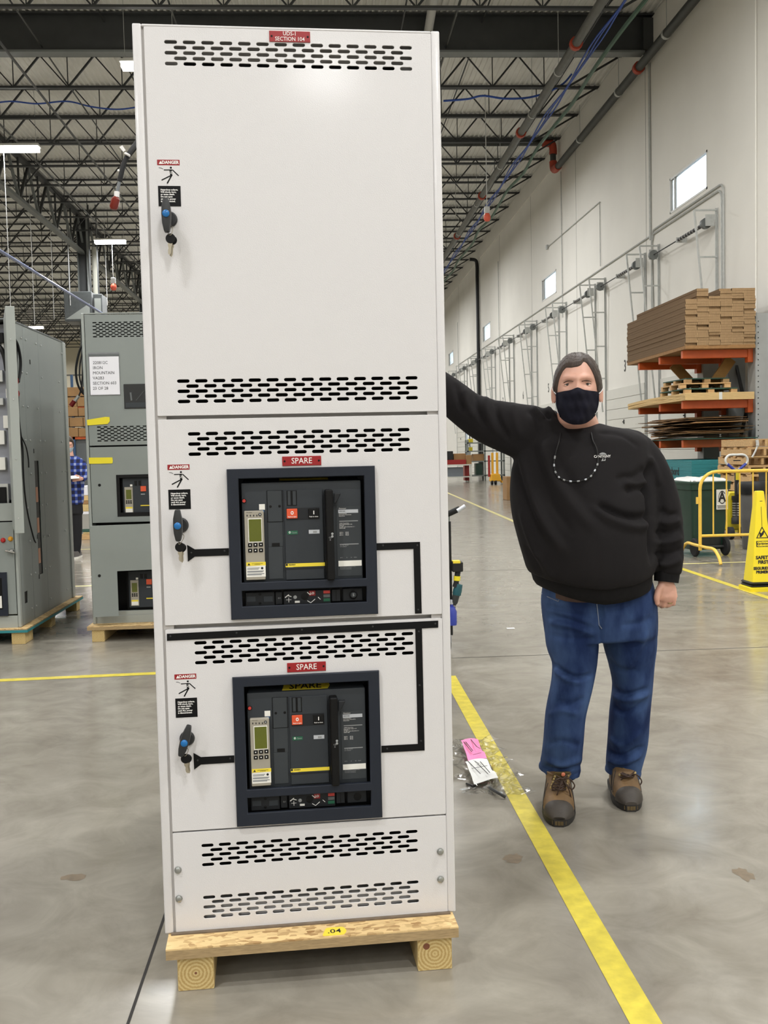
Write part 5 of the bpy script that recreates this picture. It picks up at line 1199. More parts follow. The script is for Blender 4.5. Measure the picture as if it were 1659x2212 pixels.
sk = thing('pallet_stacker', 'yellow walk-behind pallet stacker parked by the grey shelving', 'stacker', (W_(1066, 1040, 39).x, 39, 0)); mh = W_(1063, 978, 39).z
mat('stacker_yellow', (226, 166, 36), .45)
for x in (-.06, .12): MB().bb(x, x+.08, .0, .1, .3, mh).build('mast', 'stacker_yellow', sk)
MB().prism([(-.15, .12), (.3, .12), (.22, .42), (-.1, .42)], -.2, .2).build('body', 'stacker_yellow', sk, bevel=.03)
for x in (-.12, .02): MB().tube([(x, -.12, .1), (x+.08, -.12, .1)], .1, 12).build('wheel', 'rubber', sk, smooth=.6)
for y in (-.15, .15): MB().bb(.3, 1.3, y-.06, y+.06, .06, .14).build('fork', 'stacker_yellow', sk)
MB().bb(-.2, -.12, 0, .06, .3, mh-.1).build('lift_chain', 'tool_red', sk)
cbx = W_(1095, 1080, 26.6); MB().bb(cbx.x, cbx.x+.5, 26.6, 27.2, 0, W_(1095, 1030, 26.6).z).build('carton', 'box_brown', label='tall brown carton standing on the floor behind the man', cat='carton', bevel=.01)
# daylight doorway frame at the open dock door
dd = thing('dock_opening', 'dark framed dock opening letting in daylight', None, (WX-.02, OD[0], 0), kind='structure')
for y in (0, OD[1]-OD[0]): MB().bb(-.06, .1, y-.06, y+.06, .8, 3.05).build('seal_post', 'dark_steel', dd)

# ================================================================== tool cart behind the white cabinet
ct = thing('tool_cart', 'black tool cart half hidden behind the white cabinet', 'cart', (.84, 6.7, 0))
zt = at(985, 1110, 6.7).z
MB().bb(-.62, 0, .0, .5, zt-.06, zt).build('top_tray', 'bench_grey', ct, bevel=.006); MB().bb(-.6, -.01, .01, .49, .2, zt-.06).build('body', 'black', ct, bevel=.005)
MB().tube([(-.03, .02, zt-.01), (.06, -.03, zt+.035)], .02, 10).build('handle_socket', 'rubber', ct, smooth=.8); 
h0, h1_ = at(988, 1104, 6.62), at(1005, 1093, 6.62); MB().tube([tuple(h0-Vector((.84, 6.7, 0))), tuple(h1_-Vector((.84, 6.7, 0)))], .014, 10).build('push_handle', 'silver', ct, smooth=.8)
MB().bb(-.02, .005, -.005, .02, .12, zt-.05).build('corner_post', 'black', ct)
for y in (.06, .44): 
    MB().lathe([(.01, -.018), (.06, -.018), (.065, 0), (.06, .018), (.01, .018)], 16, Matrix.Translation((-.025, y, .065)) @ Matrix.Rotation(PI/2, 4, 'Y')).build('caster_wheel', 'rubber', ct, smooth=.6); MB().bb(-.05, 0, y-.02, y+.02, .06, .16).build('caster_fork', 'silver', ct)
dr = thing('cordless_drill', 'teal and black cordless drill hanging upside down from the cart', 'drill', at(984, 1262, 6.63))
mat('drill_teal', (30, 84, 92), .4)
k = 6.63/F
def q_(dx, dy): return (dx*k, 0, -dy*k)
MB().bb(-8*k, 16*k, -.035, .035, 28*k, 50*k).build('battery', 'black', dr, bevel=.006); MB().bb(-6*k, 10*k, -.036, .036, 47*k, 52*k).build('battery_label', 'label_yellow', dr)
MB().tube([q_(6, -30), q_(2, -5), q_(0, 6)], [.02, .017, .022], 10).build('grip', 'rubber', dr, smooth=.8); MB().tube([q_(4, -18), q_(3, -8)], .0225, 10).build('yellow_band', 'tape_yellow', dr, smooth=.8)
MB().tube([q_(8, 0), q_(4, 14), q_(2, 24)], [.024, .03, .028], 12).build('motor_housing', 'drill_teal', dr, smooth=.8); MB().tube([q_(1, 24), q_(-3, 40), q_(-4, 46)], [.024, .022, .012], 12).build('chuck', 'dark_steel', dr, smooth=.8); MB().tube([q_(-2, 44), q_(-1, 52)], .004, 6).build('bit', 'chrome', dr)
bt_ = thing('spray_bottle', 'blue spray bottle hanging low on the cart', 'bottle', at(977, 1350, 6.63)); MB().lathe([(.03, 0), (.032, .02), (.032, .09), (.02, .12), (.012, .125), (.012, .14)], 14).build('bottle', 'jack_blue', bt_, smooth=.6); MB().lathe([(.014, .14), (.016, .15), (.012, .17)], 10).build('cap', 'silver', bt_, smooth=.6)

# ================================================================== litter on the floor
mat('pink', (236, 130, 176), .7, var=.06); mat('white_card', (226, 226, 222), .7, var=.04, vscale=20)
m = mat('film', (232, 236, 238), .1); nt = m.node_tree; b = nt.nodes['Principled BSDF']; out = nt.nodes['Material Output']
tr_ = nt.nodes.new('ShaderNodeBsdfTransparent'); gl_ = nt.nodes.new('ShaderNodeBsdfGlossy'); gl_.inputs['Roughness'].default_value = .12; mxs = nt.nodes.new('ShaderNodeMixShader'); lw = nt.nodes.new('ShaderNodeLayerWeight'); lw.inputs['Blend'].default_value = .22
nt.links.new(lw.outputs['Facing'], mxs.inputs[0]); nt.links.new(tr_.outputs[0], mxs.inputs[1]); nt.links.new(gl_.outputs[0], mxs.inputs[2]); nt.links.new(mxs.outputs[0], out.inputs[0])
fm = thing('plastic_litter', 'crumpled clear plastic film lying on the floor beside the yellow tape', 'litter', fl(1040, 1655))
random.seed(21); np.random.seed(21)
def sheetm(n, m_, w, l, amp, seed):
    rs = np.random.RandomState(seed); Z = np.zeros((n, m_))
    for _ in range(28):
        a = rs.uniform(0, PI); c = rs.uniform(-.6, .6); s = rs.uniform(.05, .16); X, Yg = np.meshgrid(np.linspace(-.5, .5, m_), np.linspace(-.5, .5, n)); dd_ = X*math.cos(a)+Yg*math.sin(a)-c
        Z += amp*rs.uniform(.3, 1)*np.exp(-np.abs(dd_)/s*4)
    return Z
Z = sheetm(26, 34, .3, .75, .011, 3); vs = []; 
for i in range(26):
    for j in range(34):
        u, v = i/25-.5, j/33-.5; wob = 1+.25*math.sin(j*.8)+.12*math.sin(j*2.3)
        vs.append((u*.24*wob+v*-.02, v*.78, .002+Z[i, j]))
MB().add(vs, [(i*34+j, (i+1)*34+j, (i+1)*34+j+1, i*34+j+1) for i in range(25) for j in range(33)]).build('film_sheet', 'film', fm)
def card(corners, m_, lab, nm, lines, zz=.03):
    P = [fl(*c, zz) for c in corners]; n = 8; vs = []
    for i in range(n+1):
        for j in range(n+1):
            s, t = i/n, j/n; p = (P[0]*(1-s)+P[1]*s)*(1-t)+(P[3]*(1-s)+P[2]*s)*t; p.z = zz+.008*math.sin(3*s+5*t)+.004*math.sin(11*t); vs.append(p)
    o = MB().add(vs, [(i*(n+1)+j, (i+1)*(n+1)+j, (i+1)*(n+1)+j+1, i*(n+1)+j+1) for i in range(n) for j in range(n)]).build(nm, m_, label=lab, cat='paper', smooth=1)
    mb = MB()
    for (a, b) in lines:
        f = lambda q: ((P[0]*(1-q[0])+P[1]*q[0])*(1-q[1])+(P[3]*(1-q[0])+P[2]*q[0])*q[1])+Vector((0, 0, .011))
        mb.bar(f(a), f(b), .0035, .0005, up=(0, 0, 1))
    if lines: mb.build('handwriting_lettering', 'ink', o)
card([(995, 1600), (1032, 1597), (1052, 1640), (1012, 1640)], 'pink', 'pink paper slip lying on the plastic litter', 'pink_slip', [((.1, .2), (.3, .75)), ((.2, .2), (.38, .7)), ((.55, .1), (.7, .5)), ((.7, .5), (.85, .6)), ((.3, .9), (.8, .8))])
card([(1004, 1646), (1052, 1640), (1076, 1682), (1024, 1688)], 'white_card', 'white paper slip lying on the plastic litter', 'white_slip', [((.1, .1), (.35, .8)), ((.35, .1), (.5, .3)), ((.45, .3), (.65, .85)), ((.1, .5), (.8, .45)), ((.6, .2), (.75, .8))])
# short dark strap ends by the slips
MB().tube(bez([fl(1055, 1700, .01), fl(1075, 1712, .02), fl(1092, 1722, .006)], 6), .006, 6).build('strap_end', 'dark_steel', label='short dark strap end lying below the white slip', cat='strap')
MB().tube(bez([fl(1008, 1693, .006), fl(1018, 1697, .012), fl(1028, 1699, .006)], 6), .005, 6).build('strap_end', 'black', label='short black strap end lying beside the white slip', cat='strap')
p = fl(1103, 1358); MB().bb(p.x-.03, p.x+.03, p.y-.02, p.y+.02, .001, .004).build('paper_scrap', 'white_card', label='tiny white paper scrap on the open floor', cat='paper')
# ================================================================== people
from mathutils.bvhtree import BVHTree
def fuse(mb, voxel, it=4, fac=.5):
    me = D.meshes.new('tmp'); me.from_pydata(mb.v, [], mb.f)
    bm = bmesh.new(); bm.from_mesh(me); bmesh.ops.recalc_face_normals(bm, faces=bm.faces); bm.to_mesh(me); bm.free()
    o = D.objects.new('tmp', me); COL.objects.link(o)
    r = o.modifiers.new('r', 'REMESH'); r.mode = 'VOXEL'; r.voxel_size = voxel; r.use_smooth_shade = True
    if it: s = o.modifiers.new('s', 'SMOOTH'); s.factor = fac; s.iterations = it
    dg = bpy.context.evaluated_depsgraph_get(); dg.update()
    out = D.meshes.new_from_object(o.evaluated_get(dg)); D.objects.remove(o); D.meshes.remove(me)
    out.shade_smooth(); return out
def ring(c, u, v, ra, rb, n=24, e=2.0, rbf=None):
    out = []
    for k in range(n):
        a = 2*PI*k/n; ca, sa = math.cos(a), math.sin(a)
        x = abs(ca)**(2/e)*math.copysign(1, ca); y = abs(sa)**(2/e)*math.copysign(1, sa)
        rr = rb if (rbf is None or sa > 0) else rbf
        out.append(Vector(c) + Vector(u)*(ra*x) + Vector(v)*(rr*y))
    return out
def limb(mb, pts, ra, rb, n=20, e=2.0, dv=(0, 1, 0), rounded=True):
    pts = [Vector(p) for p in pts]; rings = []; N = len(pts)
    for i, c in enumerate(pts):
        t = (pts[min(i+1, N-1)]-pts[max(i-1, 0)]).normalized(); d = Vector(dv); u = t.cross(d).normalized(); v = u.cross(t).normalized()
        rings.append((c, u, v, ra[i], rb[i], t))
    R = []
    if rounded:
        c, u, v, a, b, t = rings[0]; R.append(ring(c-t*min(a, b)*.45, u, v, a*.55, b*.55, n, e))
    R += [ring(c, u, v, a, b, n, e) for c, u, v, a, b, t in rings]
    if rounded:
        c, u, v, a, b, t = rings[-1]; R.append(ring(c+t*min(a, b)*.45, u, v, a*.55, b*.55, n, e))
    return mb.loft(R)
def interp(path, n):
    """path of tuples -> smooth resample"""
    k = len(path[0]); P = [Vector(p[:3]) for p in path]; out = []
    for i in range(len(path)-1):
        for j in range(n):
            t = j/n; t2 = t*t*(3-2*t) if False else t
            a, b, c, d = [path[max(0, min(len(path)-1, i+q))] for q in (-1, 0, 1, 2)]
            out.append(tuple(.5*(2*b[m]+(c[m]-a[m])*t+(2*a[m]-5*b[m]+4*c[m]-d[m])*t*t+(3*b[m]-a[m]-3*c[m]+d[m])*t**3) for m in range(k)))
    out.append(tuple(path[-1])); return out
def pxm(Y): return Y*1.005/F        # metres per picture pixel at that depth
def to_px(V):
    q = V-np.array(CAMP); A = np.array([AR, AU, AF]); r = q@A.T
    return np.stack([829.5+F*r[:, 0]/r[:, 2], 1106-F*r[:, 1]/r[:, 2]], 1)
def folds(me, fl_, off=Vector((0, 0, 0))):
    """cloth folds: each is (polyline in picture px, width px, height m) applied on the side facing the viewer"""
    n = len(me.vertices); co = np.empty(n*3); me.vertices.foreach_get('co', co); co = co.reshape(-1, 3)
    no = np.empty(n*3); me.vertices.foreach_get('normal', no); no = no.reshape(-1, 3)
    w = co+np.array(off); px = to_px(w); face = np.clip(-(no[:, 1])*2.2+.35, 0, 1); dsp = np.zeros(n)
    for poly, wd, h in fl_:
        P = np.array(bez([(p[0], p[1], 0) for p in poly], 6))[:, :2]; best = np.full(n, 1e9); tt = np.zeros(n); L = len(P)-1
        for i in range(L):
            a, b = P[i], P[i+1]; ab = b-a; t = np.clip(((px-a)@ab)/max(ab@ab, 1e-9), 0, 1); d = np.hypot(*(px-(a+t[:, None]*ab)).T)
            m_ = d < best; best = np.where(m_, d, best); tt = np.where(m_, (i+t)/L, tt)
        taper = np.clip(np.minimum(tt, 1-tt)*5+.15, 0, 1)
        dsp += 1.3*h*taper*np.exp(-(best/wd)**2)
    co += no*(dsp*face)[:, None]
    me.vertices.foreach_set('co', co.ravel()); me.update()
def shift(me, off): me.transform(Matrix.Translation(-Vector(off))); return me
mat('skin', (206, 158, 138), .5, var=.05, vscale=30, bump=.1, bscale=300); MATS['skin'].node_tree.nodes['Principled BSDF'].inputs['Subsurface Weight'].default_value = .08
mat('hair_brown', (58, 46, 38), .55, var=.3, vscale=60, stretch=(3, 3, .6), bump=.5, bscale=160)
mat('sweat', (29, 27, 28), .9, var=.1, vscale=6, bump=.12, bscale=700, spec=.2)
mat('sweat_rib', (23, 22, 23), .92, bump=.4, bscale=300, stretch=(1, 1, .02), spec=.2)
mat('mask_navy', (20, 20, 32), .85, bump=.1, bscale=600, spec=.2); mat('white_cord', (226, 226, 226), .6)
mat('leather', (112, 86, 54), .65, var=.22, vscale=16, bump=.3, bscale=90); mat('leather_dark', (60, 54, 48), .6, var=.1, vscale=20, bump=.2, bscale=120); mat('sole', (40, 38, 36), .7); mat('lace', (58, 40, 30), .7)
mat('tongue', (92, 76, 44), .6); mat('badge', (206, 120, 90), .5); mat('belt', (70, 44, 30), .5); mat('brass', (176, 156, 110), .35, .8); mat('stitch', (120, 130, 150), .8)
m = mat('denim', (44, 68, 112), .85, bump=.2, bscale=500, spec=.2); nt = m.node_tree; b = nt.nodes['Principled BSDF']; tcn = nt.nodes.new('ShaderNodeTexCoord')
na = nt.nodes.new('ShaderNodeTexNoise'); na.inputs['Scale'].default_value = 5; na.inputs['Detail'].default_value = 5; mp = nt.nodes.new('ShaderNodeMapping'); mp.inputs['Scale'].default_value = (2, 2, .9)
nt.links.new(tcn.outputs['Object'], mp.inputs['Vector']); nt.links.new(mp.outputs['Vector'], na.inputs['Vector']); cr = nt.nodes.new('ShaderNodeValToRGB')
cr.color_ramp.elements[0].position = .38; cr.color_ramp.elements[0].color = (*lin((24, 41, 80)), 1); cr.color_ramp.elements[1].position = .72; cr.color_ramp.elements[1].color = (*lin((68, 92, 134)), 1)
nt.links.new(na.outputs['Fac'], cr.inputs['Fac']); nt.links.new(cr.outputs['Color'], b.inputs['Base Color'])

def head_pts(nu=56, nv=44, hw=.077, hd=.1, hh=.126, off=0.0):
    """skull surface around its centre, face towards -Y; returns function (azimuth, height angle)->point"""
    def f(az, el, o=off):
        # az 0 = front(-Y), + towards +X ; el -pi/2..pi/2
        ce, se = math.cos(el), math.sin(el); sx, fy = math.sin(az), math.cos(az)
        x = hw*math.copysign(abs(sx)**.92, sx)*ce**.82; y = -hd*math.copysign(abs(fy)**.9, fy)*ce**.82; z = hh*se
        if z < 0:
            k = 1+.30*(z/hh)*abs(z/hh)**.3*1.0; x *= max(k, .55)*1.0; 
            if y > 0: y *= 1+.35*(z/hh)
            else: y *= 1+.06*(z/hh)
        else: y *= 1+.05*(z/hh); z *= .95
        p = Vector((x, y, z)); fr = max(0, fy)
        g = lambda cx, cz, sx_, sz: math.exp(-((x-cx)/sx_)**2-((z-cz)/sz)**2)*fr
        p.y -= .012*(g(.03, .033, .03, .010)+g(-.03, .033, .03, .010))            # brow
        p.y += .014*(g(.035, .011, .017, .012)+g(-.035, .011, .017, .012))         # sockets
        p.y -= .010*g(0, .008, .008, .022)+.028*g(0, -.025, .013, .022)            # nose
        p.y -= .007*(g(.045, -.018, .02, .014)+g(-.045, -.018, .02, .014))         # cheeks
        p.y -= .012*g(0, -.105, .03, .02)                                          # chin
        if o: p += Vector((x, y*.8, z)).normalized()*o
        return p
    return f
def grid_head(mb, f, C, nu=56, nv=40, rot=None):
    rows = []
    for j in range(1, nv):
        el = -PI/2+PI*j/nv; rows.append([C+(rot @ f(2*PI*i/nu-PI, el) if rot else f(2*PI*i/nu-PI, el)) for i in range(nu)])
    return mb.loft(rows)
def hand_fist(mb, w, dirn, side, outward, s=1.0):
    """loosely closed hand hanging from wrist w: palm block, four curled fingers of unequal length and a thumb"""
    dn, sd_, ot = Vector(dirn).normalized(), Vector(side).normalized(), Vector(outward).normalized()
    P = lambda a, b, c: w+dn*a*s+sd_*b*s+ot*c*s
    limb(mb, [P(-.03, 0, 0), P(0, 0, 0), P(.035, .004, .004), P(.07, .006, .006), P(.085, .006, .002)], [.029*s, .03*s, .04*s, .043*s, .036*s], [.022*s, .022*s, .021*s, .018*s, .014*s], 16, 2.4, dv=ot)
    for b_, l, r in ((-.03, .9, .0098), (-.009, 1.0, .0102), (.013, .95, .0098), (.033, .78, .0088)):
        a0 = .082-.004*abs(b_)*100*.3
        limb(mb, [P(a0-.02, b_*.9, .002), P(a0, b_, .006), P(a0+.03*l, b_*1.02, -.004), P(a0+.036*l, b_*1.0, -.026), P(a0+.014*l, b_*.96, -.043), P(a0-.004, b_*.94, -.044)], [r*s*1.05, r*s*1.12, r*s, r*s*.95, r*s*.88, r*s*.8], [r*s*1.05, r*s*1.12, r*s, r*s*.95, r*s*.88, r*s*.8], 10, dv=sd_)
    return P

# ---------------------------------------------------------------- the man leaning on the cabinet
ROOT = Vector((1.0, 3.75, 0))
man = thing('person', 'man in black sweatshirt, navy mask and blue jeans leaning an arm on the cabinet', 'person', ROOT)
def Q(px, py, Y): return at(px, py, Y)
# -- sweatshirt
mb = MB(); rows = [(1250, 917, 46, .074, 3.745), (1252, 925, 66, .098, 3.74), (1256, 934, 102, .122, 3.735), (1260, 952, 134, .142, 3.73), (1260, 974, 146, .148, 3.725), (1258, 1000, 154, .155, 3.72), (1258, 1050, 159, .168, 3.715), (1261, 1100, 158, .185, 3.705), (1267, 1150, 152, .20, 3.70), (1273, 1195, 146, .202, 3.70), (1275, 1225, 141, .195, 3.70), (1276, 1243, 135, .185, 3.705)]
rings = []
for x, y, hw, hd, Y in interp(rows, 3):
    c = Q(x, y, Y); k = pxm(Y); tl = -.0 if y < 1180 else .0
    r = ring(c, (1, 0, .035), (0, 1, 0), hw*k, hd*.85, 40, 2.25, hd)
    if y > 1150:
        f_ = (y-1150)/93
        for p in r: p.z += f_*(-.035*(1-((p.x-c.x)/(hw*k))**2)*(1 if p.y < c.y else .2) + .025*max(0, -(p.x-c.x)/(hw*k))*f_)
    rings.append(r)
mb.loft(rings)
k = pxm(3.73)
la = interp([(1205, 945, 3.735, 55, .085), (1150, 938, 3.735, 62, .085), (1098, 924, 3.745, 56, .08), (1050, 908, 3.76, 49, .075), (1010, 886, 3.78, 42, .07), (968, 852, 3.81, 39, .065), (925, 818, 3.84, 33, .058), (885, 792, 3.86, 27, .05)], 3)
limb(mb, [Q(a[0], a[1], a[2]) for a in la], [a[3]*k for a in la], [a[4] for a in la], 24)
ra_ = interp([(1320, 962, 3.735, 34, .07), (1362, 966, 3.735, 40, .078), (1398, 1008, 3.725, 42, .08), (1427, 1070, 3.71, 37, .074), (1438, 1120, 3.70, 35, .07), (1443, 1165, 3.69, 33, .066), (1444, 1205, 3.68, 31, .062), (1443, 1236, 3.675, 29, .056)], 3)
limb(mb, [Q(a[0], a[1], a[2]) for a in ra_], [a[3]*k for a in ra_], [a[4] for a in ra_], 24)
sw = fuse(mb, .008, 6)
FOLD = [([(1404, 1000), (1403, 1060), (1408, 1130), (1410, 1215)], 7, -.026), ([(1395, 1010), (1370, 1030), (1330, 1035)], 9, -.010), ([(1400, 1040), (1375, 1048), (1345, 1040)], 8, .014), ([(1405, 1062), (1380, 1052), (1350, 1060)], 9, -.016),
        ([(1408, 1112), (1370, 1118), (1330, 1108), (1290, 1088)], 8, -.020), ([(1408, 1132), (1370, 1138), (1320, 1122), (1270, 1090)], 10, .012), ([(1300, 1120), (1260, 1080), (1225, 1030), (1190, 960)], 14, -.008), ([(1290, 1150), (1240, 1095), (1190, 1020), (1165, 950)], 13, .009),
        ([(1240, 1160), (1195, 1090), (1165, 1020), (1150, 960)], 12, -.009), ([(1215, 1190), (1170, 1120), (1140, 1040), (1125, 970)], 10, .010), ([(1185, 1190), (1150, 1120), (1125, 1040), (1110, 990)], 8, -.009), ([(1165, 1210), (1143, 1160), (1125, 1100)], 6, .008),
        ([(1130, 1175), (1155, 1215), (1170, 1245)], 6, -.007), ([(1160, 1190), (1178, 1225), (1195, 1250)], 6, .006),
        ([(1070, 862), (1075, 900), (1100, 950)], 6, -.010), ([(1050, 856), (1052, 890), (1075, 940)], 6, .008), ([(1030, 850), (1030, 880), (1050, 925)], 5, -.009), ([(1005, 838), (1008, 870), (1025, 905)], 6, .007), ([(985, 826), (990, 860), (1000, 890)], 5, -.009), ([(1110, 872), (1110, 900), (1125, 950)], 8, .006),
        ([(1150, 880), (1165, 895), (1175, 905)], 5, .012), ([(1165, 878), (1178, 893), (1190, 903)], 4, -.012), ([(1180, 880), (1190, 890), (1198, 900)], 4, .010), ([(1140, 885), (1160, 905), (1168, 935)], 6, -.008),
        ([(1425, 1100), (1445, 1112), (1466, 1108)], 6, -.009), ([(1420, 1125), (1445, 1130), (1470, 1122)], 6, .010), ([(1418, 1148), (1442, 1152), (1472, 1140)], 6, -.011), ([(1415, 1172), (1445, 1172), (1474, 1160)], 6, .010), ([(1416, 1196), (1445, 1196), (1474, 1184)], 6, -.011), ([(1418, 1218), (1445, 1220), (1472, 1206)], 6, .012),
        ([(1290, 935), (1340, 940), (1380, 965)], 4, -.004), ([(1400, 985), (1415, 1010), (1425, 1050)], 6, .008), ([(1160, 1060), (1190, 1120), (1230, 1180)], 12, -.006)]
folds(sw, FOLD)
rs = np.random.RandomState(2)
swo = obj('sweatshirt', shift(sw, ROOT), 'sweat', man); swo['label'] = 'charcoal black crew-neck sweatshirt'
bvh = BVHTree.FromObject(swo, bpy.context.evaluated_depsgraph_get()) if False else BVHTree.FromPolygons([v.co.copy() for v in sw.vertices], [tuple(p.vertices) for p in sw.polygons])
def surf(px, py, lift=.003, tree=None):
    d = ray(px, py).normalized(); h = (tree or bvh).ray_cast(CAMP-ROOT, d); 
    if h[0] is None: return at(px, py, 3.55)-ROOT, Vector((0, -1, 0))
    return h[0]-d*lift, h[1]
# hem band, cuffs, collar
mbh = MB(); rings = []
for x, y, hw, hd, Y in [(1276, 1236, 130, .178, 3.705), (1277, 1248, 131, .176, 3.71), (1279, 1262, 129, .172, 3.715), (1281, 1272, 124, .166, 3.72)]:
    c = Q(x, y, Y)-ROOT; kk = pxm(Y); r = ring(c, (1, 0, .035), (0, 1, 0), hw*kk, hd*.85, 48, 2.25, hd)
    for p in r: p.z += -.036*(1-((p.x-c.x)/(hw*kk))**2)*(1 if p.y < c.y else .2) + .030*max(0, -(p.x-c.x)/(hw*kk))
    rings.append(r)
mbh.loft(rings).build('hem_band', 'sweat_rib', man, smooth=1.2)
cf = [Q(1441, 1232, 3.675)-ROOT, Q(1440, 1246, 3.672)-ROOT, Q(1439, 1257, 3.67)-ROOT]
limb(MB(), cf, [28*k, 27*k, 26*k], [.047, .045, .043], 20, rounded=False).build('cuff', 'sweat_rib', man, smooth=1.2)
rings = []
for dz, ra, rb, dip in ((-.012, 56, .098, .012), (.002, 53, .092, .012), (.011, 50, .086, .012), (.009, 47, .081, .012), (-.006, 46, .08, .012)):
    c = Q(1249, 927, 3.725)-ROOT; r = ring(c+Vector((0, 0, dz)), (1, 0, 0), (0, 1, 0), ra*k, rb, 32)
    for p in r:
        t = (p.y-c.y)/rb; p.z += .034*t-.004
    rings.append(r)
MB().loft(rings, cap=False).build('collar', 'sweat_rib', man, smooth=1.2)
# -- jeans
mb = MB(); rows = [(1290, 1256, 118, .15, 3.745), (1292, 1290, 125, .158, 3.75), (1296, 1335, 125, .16, 3.755), (1299, 1375, 122, .15, 3.76)]
mb.loft([ring(Q(x, y, Y), (1, 0, .03), (0, 1, 0), hw*pxm(Y), hd, 36, 2.3, hd) for x, y, hw, hd, Y in interp(rows, 3)])
LL = interp([(1236, 1340, 3.75, 62, .12), (1237, 1390, 3.735, 58, .115), (1241, 1430, 3.72, 49, .105), (1235, 1480, 3.705, 45, .098), (1222, 1540, 3.70, 44, .09), (1217, 1600, 3.71, 44, .085), (1213, 1635, 3.735, 44, .085), (1209, 1655, 3.755, 44, .088)], 3)
limb(mb, [Q(*a[:3]) for a in LL], [a[3]*pxm(a[2]) for a in LL], [a[4] for a in LL], 24)
RL = interp([(1358, 1340, 3.765, 60, .12), (1361, 1390, 3.77, 58, .115), (1364, 1430, 3.78, 50, .105), (1366, 1480, 3.785, 43, .097), (1360, 1540, 3.80, 44, .09), (1356, 1600, 3.82, 44, .085), (1350, 1635, 3.83, 41, .083), (1346, 1660, 3.84, 38, .082)], 3)
limb(mb, [Q(*a[:3]) for a in RL], [a[3]*pxm(a[2]) for a in RL], [a[4] for a in RL], 24)
jn = fuse(mb, .008, 4)
JF = [([(1297, 1300), (1299, 1350), (1297, 1392)], 5, -.012), ([(1180, 1330), (1230, 1340), (1285, 1362)], 6, -.009), ([(1185, 1345), (1235, 1352), (1290, 1372)], 6, .008), ([(1178, 1310), (1225, 1318), (1270, 1335)], 5, -.006), ([(1188, 1372), (1235, 1380), (1280, 1380)], 6, -.006),
      ([(1192, 1432), (1225, 1455), (1255, 1463), (1280, 1455)], 4, -.014), ([(1195, 1445), (1225, 1468), (1255, 1475)], 5, .008), ([(1200, 1515), (1235, 1520), (1262, 1508)], 6, -.006), ([(1185, 1545), (1215, 1535), (1250, 1545)], 6, .006), ([(1180, 1610), (1215, 1600), (1255, 1612)], 6, -.005), ([(1178, 1640), (1215, 1652), (1255, 1640)], 6, .009), ([(1172, 1655), (1215, 1665), (1255, 1652)], 4, -.009),
      ([(1318, 1480), (1350, 1500), (1400, 1488)], 5, -.010), ([(1320, 1500), (1355, 1512), (1402, 1498)], 6, .010), ([(1320, 1520), (1350, 1540), (1395, 1515)], 6, -.009), ([(1312, 1590), (1345, 1610), (1385, 1580)], 6, .006), ([(1310, 1620), (1345, 1632), (1390, 1612)], 5, -.009), ([(1310, 1640), (1345, 1648), (1385, 1630)], 5, .010), ([(1400, 1360), (1375, 1410), (1350, 1450)], 6, .006), ([(1312, 1420), (1335, 1445), (1380, 1450)], 6, -.006), ([(1410, 1330), (1390, 1345), (1340, 1350)], 7, -.005)]
folds(jn, JF)
jo = obj('jeans', shift(jn, ROOT), 'denim', man); jo['label'] = 'faded blue jeans'
jbvh = BVHTree.FromPolygons([v.co.copy() for v in jn.vertices], [tuple(p.vertices) for p in jn.polygons])
MB().tube([surf(*p, .004, jbvh)[0] for p in ((1170, 1282), (1185, 1290), (1206, 1299), (1212, 1285))], .0022, 5).build('pocket_seam', 'stitch', jo)
MB().tube([surf(*p, .003, jbvh)[0] for p in ((1288, 1292), (1291, 1320), (1294, 1350), (1300, 1358))], .002, 5).build('fly_seam', 'stitch', jo)
MB().tube([surf(*p, .003, jbvh)[0] for p in ((1368, 1272), (1385, 1273), (1400, 1262))], .002, 5).build('pocket_seam', 'stitch', jo)
# belt and buckle
P = [surf(x, y, .006, jbvh)[0] for x, y in ((1200, 1284), (1220, 1290), (1245, 1293), (1270, 1293), (1300, 1291), (1330, 1287))]
MB().loft([[p+Vector((0, 0, .016)), p+Vector((0, -.004, .016)), p+Vector((0, -.004, -.014)), p+Vector((0, 0, -.014))] for p in P]).build('belt', 'belt', man)
p = surf(1271, 1290, .012, jbvh)[0]; MB().box(p, (.009, .006, .026)).build('belt_buckle', 'brass', man, bevel=.001)
# hem rings of the jeans
for Lg, n_ in ((LL, 'left'), (RL, 'right')):
    a = Lg[-1]; b2 = (a[0]-2, a[1]+10, a[2]); 
    limb(MB(), [Q(a[0], a[1]-4, a[2])-ROOT, Q(a[0], a[1]+4, a[2])-ROOT, Q(a[0]-1, a[1]+11, a[2])-ROOT], [(a[3]+1)*k, (a[3]+2)*k, (a[3]+1)*k], [a[4], a[4]+.004, a[4]+.002], 24, rounded=False).build('jeans_cuff', 'denim', man, smooth=1.2)
# -- body: one surface from crown to feet
HC = Q(1247, 841, 3.63); tilt = Matrix.Rotation(-.245, 3, 'Z') @ Matrix.Rotation(.015, 3, 'Y') @ Matrix.Rotation(-.04, 3, 'X')
hf = head_pts(hw=.079, hd=.102, hh=.128)
mb = MB(); grid_head(mb, hf, HC, rot=tilt)
for s in (-1, 1):   # ears
    c = HC+tilt @ Vector((s*.083, .012, -.018)); 
    mb.loft([ring(c+Vector((s*d, d*.4, 0)), (0, .35, -.15), (0, .1, 1), r*.6, r, 16) for d, r in ((-.012, .02), (-.004, .03), (.004, .034), (.009, .031), (.011, .02))])
limb(mb, [HC+Vector((0, .03, -.04)), HC+Vector((.002, .045, -.09)), Q(1248, 915, 3.715), Q(1252, 945, 3.73), Q(1256, 975, 3.73)], [.062, .068, .074, .085, .11], [.06, .064, .07, .075, .09], 24)
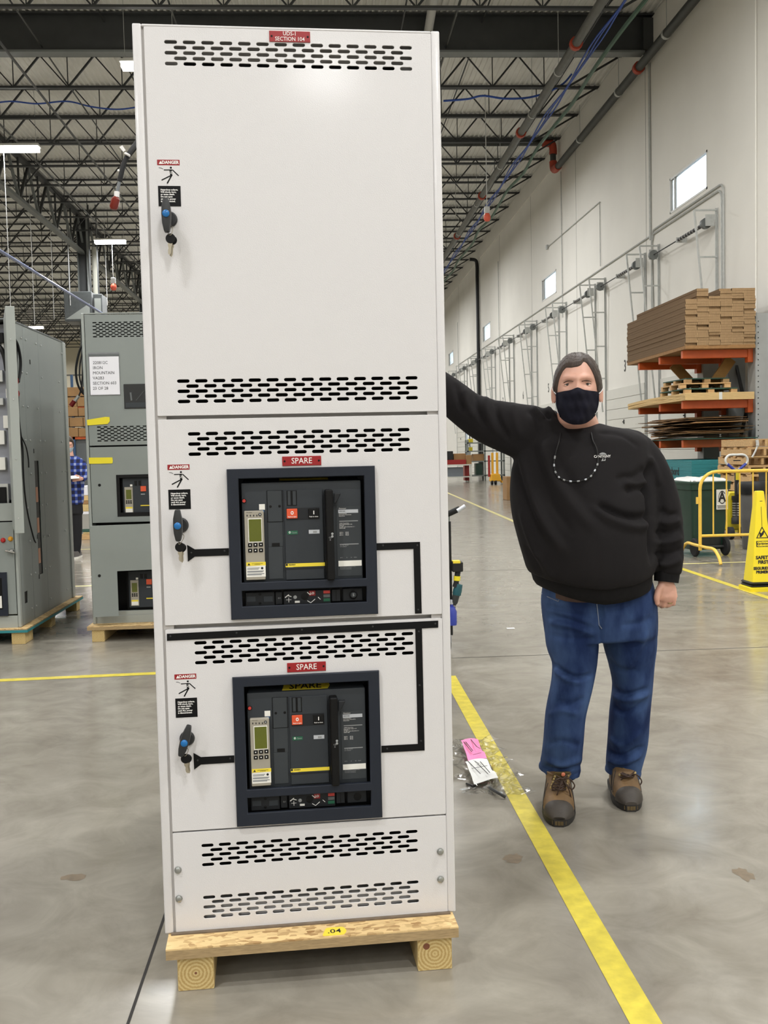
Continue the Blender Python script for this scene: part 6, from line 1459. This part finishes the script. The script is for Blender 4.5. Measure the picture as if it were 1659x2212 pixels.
mb.loft([ring(Q(x, y, Y), (1, 0, 0), (0, 1, 0), hw*pxm(Y)*.86, hd*.8, 28, 2.2) for x, y, hw, hd, Y in [(1255, 945, 100, .10, 3.735), (1258, 1000, 140, .14, 3.72), (1261, 1100, 140, .16, 3.71), (1273, 1195, 132, .17, 3.71), (1290, 1260, 112, .145, 3.745), (1296, 1325, 108, .135, 3.755), (1298, 1350, 96, .12, 3.76)]])
for A, sc in ((la, .72), (ra_, .72)): limb(mb, [Q(*a[:3]) for a in A], [a[3]*k*sc for a in A], [a[4]*sc for a in A], 16)
for A in (LL, RL): limb(mb, [Q(*a[:3]) for a in A], [a[3]*k*.8 for a in A], [a[4]*.75 for a in A], 16)
# his left hand (picture right), loosely closed
wr_ = Q(1439, 1252, 3.668)
limb(mb, [Q(1443, 1225, 3.675), wr_, wr_+Vector((-.003, -.004, -.02))], [.03, .029, .029], [.026, .025, .024], 16)
hd_ = hand_fist(mb, wr_+Vector((-.002, -.002, -.004)), (.0, -.05, -1), (1, -.15, -.05), (.1, -1, .05), .86)
tb = wr_+Vector((-.020, -.01, -.02))
limb(mb, [tb, tb+Vector((-.018, -.012, -.02)), tb+Vector((-.026, -.016, -.045)), tb+Vector((-.022, -.014, -.068))], [.016, .0135, .0115, .009], [.015, .013, .0115, .009], 10)
# his right hand flat on the side of the cabinet, hidden from the front
sx_, hy = .262, 3.86; hz = Q(880, 790, 3.86).z
wc = Vector((sx_+.075, hy, hz)); 
limb(mb, [Q(905, 805, 3.85), wc, Vector((sx_+.04, hy, hz+.02)), Vector((sx_+.022, hy, hz+.06)), Vector((sx_+.02, hy, hz+.1))], [.028, .026, .03, .038, .038], [.026, .028, .034, .042, .04], 14, dv=(0, 1, 0))
for i, (oy, l) in enumerate(((-.033, .07), (-.011, .078), (.011, .074), (.033, .06))):
    limb(mb, [Vector((sx_+.018, hy+oy*.8, hz+.09)), Vector((sx_+.018, hy+oy*1.2, hz+.1+l*.55)), Vector((sx_+.011, hy+oy*1.35, hz+.1+l))], [.0098, .0092, .0075], [.0098, .0092, .0075], 10)
limb(mb, [Vector((sx_+.03, hy-.03, hz+.03)), Vector((sx_+.022, hy-.062, hz+.055)), Vector((sx_+.014, hy-.08, hz+.085))], [.0125, .011, .009], [.0125, .011, .009], 10)
body = fuse(mb, .0042, 3, .4)
bo = obj('body', shift(body, ROOT), 'skin', man)
rg = hd_(.082+.012, .013, .004)-ROOT; MB().lathe([(.0098, -.002), (.0106, 0), (.0098, .002)], 16, Matrix.Translation(rg) @ Matrix.Rotation(.2, 4, 'X'), cap=False).build('ring', 'brass', man, smooth=.8)
# eyes and brows
mat('eye_white', (206, 196, 188), .3); mat('iris', (58, 50, 46), .2); mat('lid', (150, 104, 90), .6)
for s, px in ((-1, 1225), (1, 1271)):
    fy = -(hf(s*.36, .09).y); c = HC+tilt @ Vector((s*.0345, -fy+.0095, .0095))-ROOT
    e_ = MB().lathe([(.0005, -.0122), (.006, -.0106), (.0105, -.006), (.0122, 0), (.0105, .006), (.004, .0115)], 16, Matrix.Translation(c)).build('eye', 'eye_white', man, smooth=1)
    MB().lathe([(.0052, .0112), (.004, .0122), (.001, .0126)], 14, Matrix.Translation(c) @ Matrix.Rotation(-.25, 4, 'Z') @ Matrix.Rotation(PI/2+.06, 4, 'X')).build('iris', 'iris', e_, smooth=1)
    for dz, r in ((.0070, .0030), (-.0066, .0022)):
        MB().tube([c+Vector((t*.0165, -.0118+.010*abs(t)**2, dz*(1-t*t)-(.001 if dz > 0 else -.001)*0-abs(t)*.0012)) for t in np.linspace(-1, 1, 9)], [.0012, r*.8, r, r, r, r, r, r*.8, .0012], 8).build('eyelid', 'skin', man, smooth=1)
    MB().tube([c+Vector((t*.0158, -.0135+.0105*abs(t)**2, .0045*(1-t*t)-abs(t)*.0012)) for t in np.linspace(-1, 1, 9)], [.0005, .0008, .001, .001, .001, .001, .001, .0008, .0005], 6).build('eyelash', 'hair_brown', man)
    bp0 = [HC+tilt @ (hf(s*a, e2, .0015))-ROOT for a, e2 in ((.16, .145), (.27, .168), (.38, .175), (.5, .162), (.62, .13))]
    MB().tube(bez(bp0, 4), [.001]+[.0020]*4+[.0024]*8+[.0018]*3+[.0008], 8).build('eyebrow', mat('brow', (104, 78, 64), .8), man, smooth=1)
# hair cap
nu, nv = 72, 36; rs = np.random.RandomState(5); vs = []; ok = {}
_hx = [-PI, -2.4, -1.95, -1.7, -1.5, -1.3, -1.12, -.95, -.78, -.6, -.3, 0, .15, .34, .5, .66, .85, 1.05, 1.3, 1.5, 1.7, 1.95, 2.4, PI]
_hy = [-.62, -.58, -.2, -.02, -.16, -.2, -.1, .25, .5, .62, .60, .63, .68, .84, .82, .62, .32, -.05, -.2, -.16, -.02, -.2, -.58, -.62]
def hairline(az): return float(np.interp(az, _hx, _hy))
rows = []
for j in range(nv+1):
    row = []
    for i in range(nu):
        az = 2*PI*i/nu-PI; h0 = hairline(az); el = h0+(PI/2-.02-h0)*j/nv
        th = .0025+.0075*min(1, j/4)*(1+.22*math.sin(az*31+el*4+math.sin(el*9)))+.0012*rs.uniform(-1, 1)
        row.append(HC+tilt @ hf(az, el, th)-ROOT)
    rows.append(row)
inner = [[HC+tilt @ hf(2*PI*i/nu-PI, hairline(2*PI*i/nu-PI), -.004)-ROOT for i in range(nu)]]
MB().loft(inner+rows).build('hair', 'hair_brown', man, smooth=1.2)
# mask with pleats and ear loops
ns, ntt = 30, 22; G_ = []
for j in range(ntt+1):
    t = j/ntt; row = []
    for i in range(ns+1):
        s = i/ns*2-1; hwid = .0735*(1-.04*t-.30*max(0, t-.55)**1.2*1.6)
        zt_ = -.012+.007*math.exp(-(s/.22)**2)-.004*abs(s); zb = -.134+.028*abs(s)**2.4
        z = zt_+(zb-zt_)*t; x = s*hwid
        yv = .113*(1-.52*abs(s)**2.3)+.020*math.exp(-((t-.2)/.22)**2-(s/.3)**2)-.030*max(0, t-.6)**1.5*3+.004*math.sin(t*16)*(1-abs(s))
        yv += .0022*math.sin(s*9+t*7)+.0018*math.sin(s*17-t*11)
        row.append(HC+tilt @ Vector((x, -yv, z))-ROOT)
    G_.append(row)
off = Vector((0, .003, 0)); V_ = [p for r in G_ for p in r]+[p+off for r in G_ for p in r]; N_ = (ns+1)*(ntt+1)
F_ = [(j*(ns+1)+i, j*(ns+1)+i+1, (j+1)*(ns+1)+i+1, (j+1)*(ns+1)+i) for j in range(ntt) for i in range(ns)]; F_ += [tuple(N_+q for q in reversed(f)) for f in F_]
mk = MB().add(V_, F_).build('face_mask', 'mask_navy', man, smooth=1.2); mk['label'] = 'navy cloth face mask'
for s in (-1, 1):
    e0, e1 = G_[2][0 if s < 0 else ns], G_[ntt-3][0 if s < 0 else ns]; er = HC+tilt @ Vector((s*.090, .012, .008))-ROOT; er2 = HC+tilt @ Vector((s*.086, .01, -.045))-ROOT
    MB().tube(bez([e0, (e0+er)/2+Vector((s*.004, -.006, .0)), er], 5), .0016, 6).build('ear_loop', 'white_cord', man); MB().tube(bez([e1, (e1+er2)/2+Vector((s*.006, 0, 0)), er2], 5), .0014, 6).build('ear_loop', 'white_cord', man)
    MB().tube(bez([G_[1][0 if s < 0 else ns], G_[ntt//2][0 if s < 0 else ns], G_[ntt-1][0 if s < 0 else ns]], 5), .003, 6).build('mask_edge', 'mask_navy', man, smooth=1)
# eyeglass cord on the chest
cp_ = [(1211, 935), (1207, 955), (1199, 985), (1197, 1008), (1203, 1026), (1216, 1036), (1235, 1040), (1258, 1038), (1275, 1030), (1286, 1014), (1292, 996), (1289, 970), (1280, 950), (1277, 935)]
pp = bez([surf(*p, .006)[0] for p in cp_], 4)
MB().tube(pp, .0024, 6).build('eyeglass_cord', 'black', man)
for i in range(8, len(pp)-14, 3): MB().tube([pp[i], pp[i+1]], .0034, 6).build('cord_bead', 'silver' if i % 2 else 'print_grey', man)
# chest emblem
c, nrm = surf(1301, 986, .005)
zr = nrm.to_track_quat('Z', 'Y').to_euler()
q = text('lettering', 'CANTIGNY', .0128, 'print_white', man, c, (PI/2-.12, 0, .06), bold=.0002, sx=.95)
MB().prism([(c.x+dx, c.z+dz) for dx, dz in ((-.012, .007), (-.008, .012), (0, .0145), (.007, .0135), (.013, .010), (.016, .006), (.006, .0062))], c.y-.0015, c.y-.0005).prism([(c.x+dx, c.z+dz) for dx, dz in ((-.004, -.017), (.0, -.007), (.004, -.007), (.003, -.013), (.007, -.015), (.009, -.007), (.012, -.007), (.011, -.016))], c.y-.0015, c.y-.0005).build('emblem', 'print_grey', man)
# -- boots
def boot(toe, ank, ang, lab, s=1.0):
    """toe = tip on the floor, heading ang (0 = straight at viewer)"""
    R_ = Matrix.Translation(toe-ROOT) @ Matrix.Rotation(ang, 4, 'Z')
    L_ = .315*s; Wd = .058*s
    prof = [(-.0, .30), (.02, .62), (.05, .85), (.09, 1.0), (.13, 1.0), (.18, .86), (.24, .80), (.29, .78), (.315, .55)]
    def outline(z, grow): return [R_ @ Vector((sgn*Wd*w_*grow, y*s, z)) for sgn, seq in ((1, prof), (-1, prof[::-1])) for y, w_ in seq]
    mb = MB().loft([outline(z, g) for z, g in ((.0, .94), (.004, 1.0), (.022, 1.06), (.034, 1.04))]); o = mb.build('sole', 'sole', man, smooth=.6)
    for i in range(5):
        lg = MB().bb(-.0045, .0045, -.002, .006, -.007, .007).build('tread_lug', 'tongue', man); lg.matrix_local = R_ @ Matrix.Translation(((i-2)*.0105, -.001+.0022*abs(i-2)**2, .014))
    m2 = MB(); rr = []
    for y, w_, h in ((.012, .42, .042), (.03, .70, .064), (.06, .90, .080), (.10, 1.0, .100), (.13, .97, .125), (.16, .90, .152), (.20, .84, .17), (.26, .78, .17), (.305, .6, .15)):
        rr.append([R_ @ (Vector((math.copysign(abs(math.cos(a))**.8, math.cos(a))*Wd*w_, y*s, .03+(h-.03)*max(0, math.sin(a))**.75+min(0, math.sin(a))*.012))) for a in np.linspace(0, 2*PI, 21)[:-1]])
    m2.loft(rr)
    ak = ank-ROOT
    base_ = R_ @ Vector((0, .235*s, .10)); m2.loft([ring(base_.lerp(ak, t), (1, 0, 0), (0, 1, 0), .046*s+.004*t, .062*s-.006*t, 20, 2.2) for t in (0, .4, .8, 1.0)])
    up_ = fuse(m2, .005, 3); u = obj('boot_upper', up_, 'leather', man); u['label'] = lab
    tr = BVHTree.FromPolygons([v.co.copy() for v in up_.vertices], [tuple(p_.vertices) for p_ in up_.polygons])
    # rubber toe cap over the front
    tc_ = []
    for y, w_, h in ((.002, .35, .036), (.010, .52, .048), (.022, .68, .062), (.036, .80, .073), (.048, .87, .079), (.055, .9, .080)):
        tc_.append([R_ @ (Vector((math.copysign(abs(math.cos(a))**.8, math.cos(a))*(Wd*w_+.003), y*s-.002, .026+(h-.024)*math.sin(a)**.75))) for a in np.linspace(0.02, PI-.02, 15)])
    MB().loft(tc_, cap=False).add([p_ for p_ in tc_[0]], [tuple(range(15))]).build('toe_cap', 'leather_dark', man, smooth=.9)
    # tongue, badge
    d0 = R_ @ Vector((0, .145*s, .128)); d1 = ak+Vector((0, -.060, .012)); N2 = 6
    MB().loft([[d0.lerp(d1, t)+Vector((x, yy_-.012*math.sin(t*PI)*0-.006, 0)) for x, yy_ in ((-.026-.006*t, .006), (-.014, -.006), (.014, -.006), (.026+.006*t, .006), (.02, .014), (-.02, .014))] for t in np.linspace(0, 1, N2)]).build('tongue', 'tongue', man, smooth=.8)
    MB().lathe([(.0075, 0), (.0075, .002), (.005, .003)], 16, Matrix.Translation(d0.lerp(d1, .86)+Vector((0, -.014, 0))) @ Matrix.Rotation(PI/2, 4, 'X')).build('badge', 'badge', man, smooth=.6)
    # laces: crossed runs, bow loops
    for i in range(5):
        t = .02+.16*i; c_ = (R_ @ Vector((0, .10*s, .105))).lerp(d1, t)+Vector((0, -.014, .004)); w_ = .026-.001*i
        for sg in (-1, 1): MB().tube(bez([c_+Vector((-sg*w_, .012, -.006)), c_+Vector((0, -.006, 0)), c_+Vector((sg*w_, .012, .008))], 4), .0026, 6).build('lace', 'lace', man)
        for sg in (-1, 1): MB().lathe([(.0045, -.002), (.0052, 0), (.003, .003)], 8, Matrix.Translation(c_+Vector((sg*(w_+.003), .010, .004))) @ Matrix.Rotation(PI/2, 4, 'X')).build('eyelet', 'brass', man)
    kn = (R_ @ Vector((0, .10*s, .105))).lerp(d1, .62)+Vector((0, -.024, .004))
    for sg in (-1, 1):
        MB().tube(bez([kn, kn+Vector((sg*.02, -.012, .008)), kn+Vector((sg*.042, -.006, -.02)), kn+Vector((sg*.03, -.004, -.035)), kn], 5), .0026, 6).build('lace_bow', 'lace', man)
        MB().tube(bez([kn, kn+Vector((sg*.018, -.014, -.03)), kn+Vector((sg*.03, -.006, -.075))], 5), .0024, 6).build('lace_end', 'lace', man)
    # seams on the sides
    for sg in (-1, 1):
        for y in (.10, .125, .15):
            ps = []
            for t in np.linspace(0, 1, 5):
                loc_ = R_ @ Vector((sg*(.08), (y+.05*t)*s, .045+.07*t)); dr_ = (R_.to_3x3() @ Vector((-sg, -.25, 0))).normalized(); h = tr.ray_cast(loc_, dr_)
                if h[0] is not None: ps.append(h[0]-dr_*.001)
            if len(ps) > 2: MB().tube(ps, .0022, 5).build('seam', 'leather_dark', man)
boot(fl(1208, 1787), Q(1208, 1664, 3.70), -.22, 'brown leather work boot with dark toe cap, nearer one')
boot(fl(1364, 1754), Q(1350, 1668, 3.83), -.12, 'brown leather work boot with dark toe cap, farther one', .95)

# ---------------------------------------------------------------- person in plaid beyond the grey cabinets
m = mat('plaid', (40, 60, 130), .85); nt = m.node_tree; b = nt.nodes['Principled BSDF']; tcn = nt.nodes.new('ShaderNodeTexCoord'); sxyz = nt.nodes.new('ShaderNodeSeparateXYZ'); nt.links.new(tcn.outputs['Object'], sxyz.inputs[0])
def band(sock, per, w0):
    a = nt.nodes.new('ShaderNodeMath'); a.operation = 'DIVIDE'; a.inputs[1].default_value = per; nt.links.new(sock, a.inputs[0]); f_ = nt.nodes.new('ShaderNodeMath'); f_.operation = 'FRACT'; nt.links.new(a.outputs[0], f_.inputs[0])
    c_ = nt.nodes.new('ShaderNodeMath'); c_.operation = 'LESS_THAN'; c_.inputs[1].default_value = w0; nt.links.new(f_.outputs[0], c_.inputs[0]); return c_.outputs[0]
sm = nt.nodes.new('ShaderNodeMath'); sm.operation = 'ADD'; nt.links.new(band(sxyz.outputs['X'], .075, .4), sm.inputs[0]); nt.links.new(band(sxyz.outputs['Z'], .085, .4), sm.inputs[1])
dv_ = nt.nodes.new('ShaderNodeMath'); dv_.operation = 'MULTIPLY'; dv_.inputs[1].default_value = .5; nt.links.new(sm.outputs[0], dv_.inputs[0]); cr = nt.nodes.new('ShaderNodeValToRGB'); cr.color_ramp.interpolation = 'CONSTANT'
cr.color_ramp.elements[0].color = (*lin((16, 20, 54)), 1); cr.color_ramp.elements[1].position = .75; cr.color_ramp.elements[1].color = (*lin((138, 150, 184)), 1); e3 = cr.color_ramp.elements.new(.3); e3.color = (*lin((40, 60, 132)), 1)
nt.links.new(dv_.outputs[0], cr.inputs['Fac']); nt.links.new(cr.outputs['Color'], b.inputs['Base Color']); mat('trousers', (22, 22, 26), .85); mat('mask_pale', (190, 206, 214), .7); mat('shoe_grey', (86, 82, 80), .7)
R2 = fl(160, 1205); R2.z = 0; Y2 = R2.y; k2 = pxm(Y2)
p2 = thing('person', 'person in blue plaid shirt and black trousers reading behind the grey cabinets', 'person', R2)
def S(px, py, dy=0.0): return at(px, py, Y2+dy)-R2
hc2 = S(146, 962); h2f = head_pts(hw=.075, hd=.098, hh=.12); t2 = Matrix.Rotation(.35, 3, 'Z') @ Matrix.Rotation(.2, 3, 'X')
mb = MB(); grid_head(mb, h2f, hc2, 40, 28, t2)
limb(mb, [hc2+Vector((0, .03, -.05)), S(150, 985), S(152, 1000)], [.055, .06, .08], [.055, .06, .07], 16)
mb.loft([ring(S(x, y), (1, 0, 0), (0, 1, 0), hw*k2, .1, 20) for x, y, hw in ((152, 995, 20), (152, 1040, 22), (152, 1080, 22), (153, 1105, 20))])
for pts in ([(155, 1090), (160, 1140), (160, 1190), (162, 1202)], [(146, 1090), (146, 1140), (146, 1190), (147, 1202)]): limb(mb, [S(*p) for p in pts], [.075, .06, .045, .04], [.075, .06, .05, .05], 14)
limb(mb, [S(172, 1002), S(182, 1018, -.04), S(184, 1029, -.1), S(178, 1034, -.2)], [.03, .028, .026, .026], [.03, .028, .026, .026], 14)
w2_ = S(178, 1034, -.22)
limb(mb, [w2_, w2_+Vector((-.04, -.03, 0)), w2_+Vector((-.075, -.045, -.005))], [.026, .034, .03], [.018, .02, .016], 12)
for i in range(4): 
    f0_ = w2_+Vector((-.07, -.03-.008*i, .018-.016*i)); limb(mb, [f0_, f0_+Vector((-.035, -.012, -.002)), f0_+Vector((-.06+.004*i, -.004, -.004))], [.0095, .009, .0075], [.0095, .009, .0075], 8)
tb2 = w2_+Vector((-.03, -.03, .03)); limb(mb, [tb2, tb2+Vector((-.03, -.015, .018)), tb2+Vector((-.058, -.018, .02))], [.012, .0105, .008], [.012, .0105, .008], 8)
obj('body', fuse(mb, .008, 2), 'skin', p2)
rows = []
for j in range(13):
    row = []
    for i in range(36):
        az = 2*PI*i/36-PI; h0 = .62 if abs(az) < .8 else (.62-.8*(abs(az)-.8)/.5 if abs(az) < 1.3 else -.2-.35*min(1, (abs(az)-1.3))); el = h0+(PI/2-.03-h0)*j/12; row.append(hc2+t2 @ h2f(az, el, .004+.012*min(1, j/3)))
    rows.append(row)
MB().loft(rows).build('hair', 'hair_brown', p2, smooth=1.2)
rows = [[hc2+t2 @ h2f(az, el, .008) for az in np.linspace(-1.15, 1.15, 16)] for el in np.linspace(-.12, -.95, 9)]
MB().loft(rows, cap=False).build('face_mask', 'mask_pale', p2, smooth=1.2)
mb = MB(); mb.loft([ring(S(x, y), (1, 0, 0), (0, 1, 0), hw*k2, hd, 24, 2.2) for x, y, hw, hd in ((152, 985, 14, .08), (153, 992, 24, .1), (155, 1003, 30, .12), (154, 1030, 28, .13), (153, 1060, 27, .13), (154, 1082, 26, .125), (154, 1090, 24, .12))])
limb(mb, [S(176, 1000), S(184, 1018, -.04), S(185, 1030, -.1), S(179, 1034, -.19)], [.06, .056, .05, .042], [.06, .056, .05, .042], 16)
limb(mb, [S(130, 1000), S(124, 1020, -.04), S(128, 1034, -.14), S(140, 1036, -.22)], [.06, .056, .05, .042], [.06, .056, .05, .042], 16)
obj('plaid_shirt', fuse(mb, .01, 3), 'plaid', p2)
mb = MB(); mb.loft([ring(S(x, y), (1, 0, 0), (0, 1, 0), hw*k2, .115, 20) for x, y, hw in ((154, 1078, 23), (154, 1095, 24), (155, 1110, 24))])
for pts, rr_ in (([(164, 1105), (166, 1140), (166, 1175), (164, 1198)], [.085, .075, .062, .055]), ([(146, 1105), (147, 1140), (148, 1175), (148, 1198)], [.085, .075, .062, .055])): limb(mb, [S(*p) for p in pts], rr_, rr_, 16)
obj('trousers', fuse(mb, .01, 3), 'trousers', p2)
for px in (166, 148):
    c = S(px, 1203); c.z = 0; 
    MB().loft([[(c.x+x_*.05*w_, c.y+y_, z) for x_, y_ in ((1, -.14), (1, .1), (.6, .14), (-.6, .14), (-1, .1), (-1, -.14), (-.5, -.2), (.5, -.2))] for z, w_ in ((0, 1), (.03, 1.02), (.035, .95), (.07, .85), (.095, .6))]).build('shoe', 'shoe_grey', p2, smooth=.8)
    MB().loft([[(c.x+x_*.052, c.y+y_*1.02, z) for x_, y_ in ((1, -.14), (1, .1), (.6, .14), (-.6, .14), (-1, .1), (-1, -.14), (-.5, -.2), (.5, -.2))] for z in (0, .028)]).build('shoe_sole', 'white_label', p2)
tb3 = w2_+R2+Vector((-.12, -.05, .022)); o = MB().bb(-.11, .09, -.07, .07, -.005, .005).build('tablet', 'white_label', label='pale tablet held by the person in plaid', cat='tablet', bevel=.002); o.location = tb3; o.rotation_euler = (.25, -.05, .2)
# ================================================================== turn lettering into plain meshes
fonts = [o for o in D.objects if o.type == 'FONT']
dg = bpy.context.evaluated_depsgraph_get(); dg.update()
for o in fonts:
    me = D.meshes.new_from_object(o.evaluated_get(dg)); nm, par, mw = o.name, o.parent, (o.location.copy(), o.rotation_euler.copy(), o.scale.copy()); m0 = o.data.materials[0]
    D.objects.remove(o); q = D.objects.new('lettering', me); COL.objects.link(q); q.parent = par; q.location, q.rotation_euler, q.scale = mw
    me.materials.clear(); me.materials.append(m0)
